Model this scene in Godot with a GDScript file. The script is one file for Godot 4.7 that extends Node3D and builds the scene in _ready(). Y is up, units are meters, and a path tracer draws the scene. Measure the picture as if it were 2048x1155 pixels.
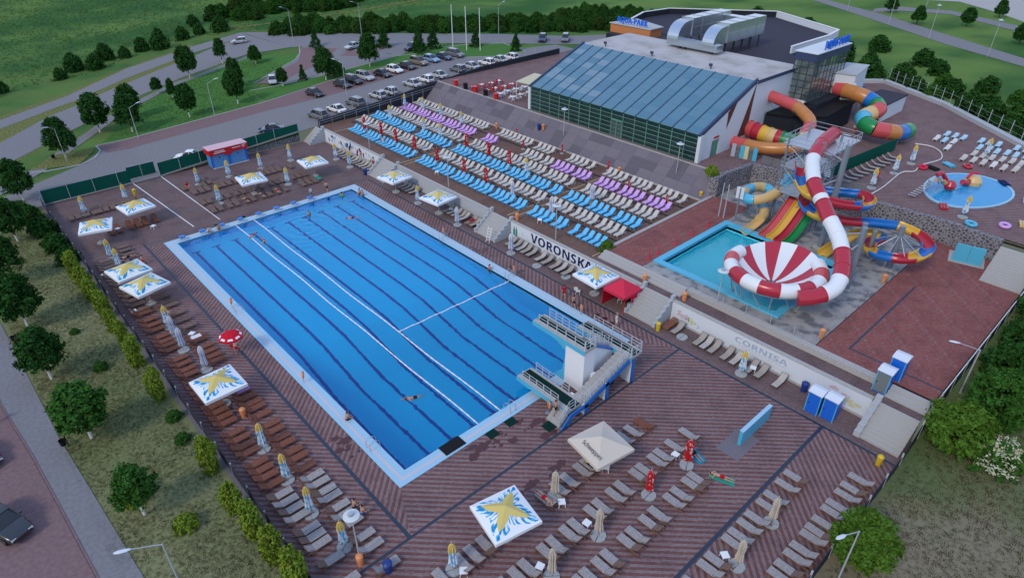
extends Node3D

var M: Dictionary = {}
var taken: Dictionary = {}
var rng := RandomNumberGenerator.new()


# ---------------------------------------------------------------- mesh builder
class MB:
	var v := PackedVector3Array()
	var n := PackedVector3Array()
	var t := PackedVector2Array()
	var t2 := PackedVector2Array()
	var c := PackedColorArray()
	var col := Color.WHITE
	var xf := Transform3D.IDENTITY
	var colored := false
	var uv2 := false

	func put(p: Vector3, nn: Vector3, u: Vector2):
		v.append(xf * p)
		n.append((xf.basis * nn).normalized())
		t.append(u)
		c.append(col)
		if uv2:
			t2.append(Vector2(p.x, p.z) / 23.0)

	func tri3(a: Vector3, b: Vector3, d: Vector3, na: Vector3, nb: Vector3, nd: Vector3, ua := Vector2.ZERO, ub := Vector2.ZERO, ud := Vector2.ZERO):
		if (b - a).cross(d - a).dot(na + nb + nd) > 0.0:
			put(a, na, ua); put(d, nd, ud); put(b, nb, ub)
		else:
			put(a, na, ua); put(b, nb, ub); put(d, nd, ud)

	func tri(a: Vector3, b: Vector3, d: Vector3, nn: Vector3, ua := Vector2.ZERO, ub := Vector2.ZERO, ud := Vector2.ZERO):
		tri3(a, b, d, nn, nn, nn, ua, ub, ud)

	func quad(a: Vector3, b: Vector3, d: Vector3, e: Vector3, out := Vector3.ZERO, full := false):
		var nn := (b - a).cross(d - a).normalized()
		if nn == Vector3.ZERO:
			nn = (d - a).cross(e - a).normalized()
		if out != Vector3.ZERO and nn.dot(out) < 0.0:
			nn = -nn
		var u := [Vector2(0, 1), Vector2(1, 1), Vector2(1, 0), Vector2(0, 0)] if full else [Vector2.ZERO, Vector2.ZERO, Vector2.ZERO, Vector2.ZERO]
		tri(a, b, d, nn, u[0], u[1], u[2])
		tri(a, d, e, nn, u[0], u[2], u[3])

	func box(p: Vector3, s: Vector3, b := Basis.IDENTITY):
		var h := s * 0.5
		for ax in 3:
			for sg in [-1.0, 1.0]:
				var nn := Vector3.ZERO
				nn[ax] = sg
				var i := (ax + 1) % 3
				var j := (ax + 2) % 3
				var q := []
				for k in [[-1, -1], [1, -1], [1, 1], [-1, 1]]:
					var w := Vector3.ZERO
					w[ax] = sg * h[ax]
					w[i] = k[0] * h[i]
					w[j] = k[1] * h[j]
					q.append(p + b * w)
				quad(q[0], q[1], q[2], q[3], b * nn)

	# box from min corner to max corner
	func bb(x0: float, y0: float, z0: float, x1: float, y1: float, z1: float):
		box(Vector3(x0 + x1, y0 + y1, z0 + z1) * 0.5, Vector3(absf(x1 - x0), absf(y1 - y0), absf(z1 - z0)))

	func bar(a: Vector3, b: Vector3, w: float, h: float, up := Vector3.UP):
		var d := (b - a)
		var l := d.length()
		if l < 0.0001:
			return
		d /= l
		if absf(d.dot(up)) > 0.98:
			up = Vector3.RIGHT
		var s := d.cross(up).normalized()
		box((a + b) * 0.5, Vector3(w, h, l), Basis(s, s.cross(d), -d))

	func cyl(a: Vector3, b: Vector3, r0: float, r1: float, seg := 10, caps := true):
		var d := (b - a).normalized()
		var s := d.cross(Vector3.UP if absf(d.y) < 0.95 else Vector3.RIGHT).normalized()
		var w := s.cross(d)
		for i in seg:
			var a0 := TAU * i / seg
			var a1 := TAU * (i + 1) / seg
			var e0 := s * cos(a0) + w * sin(a0)
			var e1 := s * cos(a1) + w * sin(a1)
			tri3(a + e0 * r0, a + e1 * r0, b + e1 * r1, e0, e1, e1, Vector2(float(i) / seg, 1), Vector2(float(i + 1) / seg, 1), Vector2(float(i + 1) / seg, 0))
			tri3(a + e0 * r0, b + e1 * r1, b + e0 * r1, e0, e1, e0, Vector2(float(i) / seg, 1), Vector2(float(i + 1) / seg, 0), Vector2(float(i) / seg, 0))
			if caps:
				if r0 > 0.0:
					tri(a, a + e0 * r0, a + e1 * r0, -d)
				if r1 > 0.0:
					tri(b, b + e0 * r1, b + e1 * r1, d)

	# profile of (radius, height), turned about the y axis; pleats > 0 folds it like a closed parasol
	func lathe(o: Vector3, prof: Array, seg := 16, pleat := 0.0, folds := 8):
		for k in prof.size() - 1:
			var p0: Vector2 = prof[k]
			var p1: Vector2 = prof[k + 1]
			var sl := Vector2(p1.y - p0.y, -(p1.x - p0.x))
			if sl.length() < 0.0001:
				continue
			sl = sl.normalized()
			for i in seg:
				var a0 := TAU * i / seg
				var a1 := TAU * (i + 1) / seg
				var f0 := 1.0 + pleat * cos(a0 * folds)
				var f1 := 1.0 + pleat * cos(a1 * folds)
				var e0 := Vector3(cos(a0), 0, sin(a0))
				var e1 := Vector3(cos(a1), 0, sin(a1))
				var q0 := o + e0 * p0.x * f0 + Vector3.UP * p0.y
				var q1 := o + e1 * p0.x * f1 + Vector3.UP * p0.y
				var q2 := o + e1 * p1.x * f1 + Vector3.UP * p1.y
				var q3 := o + e0 * p1.x * f0 + Vector3.UP * p1.y
				var n0 := (e0 * sl.x + Vector3.UP * sl.y)
				var n1 := (e1 * sl.x + Vector3.UP * sl.y)
				if pleat > 0.0:
					var tq := (q1 - q0).cross(q3 - q0) if p0.x > 0.001 else (q2 - q3).cross(q3 - q0)
					tq = tq.normalized()
					if tq.dot(n0) < 0.0:
						tq = -tq
					n0 = tq
					n1 = tq
				var u0 := float(i) / seg
				var u1 := float(i + 1) / seg
				var w0 := 1.0 - float(k) / (prof.size() - 1)
				var w1 := 1.0 - float(k + 1) / (prof.size() - 1)
				if p0.x > 0.0001:
					tri3(q0, q1, q2, n0, n1, n1, Vector2(u0, w0), Vector2(u1, w0), Vector2(u1, w1))
				if p1.x > 0.0001:
					tri3(q0, q2, q3, n0, n1, n0, Vector2(u0, w0), Vector2(u1, w1), Vector2(u0, w1))

	# closed profile (counter-clockwise, x to the side, y up) swept along a path
	func sweep(path: PackedVector3Array, prof: PackedVector2Array, caps := true, flat := false):
		var m := prof.size()
		var nr := PackedVector2Array()
		for i in m:
			var e1 := prof[i] - prof[(i + m - 1) % m]
			var e2 := prof[(i + 1) % m] - prof[i]
			var q := Vector2(e1.y, -e1.x).normalized() + Vector2(e2.y, -e2.x).normalized()
			nr.append(q.normalized())
		var rp := []
		var rn := []
		for k in path.size():
			var d := (path[mini(k + 1, path.size() - 1)] - path[maxi(k - 1, 0)]).normalized()
			var s := d.cross(Vector3.UP)
			s = s.normalized() if s.length() > 0.01 else Vector3.RIGHT
			var u := s.cross(d)
			var ps := PackedVector3Array()
			var ns := PackedVector3Array()
			for i in m:
				ps.append(path[k] + s * prof[i].x + u * prof[i].y)
				ns.append(s * nr[i].x + u * nr[i].y)
			rp.append(ps)
			rn.append(ns)
		for k in path.size() - 1:
			for i in m:
				var j := (i + 1) % m
				if flat:
					quad(rp[k][i], rp[k][j], rp[k + 1][j], rp[k + 1][i], rn[k][i] + rn[k][j])
				else:
					tri3(rp[k][i], rp[k][j], rp[k + 1][j], rn[k][i], rn[k][j], rn[k + 1][j])
					tri3(rp[k][i], rp[k + 1][j], rp[k + 1][i], rn[k][i], rn[k + 1][j], rn[k + 1][i])
		if caps:
			var idx := Geometry2D.triangulate_polygon(prof)
			for e in [0, path.size() - 1]:
				var d := (path[1] - path[0]) * -1.0 if e == 0 else path[e] - path[e - 1]
				for i in range(0, idx.size(), 3):
					tri(rp[e][idx[i]], rp[e][idx[i + 1]], rp[e][idx[i + 2]], d.normalized())

	# rings of equal count, closed, smooth
	func loft(rings: Array, caps := true):
		var m: int = rings[0].size()
		var cen := []
		for r in rings:
			var s := Vector3.ZERO
			for p in r:
				s += p
			cen.append(s / m)
		var nn := []
		for k in rings.size():
			var row := PackedVector3Array()
			for i in m:
				var along: Vector3 = rings[mini(k + 1, rings.size() - 1)][i] - rings[maxi(k - 1, 0)][i]
				var round_: Vector3 = rings[k][(i + 1) % m] - rings[k][(i + m - 1) % m]
				var q := along.cross(round_)
				if q.length() < 0.00001:
					q = rings[k][i] - cen[k]
				q = q.normalized()
				if q.dot(rings[k][i] - cen[k]) < 0.0:
					q = -q
				row.append(q)
			nn.append(row)
		for k in rings.size() - 1:
			for i in m:
				var j := (i + 1) % m
				tri3(rings[k][i], rings[k][j], rings[k + 1][j], nn[k][i], nn[k][j], nn[k + 1][j])
				tri3(rings[k][i], rings[k + 1][j], rings[k + 1][i], nn[k][i], nn[k + 1][j], nn[k + 1][i])
		if caps:
			for e in [0, rings.size() - 1]:
				var o: Vector3 = cen[1 if e == 0 else e - 1]
				var d: Vector3 = (cen[e] - o).normalized()
				for i in m:
					tri(cen[e], rings[e][i], rings[e][(i + 1) % m], d)

	# polygon in (x, z) raised from y0 to y1
	func prism(poly: PackedVector2Array, y0: float, y1: float, bottom := true):
		var idx := Geometry2D.triangulate_polygon(poly)
		for i in range(0, idx.size(), 3):
			var q := []
			for k in 3:
				var p := poly[idx[i + k]]
				q.append(Vector3(p.x, 0, p.y))
			tri(q[0] + Vector3.UP * y1, q[1] + Vector3.UP * y1, q[2] + Vector3.UP * y1, Vector3.UP)
			if bottom:
				tri(q[0] + Vector3.UP * y0, q[1] + Vector3.UP * y0, q[2] + Vector3.UP * y0, Vector3.DOWN)
		var sgn := -1.0 if Geometry2D.is_polygon_clockwise(poly) else 1.0
		for i in poly.size():
			var a := poly[i]
			var b := poly[(i + 1) % poly.size()]
			var d := (b - a) * sgn
			quad(Vector3(a.x, y0, a.y), Vector3(b.x, y0, b.y), Vector3(b.x, y1, b.y), Vector3(a.x, y1, a.y), Vector3(d.y, 0, -d.x))

	# polygon in the plane x = const or z = const made thick: points are (along, y)
	func slab(poly: PackedVector2Array, axis: int, at: float, thick: float):
		var idx := Geometry2D.triangulate_polygon(poly)
		var f := func(p: Vector2, off: float) -> Vector3:
			return Vector3(at + off, p.y, p.x) if axis == 0 else Vector3(p.x, p.y, at + off)
		var nn := Vector3.RIGHT if axis == 0 else Vector3.BACK
		for i in range(0, idx.size(), 3):
			tri(f.call(poly[idx[i]], thick), f.call(poly[idx[i + 1]], thick), f.call(poly[idx[i + 2]], thick), nn * signf(thick))
			tri(f.call(poly[idx[i]], 0.0), f.call(poly[idx[i + 1]], 0.0), f.call(poly[idx[i + 2]], 0.0), -nn * signf(thick))
		var sgn := -1.0 if Geometry2D.is_polygon_clockwise(poly) else 1.0
		for i in poly.size():
			var a := poly[i]
			var b := poly[(i + 1) % poly.size()]
			var d := (b - a) * sgn
			var o := Vector2(d.y, -d.x)
			quad(f.call(a, 0.0), f.call(b, 0.0), f.call(b, thick), f.call(a, thick), Vector3(0, o.y, o.x) if axis == 0 else Vector3(o.x, o.y, 0))

	# flat sheet, uv turned by ang and scaled
	func sheet(poly: PackedVector2Array, y: float, sc := 1.0, ang := 0.0):
		var idx := Geometry2D.triangulate_polygon(poly)
		for i in range(0, idx.size(), 3):
			var q := []
			var u := []
			for k in 3:
				var p := poly[idx[i + k]]
				q.append(Vector3(p.x, y, p.y))
				u.append(p.rotated(ang) / sc)
			tri(q[0], q[1], q[2], Vector3.UP, u[0], u[1], u[2])

	func mesh() -> ArrayMesh:
		var a := []
		a.resize(Mesh.ARRAY_MAX)
		a[Mesh.ARRAY_VERTEX] = v
		a[Mesh.ARRAY_NORMAL] = n
		a[Mesh.ARRAY_TEX_UV] = t
		if uv2:
			a[Mesh.ARRAY_TEX_UV2] = t2
		if colored:
			a[Mesh.ARRAY_COLOR] = c
		var m := ArrayMesh.new()
		m.add_surface_from_arrays(Mesh.PRIMITIVE_TRIANGLES, a)
		return m


# ---------------------------------------------------------------- naming and placing
func numbered(called: String) -> String:
	taken[called] = taken.get(called, -1) + 1
	return called if taken[called] == 0 else "%s_%03d" % [called, taken[called]]

func tag(o: Node, label: String, category: String, group := ""):
	o.set_meta("label", label)
	o.set_meta("category", category)
	if group:
		o.set_meta("group", group)

func thing(called: String, label: String, category: String, group := "", at := Vector3.ZERO, turn := 0.0) -> Node3D:
	var o := Node3D.new()
	o.name = numbered(called)
	add_child(o)
	o.position = at
	o.rotation.y = turn
	tag(o, label, category, group)
	return o

func part(parent: Node, called: String, m, mt: Material, at := Vector3.ZERO, turn := 0.0) -> MeshInstance3D:
	var o := MeshInstance3D.new()
	o.name = called
	o.mesh = m.mesh() if m is MB else m
	o.material_override = mt
	parent.add_child(o, true)
	o.position = at
	o.rotation.y = turn
	return o

func single(called: String, m, mt: Material, label: String, category: String, group := "", at := Vector3.ZERO, turn := 0.0) -> MeshInstance3D:
	var o := part(self, numbered(called), m, mt, at, turn)
	tag(o, label, category, group)
	return o

func struct(called: String, m, mt: Material) -> MeshInstance3D:
	var o := part(self, numbered(called), m, mt)
	o.set_meta("kind", "structure")
	return o

# proto: array of [name, mesh, material key, children]; sub replaces keys
func inst(parent: Node, proto: Array, sub := {}):
	for p in proto:
		var key: String = sub.get(p[2], p[2])
		var o := part(parent, p[0], p[1], M[key])
		if p.size() > 3 and p[3] is Transform3D:
			o.transform = p[3]
		if p.size() > 4:
			inst(o, p[4], sub)

func ordw(k: int) -> String:
	var w := ["first", "second", "third", "fourth", "fifth", "sixth", "seventh", "eighth", "ninth", "tenth", "eleventh", "twelfth"]
	if k <= 12:
		return w[k - 1]
	var s := "th"
	if (k % 100) / 10 != 1:
		s = ["th", "st", "nd", "rd", "th", "th", "th", "th", "th", "th"][k % 10]
	return str(k) + s

func pv(a: Array) -> PackedVector2Array:
	var r := PackedVector2Array()
	for i in range(0, a.size(), 2):
		r.append(Vector2(a[i], a[i + 1]))
	return r

func rect(x0, z0, x1, z1) -> PackedVector2Array:
	return PackedVector2Array([Vector2(x0, z0), Vector2(x1, z0), Vector2(x1, z1), Vector2(x0, z1)])

func path3(a: Array, step := 0.35) -> PackedVector3Array:
	var pts := PackedVector3Array()
	for p in a:
		pts.append(p if p is Vector3 else Vector3(p[0], p[1], p[2]))
	var r := PackedVector3Array()
	for k in pts.size() - 1:
		var a0 := pts[maxi(k - 1, 0)]
		var a3 := pts[mini(k + 2, pts.size() - 1)]
		var m := maxi(1, int(ceil(pts[k].distance_to(pts[k + 1]) / step)))
		for i in m:
			r.append(pts[k].cubic_interpolate(pts[k + 1], a0, a3, float(i) / m))
	r.append(pts[pts.size() - 1])
	return r

func circle(r: float, seg := 12) -> PackedVector2Array:
	var p := PackedVector2Array()
	for i in seg:
		p.append(Vector2(cos(TAU * i / seg), sin(TAU * i / seg)) * r)
	return p


# ---------------------------------------------------------------- materials
func lin(r: float, g: float, b: float, a := 1.0) -> Color:
	var q := Color(r, g, b).linear_to_srgb()
	q.a = a
	return q

func mat(key: String, col: Color, rough := 0.7, metal := 0.0) -> StandardMaterial3D:
	var m := StandardMaterial3D.new()
	m.resource_name = key
	m.albedo_color = col
	m.roughness = rough
	m.metallic = metal
	m.cull_mode = BaseMaterial3D.CULL_DISABLED
	if rough >= 0.6:
		m.metallic_specular = 0.22 if rough < 0.9 else 0.1
	M[key] = m
	return m

func noise(seed_: int, freq: float, oct := 4, kind := FastNoiseLite.TYPE_SIMPLEX_SMOOTH) -> FastNoiseLite:
	var f := FastNoiseLite.new()
	f.seed = seed_
	f.frequency = freq
	f.noise_type = kind
	f.fractal_octaves = oct
	return f

# seamless noise turned into colours: stops = [[at, Color (linear)], ...]
func ramp_tex(seed_: int, freq: float, oct: int, stops: Array, size := 512, kind := FastNoiseLite.TYPE_SIMPLEX_SMOOTH) -> ImageTexture:
	var f := noise(seed_, freq, oct, kind)
	f.cellular_return_type = FastNoiseLite.RETURN_DISTANCE2_SUB
	var g := f.get_seamless_image(size, size)
	g.convert(Image.FORMAT_L8)
	var src := g.get_data()
	var lut := PackedByteArray()
	for i in 256:
		var x := i / 255.0
		var col: Color = stops[0][1]
		for k in stops.size() - 1:
			if x >= stops[k][0]:
				col = stops[k][1].lerp(stops[k + 1][1], clampf((x - stops[k][0]) / (stops[k + 1][0] - stops[k][0]), 0, 1))
		col = col.linear_to_srgb()
		lut.append(int(clampf(col.r, 0, 1) * 255))
		lut.append(int(clampf(col.g, 0, 1) * 255))
		lut.append(int(clampf(col.b, 0, 1) * 255))
	var out := PackedByteArray()
	out.resize(size * size * 3)
	for i in size * size:
		var s := src[i] * 3
		out[i * 3] = lut[s]
		out[i * 3 + 1] = lut[s + 1]
		out[i * 3 + 2] = lut[s + 2]
	return ImageTexture.create_from_image(Image.create_from_data(size, size, false, Image.FORMAT_RGB8, out))

func detail(m: StandardMaterial3D, tx: Texture2D):
	m.detail_enabled = true
	m.detail_albedo = tx
	m.detail_blend_mode = BaseMaterial3D.BLEND_MODE_MUL
	m.detail_uv_layer = BaseMaterial3D.DETAIL_UV_2

func tripl(m: StandardMaterial3D, sc: float):
	m.uv1_triplanar = true
	m.uv1_world_triplanar = true
	m.uv1_scale = Vector3.ONE * sc

# clay pavers 0.2 x 0.1 m in stripes: period 0.44 m; covers 1.76 m x 3.2 m
func paver_tex(seed_: int, dark: Color, light: Color, joint: Color, striped: bool) -> ImageTexture:
	var w := 352
	var h := 640
	var im := Image.create(w, h, false, Image.FORMAT_RGB8)
	rng.seed = seed_
	for row in 16:
		for i in 17:
			var len_ := 40
			var x0 := i * len_ - (20 if row % 2 == 1 else 0)
			var stripe := row % 4 < 2
			var f := rng.randf()
			var col := dark if not striped or stripe else light
			if striped:
				col = col.lerp(light if stripe else dark, 0.5 if rng.randf() < 0.07 else 0.0)
			else:
				col = dark.lerp(light, rng.randf() * rng.randf())
			col = (col * (0.88 + 0.24 * f)).linear_to_srgb()
			im.fill_rect(Rect2i(row * 22, posmod(x0, 640), 22, len_), joint.linear_to_srgb())
			for pc in [posmod(x0, 640), posmod(x0, 640) - 640]:
				im.fill_rect(Rect2i(row * 22 + 1, pc + 1, 20, len_ - 2), col)
	im.generate_mipmaps()
	return ImageTexture.create_from_image(im)

func parasol_print(seed_: int) -> ImageTexture:
	var s := 256
	var f := noise(seed_, 0.035, 3)
	var im := Image.create(s, s, false, Image.FORMAT_RGB8)
	var white := lin(0.74, 0.77, 0.8)
	var yel := lin(0.6, 0.49, 0.17)
	var blue := lin(0.02, 0.24, 0.52)
	var cyan := lin(0.12, 0.45, 0.66)
	for y in s:
		for x in s:
			var p := Vector2(x - 127.5, y - 127.5) / 127.5
			var r := p.length()
			var a := absf(fposmod(p.angle() - PI / 4, PI / 2) - PI / 4) / (PI / 4)
			var star := lerpf(0.33, 0.96, pow(a, 1.7))
			var wob := f.get_noise_2d(x, y)
			var col := white
			if r < star + wob * 0.05:
				col = yel
			elif r < star + 0.36 and maxf(absf(p.x), absf(p.y)) < 0.92:
				var b := f.get_noise_2d(p.angle() * 160.0, r * 50.0 + 400.0)
				if b > 0.0:
					col = blue if b > 0.16 else cyan
			im.set_pixel(x, y, col)
	return ImageTexture.create_from_image(im)

func folded_print(top: Color, low: Color, blot: Color, seed_: int, share: float) -> ImageTexture:
	var f := noise(seed_, 0.06, 3)
	var im := Image.create(64, 128, false, Image.FORMAT_RGB8)
	for y in 128:
		for x in 64:
			var b := f.get_noise_2d(x, y * 0.6)
			var col := top if y < 128 * share + b * 30 else low
			if y >= 128 * share and b > 0.1 or (share >= 1.0 and b > 0.22):
				col = blot
			im.set_pixel(x, y, col.linear_to_srgb())
	return ImageTexture.create_from_image(im)

func build_materials():
	# paving
	var coarse := ramp_tex(5, 0.012, 4, [[0.0, Color(0.72, 0.72, 0.74)], [0.5, Color(0.95, 0.94, 0.94)], [1.0, Color(1, 1, 1)]])
	var redp := Color(0.175, 0.082, 0.078)
	var greyp := Color(0.24, 0.178, 0.185)
	var jt := Color(0.09, 0.06, 0.06)
	var pv1 := paver_tex(11, redp, greyp, jt, true)
	var pv2 := paver_tex(12, Color(0.16, 0.105, 0.105), Color(0.2, 0.155, 0.16), jt, false)
	var pv3 := paver_tex(13, Color(0.27, 0.08, 0.07), Color(0.27, 0.17, 0.17), Color(0.1, 0.06, 0.06), false)
	for a in [["paver", pv1, 1.0], ["paver_plain", pv2, 1.0], ["paver_red", pv3, 1.0]]:
		var m := mat(a[0], Color.WHITE, 0.62)
		m.albedo_texture = a[1]
		m.heightmap_enabled = true
		m.heightmap_texture = a[1]
		m.heightmap_scale = 0.5
		m.texture_filter = BaseMaterial3D.TEXTURE_FILTER_LINEAR_WITH_MIPMAPS_ANISOTROPIC
		detail(m, coarse)
	var mtt: StandardMaterial3D = M.paver_plain.duplicate()
	mtt.albedo_color = Color(1.0, 0.94, 0.84)
	M["paver_terrace"] = mtt
	# ground
	var m2 := mat("earth", Color.WHITE, 0.95)
	m2.albedo_texture = ramp_tex(21, 0.03, 5, [[0.1, Color(0.82, 0.82, 0.79)], [0.5, Color(0.95, 0.95, 0.95)], [0.9, Color(1, 1, 1)]], 512)
	m2.vertex_color_use_as_albedo = true
	tripl(m2, 0.11)
	m2.heightmap_enabled = true
	m2.heightmap_texture = m2.albedo_texture
	m2.heightmap_scale = 12.0
	var m3 := mat("lawn", Color.WHITE, 0.95)
	m3.albedo_texture = ramp_tex(22, 0.035, 5, [[0.1, Color(0.045, 0.12, 0.035)], [0.5, Color(0.07, 0.18, 0.045)], [0.9, Color(0.11, 0.22, 0.065)]])
	tripl(m3, 0.14)
	m3.heightmap_enabled = true
	m3.heightmap_texture = m3.albedo_texture
	m3.heightmap_scale = 10.0
	var m4 := mat("verge", Color.WHITE, 0.95)
	m4.albedo_texture = ramp_tex(23, 0.03, 5, [[0.1, Color(0.06, 0.09, 0.03)], [0.5, Color(0.14, 0.16, 0.055)], [0.9, Color(0.24, 0.22, 0.1)]])
	tripl(m4, 0.13)
	var m5 := mat("asphalt", Color.WHITE, 0.85)
	m5.albedo_texture = ramp_tex(24, 0.05, 5, [[0.1, Color(0.175, 0.175, 0.19)], [0.5, Color(0.2, 0.2, 0.215)], [0.9, Color(0.225, 0.222, 0.237)]])
	tripl(m5, 0.09)
	var m5b := mat("park_paver", Color.WHITE, 0.85)
	m5b.albedo_texture = ramp_tex(28, 0.04, 5, [[0.1, Color(0.165, 0.11, 0.115)], [0.5, Color(0.195, 0.128, 0.135)], [0.9, Color(0.22, 0.155, 0.16)]])
	tripl(m5b, 0.11)
	var m6 := mat("concrete", Color.WHITE, 0.85)
	m6.albedo_texture = ramp_tex(25, 0.03, 5, [[0.1, Color(0.34, 0.335, 0.325)], [0.5, Color(0.38, 0.375, 0.365)], [0.9, Color(0.42, 0.41, 0.4)]])
	tripl(m6, 0.2)
	var m7 := mat("wet_concrete", Color.WHITE, 0.55)
	m7.albedo_texture = ramp_tex(26, 0.018, 5, [[0.25, Color(0.13, 0.13, 0.14)], [0.42, Color(0.25, 0.25, 0.25)], [0.7, Color(0.32, 0.31, 0.3)]])
	tripl(m7, 0.06)
	var m8 := mat("stone", Color.WHITE, 0.9)
	m8.albedo_texture = ramp_tex(27, 0.032, 1, [[0.0, Color(0.3, 0.29, 0.31)], [0.2, Color(0.2, 0.19, 0.21)], [0.34, Color(0.1, 0.1, 0.115)], [1.0, Color(0.055, 0.055, 0.065)]], 512, FastNoiseLite.TYPE_CELLULAR)
	tripl(m8, 0.17)
	m8.heightmap_enabled = true
	m8.heightmap_texture = m8.albedo_texture
	m8.heightmap_scale = 6.0
	var m9 := mat("slate", Color.WHITE, 0.75)
	m9.albedo_texture = ramp_tex(29, 0.06, 4, [[0.1, Color(0.11, 0.1, 0.125)], [0.5, Color(0.165, 0.15, 0.175)], [0.9, Color(0.22, 0.205, 0.23)]])
	tripl(m9, 0.3)
	# plain colours (linear)
	mat("white", lin(0.72, 0.74, 0.77), 0.6)
	mat("white_gloss", lin(0.74, 0.76, 0.78), 0.3)
	mat("wall_white", lin(0.6, 0.65, 0.7), 0.7)
	mat("wall_grey", lin(0.4, 0.43, 0.46), 0.8)
	mat("coping", lin(0.3, 0.52, 0.68), 0.5)
	mat("coping_grate", lin(0.5, 0.5, 0.56), 0.6)
	mat("pool_blue", lin(0.006, 0.53, 0.97), 0.5)
	mat("pool_edge", lin(0.03, 0.33, 0.66), 0.4)
	mat("pool_line", lin(0.01, 0.06, 0.4), 0.5)
	mat("pool_aqua", lin(0.12, 0.66, 0.8), 0.5)
	mat("drain", lin(0.02, 0.03, 0.06), 0.5)
	mat("kerb", lin(0.36, 0.36, 0.36), 0.85)
	mat("yellow_line", lin(0.55, 0.45, 0.22), 0.8)
	mat("rail_paint", lin(0.5, 0.54, 0.58), 0.4)
	mat("step_concrete", lin(0.4, 0.4, 0.39), 0.85)
	mat("purlin_blue", lin(0.09, 0.2, 0.3), 0.4)
	mat("steel", lin(0.5, 0.53, 0.56), 0.35, 0.7)
	mat("pillar_steel", lin(0.22, 0.26, 0.31), 0.45, 0.3)
	mat("dark_steel", lin(0.06, 0.065, 0.075), 0.5, 0.4)
	mat("black", lin(0.012, 0.013, 0.015), 0.6)
	mat("rubber", lin(0.015, 0.015, 0.016), 0.85)
	mat("mat_green", lin(0.008, 0.03, 0.025), 0.9)
	mat("navy", lin(0.01, 0.018, 0.09), 0.6)
	mat("sign_blue", lin(0.005, 0.13, 0.65), 0.4)
	mat("letter_grey", lin(0.36, 0.41, 0.5), 0.7)
	mat("letter_faint", lin(0.47, 0.52, 0.58), 0.7)
	mat("bottle_green", lin(0.02, 0.22, 0.18), 0.4)
	mat("print_pink", lin(0.55, 0.42, 0.48), 0.7)
	mat("print_yellow", lin(0.55, 0.55, 0.33), 0.7)
	mat("red", lin(0.5, 0.012, 0.02), 0.4)
	mat("red_cloth", lin(0.52, 0.012, 0.03), 0.75)
	mat("pink_red", lin(0.56, 0.03, 0.07), 0.6)
	mat("slide_red", lin(0.4, 0.022, 0.045), 0.25)
	mat("slide_pale_red", lin(0.52, 0.08, 0.085), 0.28)
	mat("slide_white", lin(0.7, 0.74, 0.77), 0.25)
	mat("slide_yellow", lin(0.66, 0.4, 0.05), 0.25)
	mat("slide_blue", lin(0.01, 0.15, 0.5), 0.25)
	mat("slide_sky", lin(0.08, 0.42, 0.62), 0.28)
	mat("slide_green", lin(0.01, 0.22, 0.06), 0.28)
	mat("slide_orange", lin(0.47, 0.19, 0.055), 0.3)
	mat("slide_cream", lin(0.6, 0.42, 0.18), 0.3)
	mat("lounger_blue", lin(0.11, 0.47, 0.76), 0.45)
	mat("lounger_beige", lin(0.5, 0.48, 0.45), 0.6)
	mat("lounger_violet", lin(0.56, 0.33, 0.68), 0.45)
	mat("lounger_pool", lin(0.36, 0.56, 0.68), 0.5)
	mat("lounger_pale", lin(0.6, 0.6, 0.6), 0.5)
	mat("lounger_foot", lin(0.3, 0.29, 0.28), 0.6)
	mat("sling", lin(0.33, 0.29, 0.25), 0.8)
	mat("sling_light", lin(0.42, 0.38, 0.34), 0.8)
	mat("parasol_base", lin(0.34, 0.36, 0.37), 0.85)
	mat("beige_cloth", lin(0.56, 0.5, 0.43), 0.8)
	mat("bin_orange", lin(0.68, 0.25, 0.09), 0.5)
	mat("bin_yellow", lin(0.6, 0.42, 0.02), 0.5)
	mat("bin_blue", lin(0.008, 0.035, 0.2), 0.5)
	mat("booth_blue", lin(0.01, 0.12, 0.6), 0.4)
	mat("booth_roof", lin(0.6, 0.66, 0.74), 0.5)
	mat("booth_grey", lin(0.15, 0.18, 0.19), 0.5)
	mat("kiosk_blue", lin(0.09, 0.27, 0.55), 0.4)
	mat("kiosk_roof", lin(0.62, 0.4, 0.46), 0.5)
	mat("net_green", lin(0.008, 0.085, 0.062), 0.9)
	mat("fence_dark", lin(0.035, 0.04, 0.055), 0.8)
	mat("orange_wall", lin(0.5, 0.2, 0.08), 0.8)
	mat("rust_panel", lin(0.13, 0.05, 0.035), 0.8)
	mat("navy_trim", lin(0.025, 0.045, 0.11), 0.5)
	mat("dark_roof", lin(0.045, 0.045, 0.065), 0.8)
	mat("dark_wall", lin(0.02, 0.025, 0.035), 0.6)
	mat("mullion_green", lin(0.11, 0.27, 0.2), 0.5)
	mat("mullion_blue", lin(0.02, 0.06, 0.11), 0.5)
	mat("pole_grey", lin(0.42, 0.45, 0.48), 0.5, 0.2)
	mat("bark", lin(0.07, 0.05, 0.035), 0.9)
	mat("lime_wash", lin(0.6, 0.6, 0.58), 0.9)
	mat("wood_brown", lin(0.1, 0.05, 0.03), 0.8)
	mat("teal_roof", lin(0.04, 0.2, 0.22), 0.7)
	mat("towel_teal", lin(0.01, 0.25, 0.4), 0.9)
	mat("towel_green", lin(0.02, 0.3, 0.22), 0.9)
	mat("towel_mauve", lin(0.3, 0.16, 0.32), 0.9)
	mat("towel_navy", lin(0.01, 0.012, 0.05), 0.9)
	mat("cloth_white", lin(0.66, 0.68, 0.7), 0.9)
	mat("skin", lin(0.42, 0.24, 0.17), 0.55)
	mat("hair", lin(0.02, 0.015, 0.012), 0.7)
	mat("swim_black", lin(0.02, 0.02, 0.025), 0.8)
	mat("swim_red", lin(0.45, 0.01, 0.02), 0.8)
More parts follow.
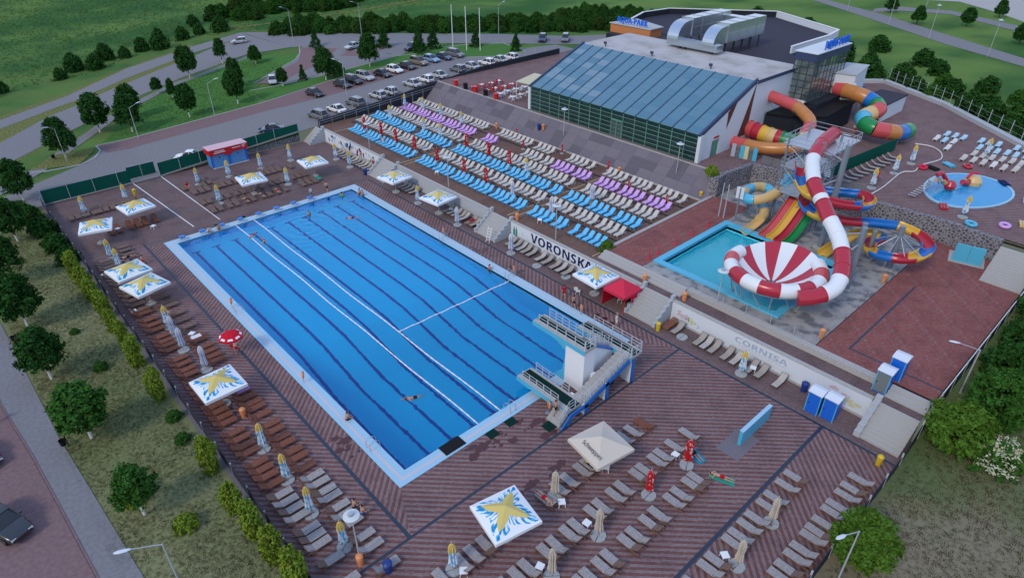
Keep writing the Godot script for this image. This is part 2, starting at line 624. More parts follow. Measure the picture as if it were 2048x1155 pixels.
	mat("swim_blue", lin(0.02, 0.05, 0.25), 0.8)
	mat("shirt_light", lin(0.55, 0.52, 0.48), 0.9)
	for a in [["wood_red", Color(0.22, 0.09, 0.06), 0.10], ["wood_grey", Color(0.37, 0.355, 0.36), 0.2], ["wood_mid", Color(0.2, 0.14, 0.12), 0.1], ["wood_side", Color(0.2, 0.105, 0.065), 0.1]]:
		var mw := mat(a[0], Color.WHITE, 0.75)
		mw.albedo_texture = ramp_tex(31, 0.05, 4, [[0.1, a[1] * 0.7], [0.5, a[1]], [0.9, a[1] * 1.25]], 128)
		tripl(mw, 0.9)
	# glass
	var g := mat("roof_glass", lin(0.11, 0.25, 0.35, 0.7), 0.12)
	g.transparency = BaseMaterial3D.TRANSPARENCY_ALPHA
	g = mat("roof_glass_pale", lin(0.19, 0.31, 0.4, 0.72), 0.14)
	g.transparency = BaseMaterial3D.TRANSPARENCY_ALPHA
	g = mat("roof_glass_blue", lin(0.09, 0.225, 0.33, 0.7), 0.1)
	g.transparency = BaseMaterial3D.TRANSPARENCY_ALPHA
	g = mat("wall_glass", lin(0.02, 0.06, 0.06, 0.45), 0.05)
	g.transparency = BaseMaterial3D.TRANSPARENCY_ALPHA
	g = mat("tower_glass", lin(0.14, 0.22, 0.21, 0.22), 0.05)
	g.transparency = BaseMaterial3D.TRANSPARENCY_ALPHA
	g = mat("screen_glass", lin(0.2, 0.26, 0.28, 0.3), 0.1)
	g.transparency = BaseMaterial3D.TRANSPARENCY_ALPHA
	mat("car_glass", lin(0.02, 0.025, 0.03), 0.06)
	mat("lamp_glass", lin(0.55, 0.6, 0.62), 0.2)
	mat("tail_red", lin(0.35, 0.01, 0.01), 0.2)
	mat("rim_metal", lin(0.45, 0.46, 0.48), 0.3, 0.8)
	mat("duct", lin(0.58, 0.63, 0.68), 0.24, 0.9)
	for a in [["paint_black", Color(0.012, 0.013, 0.016)], ["paint_white", Color(0.75, 0.76, 0.78)], ["paint_silver", Color(0.42, 0.45, 0.49)], ["paint_navy", Color(0.015, 0.025, 0.07)], ["paint_grey", Color(0.13, 0.14, 0.16)], ["paint_blue", Color(0.18, 0.3, 0.5)], ["paint_bronze", Color(0.2, 0.16, 0.13)]]:
		var mc := mat(a[0], a[1].linear_to_srgb(), 0.35)
		mc.clearcoat_enabled = true
		mc.clearcoat = 1.0
		mc.clearcoat_roughness = 0.05
	# roofs
	var mr := mat("light_roof", Color.WHITE, 0.75)
	mr.albedo_texture = ramp_tex(33, 0.012, 5, [[0.1, Color(0.34, 0.325, 0.315)], [0.5, Color(0.43, 0.425, 0.43)], [0.9, Color(0.47, 0.47, 0.485)]], 256)
	tripl(mr, 0.06)
	# water
	var rip := noise(41, 0.02, 3)
	var wim := rip.get_seamless_image(512, 512)
	wim.bump_map_to_normal_map(6.0)
	var wtx := ImageTexture.create_from_image(wim)
	for a in [["water", lin(0.34, 0.94, 1.0, 0.0), 0.12], ["slide_water", lin(0.5, 0.92, 0.96, 0.0), 0.12], ["kid_water", lin(0.5, 0.9, 1.0, 0.0), 0.1]]:
		var w := mat(a[0], a[1], 0.0)
		w.transparency = BaseMaterial3D.TRANSPARENCY_ALPHA
		w.refraction_enabled = true
		w.refraction_scale = 0.033
		w.normal_enabled = true
		w.normal_texture = wtx
		w.normal_scale = 0.15
		tripl(w, 0.12)
	# parasol prints
	var pm := mat("parasol_star", Color.WHITE, 0.8)
	pm.albedo_texture = parasol_print(51)
	var pm2 := mat("parasol_star_pale", lin(0.95, 0.97, 0.92), 0.8)
	pm2.albedo_texture = parasol_print(52)
	for a in [["folded_star", Color(0.6, 0.46, 0.14), Color(0.6, 0.67, 0.74), Color(0.18, 0.44, 0.64), 0.45], ["folded_red", Color(0.45, 0.02, 0.03), Color(0.45, 0.02, 0.03), Color(0.6, 0.4, 0.4), 1.0], ["folded_beige", Color(0.5, 0.45, 0.38), Color(0.5, 0.45, 0.38), Color(0.44, 0.39, 0.33), 1.0], ["folded_white", Color(0.58, 0.6, 0.66), Color(0.5, 0.55, 0.66), Color(0.4, 0.48, 0.62), 0.4]]:
		var fm := mat(a[0], Color.WHITE, 0.85)
		fm.albedo_texture = folded_print(a[1], a[2], a[3], 61, a[4])
	# leaves
	for a in [["leaf", Color(0.04, 0.125, 0.024)], ["leaf_dark", Color(0.024, 0.082, 0.019)], ["leaf_yellow", Color(0.17, 0.26, 0.035)], ["leaf_lime", Color(0.075, 0.165, 0.025)], ["blade", Color(1, 1, 1)], ["blossom", Color(0.5, 0.54, 0.42)]]:
		var lm := mat(a[0], a[1].linear_to_srgb(), 0.7)
		lm.vertex_color_use_as_albedo = true
		lm.metallic_specular = 0.12
		lm.backlight_enabled = true
		lm.backlight = Color(0.3, 0.3, 0.2)


# ---------------------------------------------------------------- terrain
func lerp_tab(x: float, xs: Array, ys: Array) -> float:
	if x <= xs[0]:
		return ys[0]
	for i in xs.size() - 1:
		if x <= xs[i + 1]:
			return lerpf(ys[i], ys[i + 1], (x - xs[i]) / (xs[i + 1] - xs[i]))
	return ys[ys.size() - 1]

func ground_y(x: float, z: float) -> float:
	if z <= -24.3:
		var far := maxf(0.0, -z - 105.0)
		return lerp_tab(x, [6, 34, 66, 120], [0, 2.0, 4.9, 5.35]) + far * 0.03
	if z >= 76.4:
		return lerp_tab(x, [28, 38, 56, 68], [-0.05, 2.4, 2.6, 5.05])
	if x <= -10.4:
		return 0.0
	return 5.05 if x < 126.0 else 5.35

# strip between two polylines laid on the terrain
func drape(a: Array, b: Array, lift: float, step := 2.0) -> MB:
	var mb := MB.new()
	var pa := pv(a)
	var pb := pv(b)
	for k in pa.size() - 1:
		var m := maxi(1, int(maxf(pa[k].distance_to(pa[k + 1]), pb[k].distance_to(pb[k + 1])) / step))
		var w := maxi(1, int(maxf(pa[k].distance_to(pb[k]), pa[k + 1].distance_to(pb[k + 1])) / 6.0))
		for i in m:
			for j in w:
				var q := []
				for c in [[i, j], [i + 1, j], [i + 1, j + 1], [i, j + 1]]:
					var f := float(c[0]) / m
					var p := pa[k].lerp(pa[k + 1], f).lerp(pb[k].lerp(pb[k + 1], f), float(c[1]) / w)
					q.append(Vector3(p.x, ground_y(p.x, p.y) + lift, p.y))
				mb.quad(q[0], q[1], q[2], q[3], Vector3.UP)
	return mb

func kerb_line(pts: Array, w := 0.25, h := 0.14) -> MB:
	var mb := MB.new()
	var p := pv(pts)
	for k in p.size() - 1:
		var m := maxi(1, int(p[k].distance_to(p[k + 1]) / 2.0))
		for i in m:
			var a := p[k].lerp(p[k + 1], float(i) / m)
			var b := p[k].lerp(p[k + 1], float(i + 1) / m)
			mb.bar(Vector3(a.x, ground_y(a.x, a.y) + h * 0.5, a.y), Vector3(b.x, ground_y(b.x, b.y) + h * 0.5, b.y), w, h)
	return mb

func build_terrain():
	var xs := [-400.0, -200.0, -120.0, -80.0, -60.0, -48.0, -40.0]
	var x := -36.0
	while x < -10.5:
		xs.append(x)
		x += 2.0
	xs.append(-10.4)
	for k in 38:
		xs.append(-8.0 + k * 2.0)
	for k in range(1, 34):
		xs.append(66.0 + k * 4.0)
	xs += [210.0, 230.0, 260.0, 300.0, 350.0, 450.0, 600.0]
	var zs := [-600.0, -450.0, -350.0, -300.0, -260.0]
	x = -240.0
	while x < -24.5:
		zs.append(x)
		x += 4.0 if x < -110.0 else 2.5
	zs.append(-24.3)
	for k in 50:
		zs.append(-22.0 + k * 2.0)
	zs.append(76.4)
	for k in range(1, 22):
		zs.append(76.4 + k * 2.0)
	zs += [130.0, 160.0, 220.0, 320.0]
	var big := noise(71, 0.035, 4)
	var small := noise(72, 0.13, 3)
	var st := noise(73, 0.02, 3)
	var mb := MB.new()
	mb.colored = true
	var cols := []
	for i in xs.size():
		var row := []
		for j in zs.size():
			var px: float = xs[i]
			var pz: float = zs[j]
			var b := big.get_noise_2d(px, pz)
			var s := small.get_noise_2d(px, pz)
			var col: Color
			if pz < -24.3 or px > 126.0 or (px > 66.0 and pz < 76.0):
				# meadow with darker rank grass and lighter bands running with the slope
				var band := st.get_noise_2d(px * 0.5 + pz * 0.25, pz * 2.4)
				col = Color(0.045, 0.125, 0.038).lerp(Color(0.12, 0.215, 0.06), clampf(0.45 + b * 0.9 + band * 0.9, 0, 1))
				col = col.lerp(Color(0.035, 0.095, 0.042), clampf(s * 1.4, 0, 0.6))
				if pz > -115.0 and px < 60.0:
					col = col.lerp(Color(0.13, 0.19, 0.06), clampf(0.35 + s * 1.2, 0, 0.75))
				if px > 110.0 and pz > -60.0:
					col = col.lerp(Color(0.14, 0.23, 0.065), clampf(0.5 + b, 0, 0.85))
			elif pz > 76.0:
				# trampled dry ground with green growing back to the right
				var gr := clampf((px - 0.55 * (pz - 77.0) - 24.0) / 8.0 + b * 1.6, 0.0, 1.0)
				col = Color(0.22, 0.195, 0.14).lerp(Color(0.1, 0.15, 0.06), clampf(gr + s * 0.7, 0.0, 1.0))
				col = col.lerp(Color(0.21, 0.16, 0.1), clampf(s * 1.5 - 0.2, 0, 0.6))
			else:
				col = Color(0.155, 0.18, 0.078).lerp(Color(0.25, 0.25, 0.14), clampf(0.45 + b * 0.8 + s * 0.3, 0, 1))
			row.append(col)
		cols.append(row)
	for i in xs.size() - 1:
		for j in zs.size() - 1:
			if xs[i] >= -10.5 and xs[i + 1] <= 66.1 and zs[j] >= -24.4 and zs[j + 1] <= 76.5:
				continue
			var q := []
			var cc := []
			for c in [[0, 0], [1, 0], [1, 1], [0, 1]]:
				var px: float = xs[i + c[0]]
				var pz: float = zs[j + c[1]]
				q.append(Vector3(px, ground_y(px, pz), pz))
				cc.append(cols[i + c[0]][j + c[1]])
			for tr in [[0, 1, 2], [0, 2, 3]]:
				for k in tr:
					mb.col = cc[k]
					mb.put(q[k], Vector3.UP, Vector2.ZERO)
	# quads above were written x then z: front faces already look up
	struct("ground", mb, M.earth)

func build_roads():
	# far road with its parallel lane and the verge between them
	struct("verge", drape([-14, -72, 0, -82, 21, -96, 40, -104], [-14, -42, 0, -57, 12, -68, 28, -77], 0.02), M.verge)
	struct("road", drape([-30, -52, -9, -73, 3, -81.5, 21, -95, 38, -101.5, 53, -104], [-30, -46, -8.5, -68, 3.2, -76.5, 18.5, -86.5, 36.5, -95, 53, -99], 0.05), M.asphalt)
	struct("road", drape([-30, -40, -10, -59, 0, -70.5, 11.5, -79, 24, -86, 41.5, -95, 53, -99], [-30, -28, -8.7, -48.7, 0, -57.2, 11.2, -67.5, 28.3, -76.4, 44.6, -81.4, 54.5, -77.5], 0.06), M.asphalt)
	struct("road", drape([53, -104, 69, -80, 98, -50, 109, -36, 126, -24], [54.5, -77.5, 66, -66, 90, -43, 100, -32, 118, -14], 0.055), M.asphalt)
	struct("footpath", drape([-24, -27, -8.5, -41, -4.2, -46.5, 9.5, -63.6, 24.5, -73.5, 44, -80], [-23, -24.5, -7.2, -39, -3, -44.6, 10.5, -61.6, 25.2, -71.5, 44, -78], 0.07), M.asphalt)
	# car park: asphalt lane with red paver bays at both sides
	struct("car_park", drape([-24, -26, -2, -38.2, 2, -43, 12, -43, 36, -42.5, 66, -42, 100, -31], [-24, -24.4, -2, -24.4, 2, -24.4, 12, -24.4, 36, -24.4, 66, -24.4, 100, -24.4], 0.065), M.asphalt)
	struct("parking_bays", drape([2, -46, 11, -45.5, 31, -44.5, 47, -45.3, 64, -42.5], [2.5, -41, 11, -40.5, 31, -39.5, 47, -36.5, 64, -36], 0.08), M.park_paver)
	struct("car_park", drape([36, -58, 50, -66, 56.5, -75.5, 66, -66], [41, -51, 50, -48.8, 66, -47.5, 78, -54], 0.07), M.asphalt)
	struct("parking_bays", drape([36, -57.5, 50, -64.8, 56, -74.5], [40, -54, 52, -58.5, 61, -66], 0.085), M.park_paver)
	struct("parking_bays", drape([58, -60, 66, -64], [62, -54, 72, -58], 0.09), M.park_paver)
	struct("lawn", drape([3, -46.5, 12, -62, 26, -72, 44, -78.5, 48, -76, 53, -70], [3, -46.3, 11, -45.6, 31, -44.6, 33, -52, 40, -60, 50, -66.5], 0.075), M.lawn)
	struct("lawn", drape([33.5, -54, 40, -51.5, 50, -49.5, 66, -48, 72, -46], [33, -45, 42, -45.6, 48, -45.3, 64, -42.6, 72, -38], 0.095), M.lawn)
	struct("lawn", drape([74, -50, 84, -46, 92, -41], [74, -38, 82, -32, 90, -31], 0.09), M.lawn)
	struct("lawn", drape([-9, -41, -4, -46], [-2.5, -38.2, 1.6, -44.5], 0.085), M.verge)
	struct("kerb", kerb_line([-9, -39.6, -6.6, -38.6, -2.2, -38.1, 0.3, -39.8, 1.9, -43, 2, -46, 11, -45.55, 31, -44.55, 47, -45.35, 64, -42.6, 72, -38]), M.kerb)
	struct("kerb", kerb_line([33.3, -54, 40, -51.6, 50, -49.6, 66, -48.1, 72, -46]), M.kerb)
	struct("kerb", kerb_line([36, -58, 50, -66.3, 53, -70, 56, -75.8]), M.kerb)
	struct("kerb", kerb_line([74, -38, 82, -32, 90, -31, 92, -41, 84, -46, 74, -50]), M.kerb)
	# left: paved path and the red parking strip beyond
	struct("footpath", drape([-22.6, -30, -22.4, 10, -22.1, 20, -21.3, 29, -20.3, 46, -19, 72], [-19.9, -30, -19.9, 5, -19.7, 12, -19.3, 28, -18.2, 46, -17, 72], 0.05), M.asphalt)
	struct("parking_bays", drape([-40, -30, -40, 10, -40, 20, -40, 29, -40, 46, -40, 72], [-22.75, -30, -22.55, 10, -22.25, 20, -21.45, 29, -20.45, 46, -19.15, 72], 0.04), M.park_paver)
	struct("kerb", kerb_line([-22.65, -30, -22.45, 10, -22.15, 20, -21.35, 29, -20.35, 46, -19.05, 72], 0.14, 0.09), M.park_paver)
	# right, behind the hedge: two paths over the meadow
	struct("footpath", drape([212, -30, 207, -18, 189, 6, 169, 32, 158, 50, 150, 66], [216, -30, 211, -15, 199, 5, 180, 30, 166, 49, 158, 66], 0.06), M.asphalt)
	struct("footpath", drape([200, 2, 209, 7, 213.5, 19, 198, 41, 190, 55], [207, 0, 216, 4, 220, 17, 207, 39, 200, 55], 0.065), M.asphalt)
	struct("footpath", drape([232, -4, 240, 13, 227, 27, 215, 37, 205, 50], [270, -4, 270, 13, 262, 27, 250, 37, 240, 50], 0.07), M.concrete)
	struct("dirt_track", drape([52, -112, 65, -105.5, 87, -105.5, 128, -110, 150, -112], [52, -110.5, 65, -104, 87, -103.5, 128, -107.5, 150, -109], 0.05), M.verge)


# ---------------------------------------------------------------- decks, pools, walls
func paving(called: String, poly: PackedVector2Array, y: float, key: String, ang: float, depth := 0.0) -> MeshInstance3D:
	var mb := MB.new()
	mb.uv2 = true
	var idx := Geometry2D.triangulate_polygon(poly)
	for i in range(0, idx.size(), 3):
		var q := []
		var u := []
		for k in 3:
			var p := poly[idx[i + k]]
			q.append(Vector3(p.x, y, p.y))
			var r := p.rotated(ang)
			u.append(Vector2(r.x / 1.76, r.y / 3.2))
		mb.tri(q[0], q[1], q[2], Vector3.UP, u[0], u[1], u[2])
	if depth > 0.0:
		for i in poly.size():
			var a := poly[i]
			var b := poly[(i + 1) % poly.size()]
			mb.quad(Vector3(a.x, y - depth, a.y), Vector3(b.x, y - depth, b.y), Vector3(b.x, y, b.y), Vector3(a.x, y, a.y))
	return struct(called, mb, M[key])

func ring_box(mb: MB, x0: float, z0: float, x1: float, z1: float, w: float, y0: float, y1: float):
	mb.bb(x0, y0, z0, x1, y1, z0 + w)
	mb.bb(x0, y0, z1 - w, x1, y1, z1)
	mb.bb(x0, y0, z0 + w, x0 + w, y1, z1 - w)
	mb.bb(x1 - w, y0, z0 + w, x1, y1, z1 - w)

# water with gentle waves on it: a real, uneven surface
func water_mesh(x0: float, z0: float, x1: float, z1: float, y: float, step: float, seed_: int, rings: Array) -> MB:
	var f := noise(seed_, 0.22, 2)
	var f2 := noise(seed_ + 1, 0.9, 2)
	var hgt := func(x: float, z: float) -> float:
		var h := f.get_noise_2d(x * 1.0, z * 0.8) * 0.016 + f2.get_noise_2d(x, z) * 0.005
		for r in rings:
			var d := Vector2(x - r[0], z - r[1]).length()
			h += r[3] * sin(d * r[2]) * exp(-d * d / (r[4] * r[4]))
		return y + h
	var mb := MB.new()
	var nx := int((x1 - x0) / step)
	var nz := int((z1 - z0) / step)
	var hs := []
	for i in nx + 1:
		var row := PackedFloat32Array()
		for j in nz + 1:
			row.append(hgt.call(lerpf(x0, x1, float(i) / nx), lerpf(z0, z1, float(j) / nz)))
		hs.append(row)
	var nn := func(i: int, j: int) -> Vector3:
		return Vector3(hs[maxi(i - 1, 0)][j] - hs[mini(i + 1, nx)][j], 2.0 * step, hs[i][maxi(j - 1, 0)] - hs[i][mini(j + 1, nz)]).normalized()
	for i in nx:
		for j in nz:
			var q := []
			var m := []
			for c in [[0, 0], [1, 0], [1, 1], [0, 1]]:
				q.append(Vector3(lerpf(x0, x1, float(i + c[0]) / nx), hs[i + c[0]][j + c[1]], lerpf(z0, z1, float(j + c[1]) / nz)))
				m.append(nn.call(i + c[0], j + c[1]))
			mb.tri3(q[0], q[1], q[2], m[0], m[1], m[2])
			mb.tri3(q[0], q[2], q[3], m[0], m[2], m[3])
	return mb

func build_deck():
	var d45 := PI / 4
	# the deck around the big pool: bands of pavers laid both ways
	paving("deck_paving", pv([-10, -26, 29.7, -24, 32.6, -24, 32.6, -1.75, -1.35, -1.75, -1.35, -1.4, -3.25, -1.4, -3.25, -3.2, -10, -3.2]), 0.0, "paver_plain", d45)
	paving("deck_paving", rect(-10, -3.2, -3.45, 55.6), 0.0, "paver", d45)
	paving("deck_paving", pv([-3.15, -1.4, -1.34, -1.4, -1.34, 51.59, -3.15, 55.6]), 0.0, "paver", -d45)
	paving("deck_paving", pv([-3.15, 55.6, -1.34, 51.59, 26.34, 51.59, 28.75, 55.6]), 0.0, "paver", d45)
	paving("deck_paving", pv([26.34, -1.4, 28.75, -1.4, 28.75, 55.6, 26.34, 51.59]), 0.0, "paver", -d45)
	paving("deck_paving", pv([-1.34, -1.4, -1.34, -1.75, 28.75, -1.75, 28.75, -1.4]), 0.0, "paver_plain", d45)
	paving("deck_paving", rect(29.05, -1.75, 32.6, 76.2), 0.0, "paver_plain", 0.0)
	paving("deck_paving", rect(-10, 55.85, 28.75, 70.1), 0.0, "paver", d45)
	paving("deck_paving", rect(-10, 70.4, 28.75, 76.2), 0.0, "paver", -d45)
	# slot drains, recessed
	for a in [[-3.45, -3.2, -3.15, 55.6], [-10, 55.6, 28.75, 55.85], [28.75, -1.75, 29.05, 76.2], [-10, 70.1, 28.75, 70.4]]:
		var mb := MB.new()
		mb.bb(a[0], -0.12, a[1], a[2], -0.03, a[3])
		struct("slot_drain", mb, M.drain)
	# two white court lines on the far deck
	for a in [[1.6, -26, 3.2, -3.6], [5.7, -26, 6.6, -3.4]]:
		var mb := MB.new()
		mb.bar(Vector3(a[0], 0.004, a[1]), Vector3(a[2], 0.004, a[3]), 0.13, 0.004)
		struct("court_line", mb, M.white)
	for a in [[-10, -2.45, 28.7], [-10, -24.0, 29.0]]:
		var mb := MB.new()
		mb.bb(a[0], 0.002, a[1], a[2], 0.006, a[1] + 0.09)
		struct("paving_joint", mb, M.drain)
	# water splashed over the paving: wet pools with ragged outlines
	rng.seed = 404
	var wet := mat("wet_paving", lin(0.075, 0.022, 0.02), 0.22)
	wet.metallic_specular = 0.5
	var wp := MB.new()
	for a in [[7.8, 53, 2.6, 1.0, 16], [10.8, 53.2, 1.6, 0.9, 10], [5, 52.4, 1.6, 0.6, 8], [27, 47.3, 0.9, 3.4, 20], [25.9, 51.4, 1.6, 1.0, 9], [-2.3, 44.6, 0.6, 2.2, 12], [8, 58, 2.6, 0.8, 8], [27.4, 27, 0.5, 3.0, 9], [27, 35, 0.5, 2.4, 7], [21.5, 53.6, 2.2, 1.2, 12], [24.5, 54, 1.6, 1.0, 8], [13, 55.2, 3, 0.3, 7]]:
		for k in a[4]:
			var cx: float = a[0] + rng.randfn() * a[2] * 0.5
			var cz: float = a[1] + rng.randfn() * a[3] * 0.5
			var r := rng.randf_range(0.09, 0.4)
			var pts := PackedVector2Array()
			for i in 11:
				var w := r * rng.randf_range(0.55, 1.25)
				pts.append(Vector2(cx + cos(TAU * i / 11) * w * 1.3, cz + sin(TAU * i / 11) * w))
			var yy := 0.004 + 0.00004 * wp.v.size() / 9.0
			for i in 11:
				var p0 := pts[i]
				var p1 := pts[(i + 1) % 11]
				wp.tri(Vector3(cx, yy, cz), Vector3(p0.x, yy, p0.y), Vector3(p1.x, yy, p1.y), Vector3.UP)
	var wo := struct("splashed_water", wp, wet)
	wo.set_meta("kind", "stuff")
	wo.set_meta("label", "wet splashes on the paving around the pool")
	wo.set_meta("category", "wet patch")

	# big pool
	var cop := MB.new()
	ring_box(cop, -1.34, -1.4, 26.34, 51.59, 1.14, -0.25, 0.06)
	var c0 := struct("pool_coping", cop, M.coping)
	var gr := MB.new()
	ring_box(gr, -0.92, -0.98, 25.92, 51.17, 0.3, 0.04, 0.066)
	part(c0, "gutter_grate", gr, M.coping_grate)
	var ed := MB.new()
	ring_box(ed, -0.21, -0.27, 25.21, 50.46, 0.12, -0.5, 0.064)
	part(c0, "inner_edge", ed, M.coping)
	var prof := [[-0.15, -1.75], [26.0, -1.85], [30.0, -2.15], [37.0, -4.2], [50.34, -4.4]]
	var bas := MB.new()
	for k in 4:
		bas.quad(Vector3(-0.09, prof[k][1], prof[k][0]), Vector3(25.09, prof[k][1], prof[k][0]), Vector3(25.09, prof[k + 1][1], prof[k + 1][0]), Vector3(-0.09, prof[k + 1][1], prof[k + 1][0]), Vector3.UP)
		for s in [[-0.09, 1.0], [25.09, -1.0]]:
			bas.quad(Vector3(s[0], prof[k][1], prof[k][0]), Vector3(s[0], prof[k + 1][1], prof[k + 1][0]), Vector3(s[0], 0.0, prof[k + 1][0]), Vector3(s[0], 0.0, prof[k][0]), Vector3(s[1], 0, 0))
	bas.quad(Vector3(-0.09, -1.75, -0.15), Vector3(25.09, -1.75, -0.15), Vector3(25.09, 0, -0.15), Vector3(-0.09, 0, -0.15), Vector3(0, 0, 1))
	bas.quad(Vector3(-0.09, -4.4, 50.34), Vector3(25.09, -4.4, 50.34), Vector3(25.09, 0, 50.34), Vector3(-0.09, 0, 50.34), Vector3(0, 0, -1))
	var bo := struct("pool_basin", bas, M.pool_blue)
	var fy := func(z: float) -> float:
		for k in 4:
			if z <= prof[k + 1][0]:
				return lerpf(prof[k][1], prof[k + 1][1], (z - prof[k][0]) / (prof[k + 1][0] - prof[k][0]))
		return -4.4
	for k in 10:
		var lx := 1.25 + 2.5 * k
		var ln := MB.new()
		var zz := [2.0, 14.0, 26.0, 30.0, 37.0, 48.2]
		for i in 5:
			ln.quad(Vector3(lx - 0.16, fy.call(zz[i]) + 0.006, zz[i]), Vector3(lx + 0.16, fy.call(zz[i]) + 0.006, zz[i]), Vector3(lx + 0.16, fy.call(zz[i + 1]) + 0.006, zz[i + 1]), Vector3(lx - 0.16, fy.call(zz[i + 1]) + 0.006, zz[i + 1]), Vector3.UP)
		for z in [2.1, 48.1]:
			var y: float = fy.call(z) + 0.011
			ln.quad(Vector3(lx - 0.55, y, z - 0.15), Vector3(lx + 0.55, y, z - 0.15), Vector3(lx + 0.55, y, z + 0.15), Vector3(lx - 0.55, y, z + 0.15), Vector3.UP)
		part(bo, "lane_line", ln, M.pool_line)
		var tg := MB.new()
		tg.bb(lx - 0.13, -1.3, -0.145, lx + 0.13, -0.35, -0.13)
		tg.bb(lx - 0.4, -0.75, -0.145, lx + 0.4, -0.55, -0.128)
		part(bo, "lane_target", tg, M.pool_line)
	var wm := water_mesh(-0.09, -0.15, 25.09, 50.34, -0.07, 0.25, 81, [[14.0, 7.0, 5.2, 0.02, 6.5], [20.5, 8.0, 6.5, 0.02, 4.5], [10, 3, 6.0, 0.012, 5.0], [5.4, 43.8, 6.0, 0.012, 2.5]])
	struct("pool_water", wm, M.water)
	# the body of the water: it takes light out of every ray, so deep water looks darker
	var fv := FogVolume.new()
	fv.name = "pool_water_body"
	fv.shape = RenderingServer.FOG_VOLUME_SHAPE_BOX
	fv.size = Vector3(25.1, 4.2, 50.4)
	fv.position = Vector3(12.5, -2.25, 25.1)
	var fmm := FogMaterial.new()
	fmm.density = 0.025
	fmm.albedo = Color(0.02, 0.45, 0.95)
	fv.material = fmm
	add_child(fv)
	fv.set_meta("kind", "structure")
	# floating ropes
	for a in [[Vector3(7.5, -0.04, -0.1), Vector3(7.5, -0.04, 50.3), "white lane rope on the left of the two long ropes"], [Vector3(10.0, -0.04, -0.1), Vector3(10.0, -0.04, 50.3), "white lane rope on the right of the two long ropes"], [Vector3(10.05, -0.04, 34.6), Vector3(25.0, -0.04, 34.9), "white rope across the pool between lane rope and right edge"]]:
		var t := thing("lane_rope", a[2], "rope", "floating ropes in the big pool")
		var mb := MB.new()
		var pts := []
		for i in 21:
			pts.append((a[0] as Vector3).lerp(a[1], i / 20.0) + Vector3(sin(i * 1.1) * 0.06 if i > 0 and i < 20 else 0.0, 0, cos(i * 1.7) * 0.05 if absf(a[0].x - a[1].x) > 1 and i > 0 and i < 20 else 0.0))
		mb.sweep(path3(pts, 1.0), circle(0.05, 6))
		part(t, "cable", mb, M.white)
		var fl := MB.new()
		var pp := path3(pts, 0.5)
		for i in range(0, pp.size() - 1, 2):
			fl.cyl(pp[i], pp[i].lerp(pp[i + 1], 0.7), 0.075, 0.075, 6)
		var fo := part(t, "floats", fl, M.white)
		fo.set_meta("kind", "stuff")
	# starting blocks
	var blk := MB.new()
	blk.bb(-0.3, 0.06, -0.06, 0.3, 0.5, 0.06)
	var topm := MB.new()
	topm.bb(-0.34, 0.5, -0.36, 0.34, 0.6, 0.36)
	var bm := blk.mesh()
	var tm := topm.mesh()
	for k in 8:
		var b := thing("starting_block", "blue topped starting block, %s from the left on the far pool edge" % ordw(k + 1), "starting block", "starting blocks at the far pool edge", Vector3(0.75 + 2.55 * k, 0, -0.62))
		part(b, "pedestal", bm, M.wall_white, Vector3(0, 0, -0.2))
		part(b, "pedestal", bm, M.wall_white, Vector3(0, 0, 0.2))
		part(b, "top_plate", tm, M.slide_blue)
	# handrail ladders
	var lad := MB.new()
	lad.sweep(path3([[0.9, 0.06, 0], [0.9, 0.75, 0], [0.6, 0.95, 0], [0.1, 0.75, 0], [-0.02, -0.2, 0], [-0.02, -0.9, 0]], 0.15), circle(0.03, 6))
	var rung := MB.new()
	rung.bb(-0.1, -0.35, -0.3, 0.06, -0.32, 0.3)
	var lm := lad.mesh()
	var rm := rung.mesh()
	for a in [[-0.1, 46.6, PI, "near left corner"], [-0.1, 20.2, PI, "left edge beside the lifebuoy"], [25.1, 21.8, 0.0, "right edge below the concrete stairs"], [25.1, 34.4, 0.0, "right edge at the end of the rope"], [10.6, 50.4, -PI / 2, "near edge beside the ropes"]]:
		var l := thing("pool_ladder", "steel pool ladder on the %s" % a[3], "pool ladder", "pool ladders", Vector3(a[0], 0, a[1]), a[2])
		part(l, "handrail", lm, M.steel, Vector3(0, 0, -0.3))
		part(l, "handrail", lm, M.steel, Vector3(0, 0, 0.3))
		part(l, "rung", rm, M.steel)
		part(l, "rung", rm, M.steel, Vector3(0, -0.3, 0))
	# anti-slip mats
	var mm := MB.new()
	mm.box(Vector3(0, 0.02, 0), Vector3(1.0, 0.025, 1.0))
	var mmesh := mm.mesh()
	for a in [[7.6, 51.95, 0.0, "near edge left of the ladder"], [9.7, 51.95, 0.0, "near edge below the ladder"], [11.75, 54.6, 0.0, "foot of the diving tower stairs"], [5.9, -1.75, 0.05, "far edge beside the seated swimmer"], [9.0, -1.75, -0.05, "far edge right of the fourth block"]]:
		single("rubber_mat", mmesh, M.mat_green, "square dark rubber mat at the %s" % a[3], "mat", "dark rubber mats", Vector3(a[0], 0, a[1]), a[2])
	var cv := MB.new()
	cv.bb(3.25, 0.07, 50.28, 5.3, 0.1, 51.42)
	single("gutter_cover", cv, M.black, "black mat laid over the near pool coping", "mat")

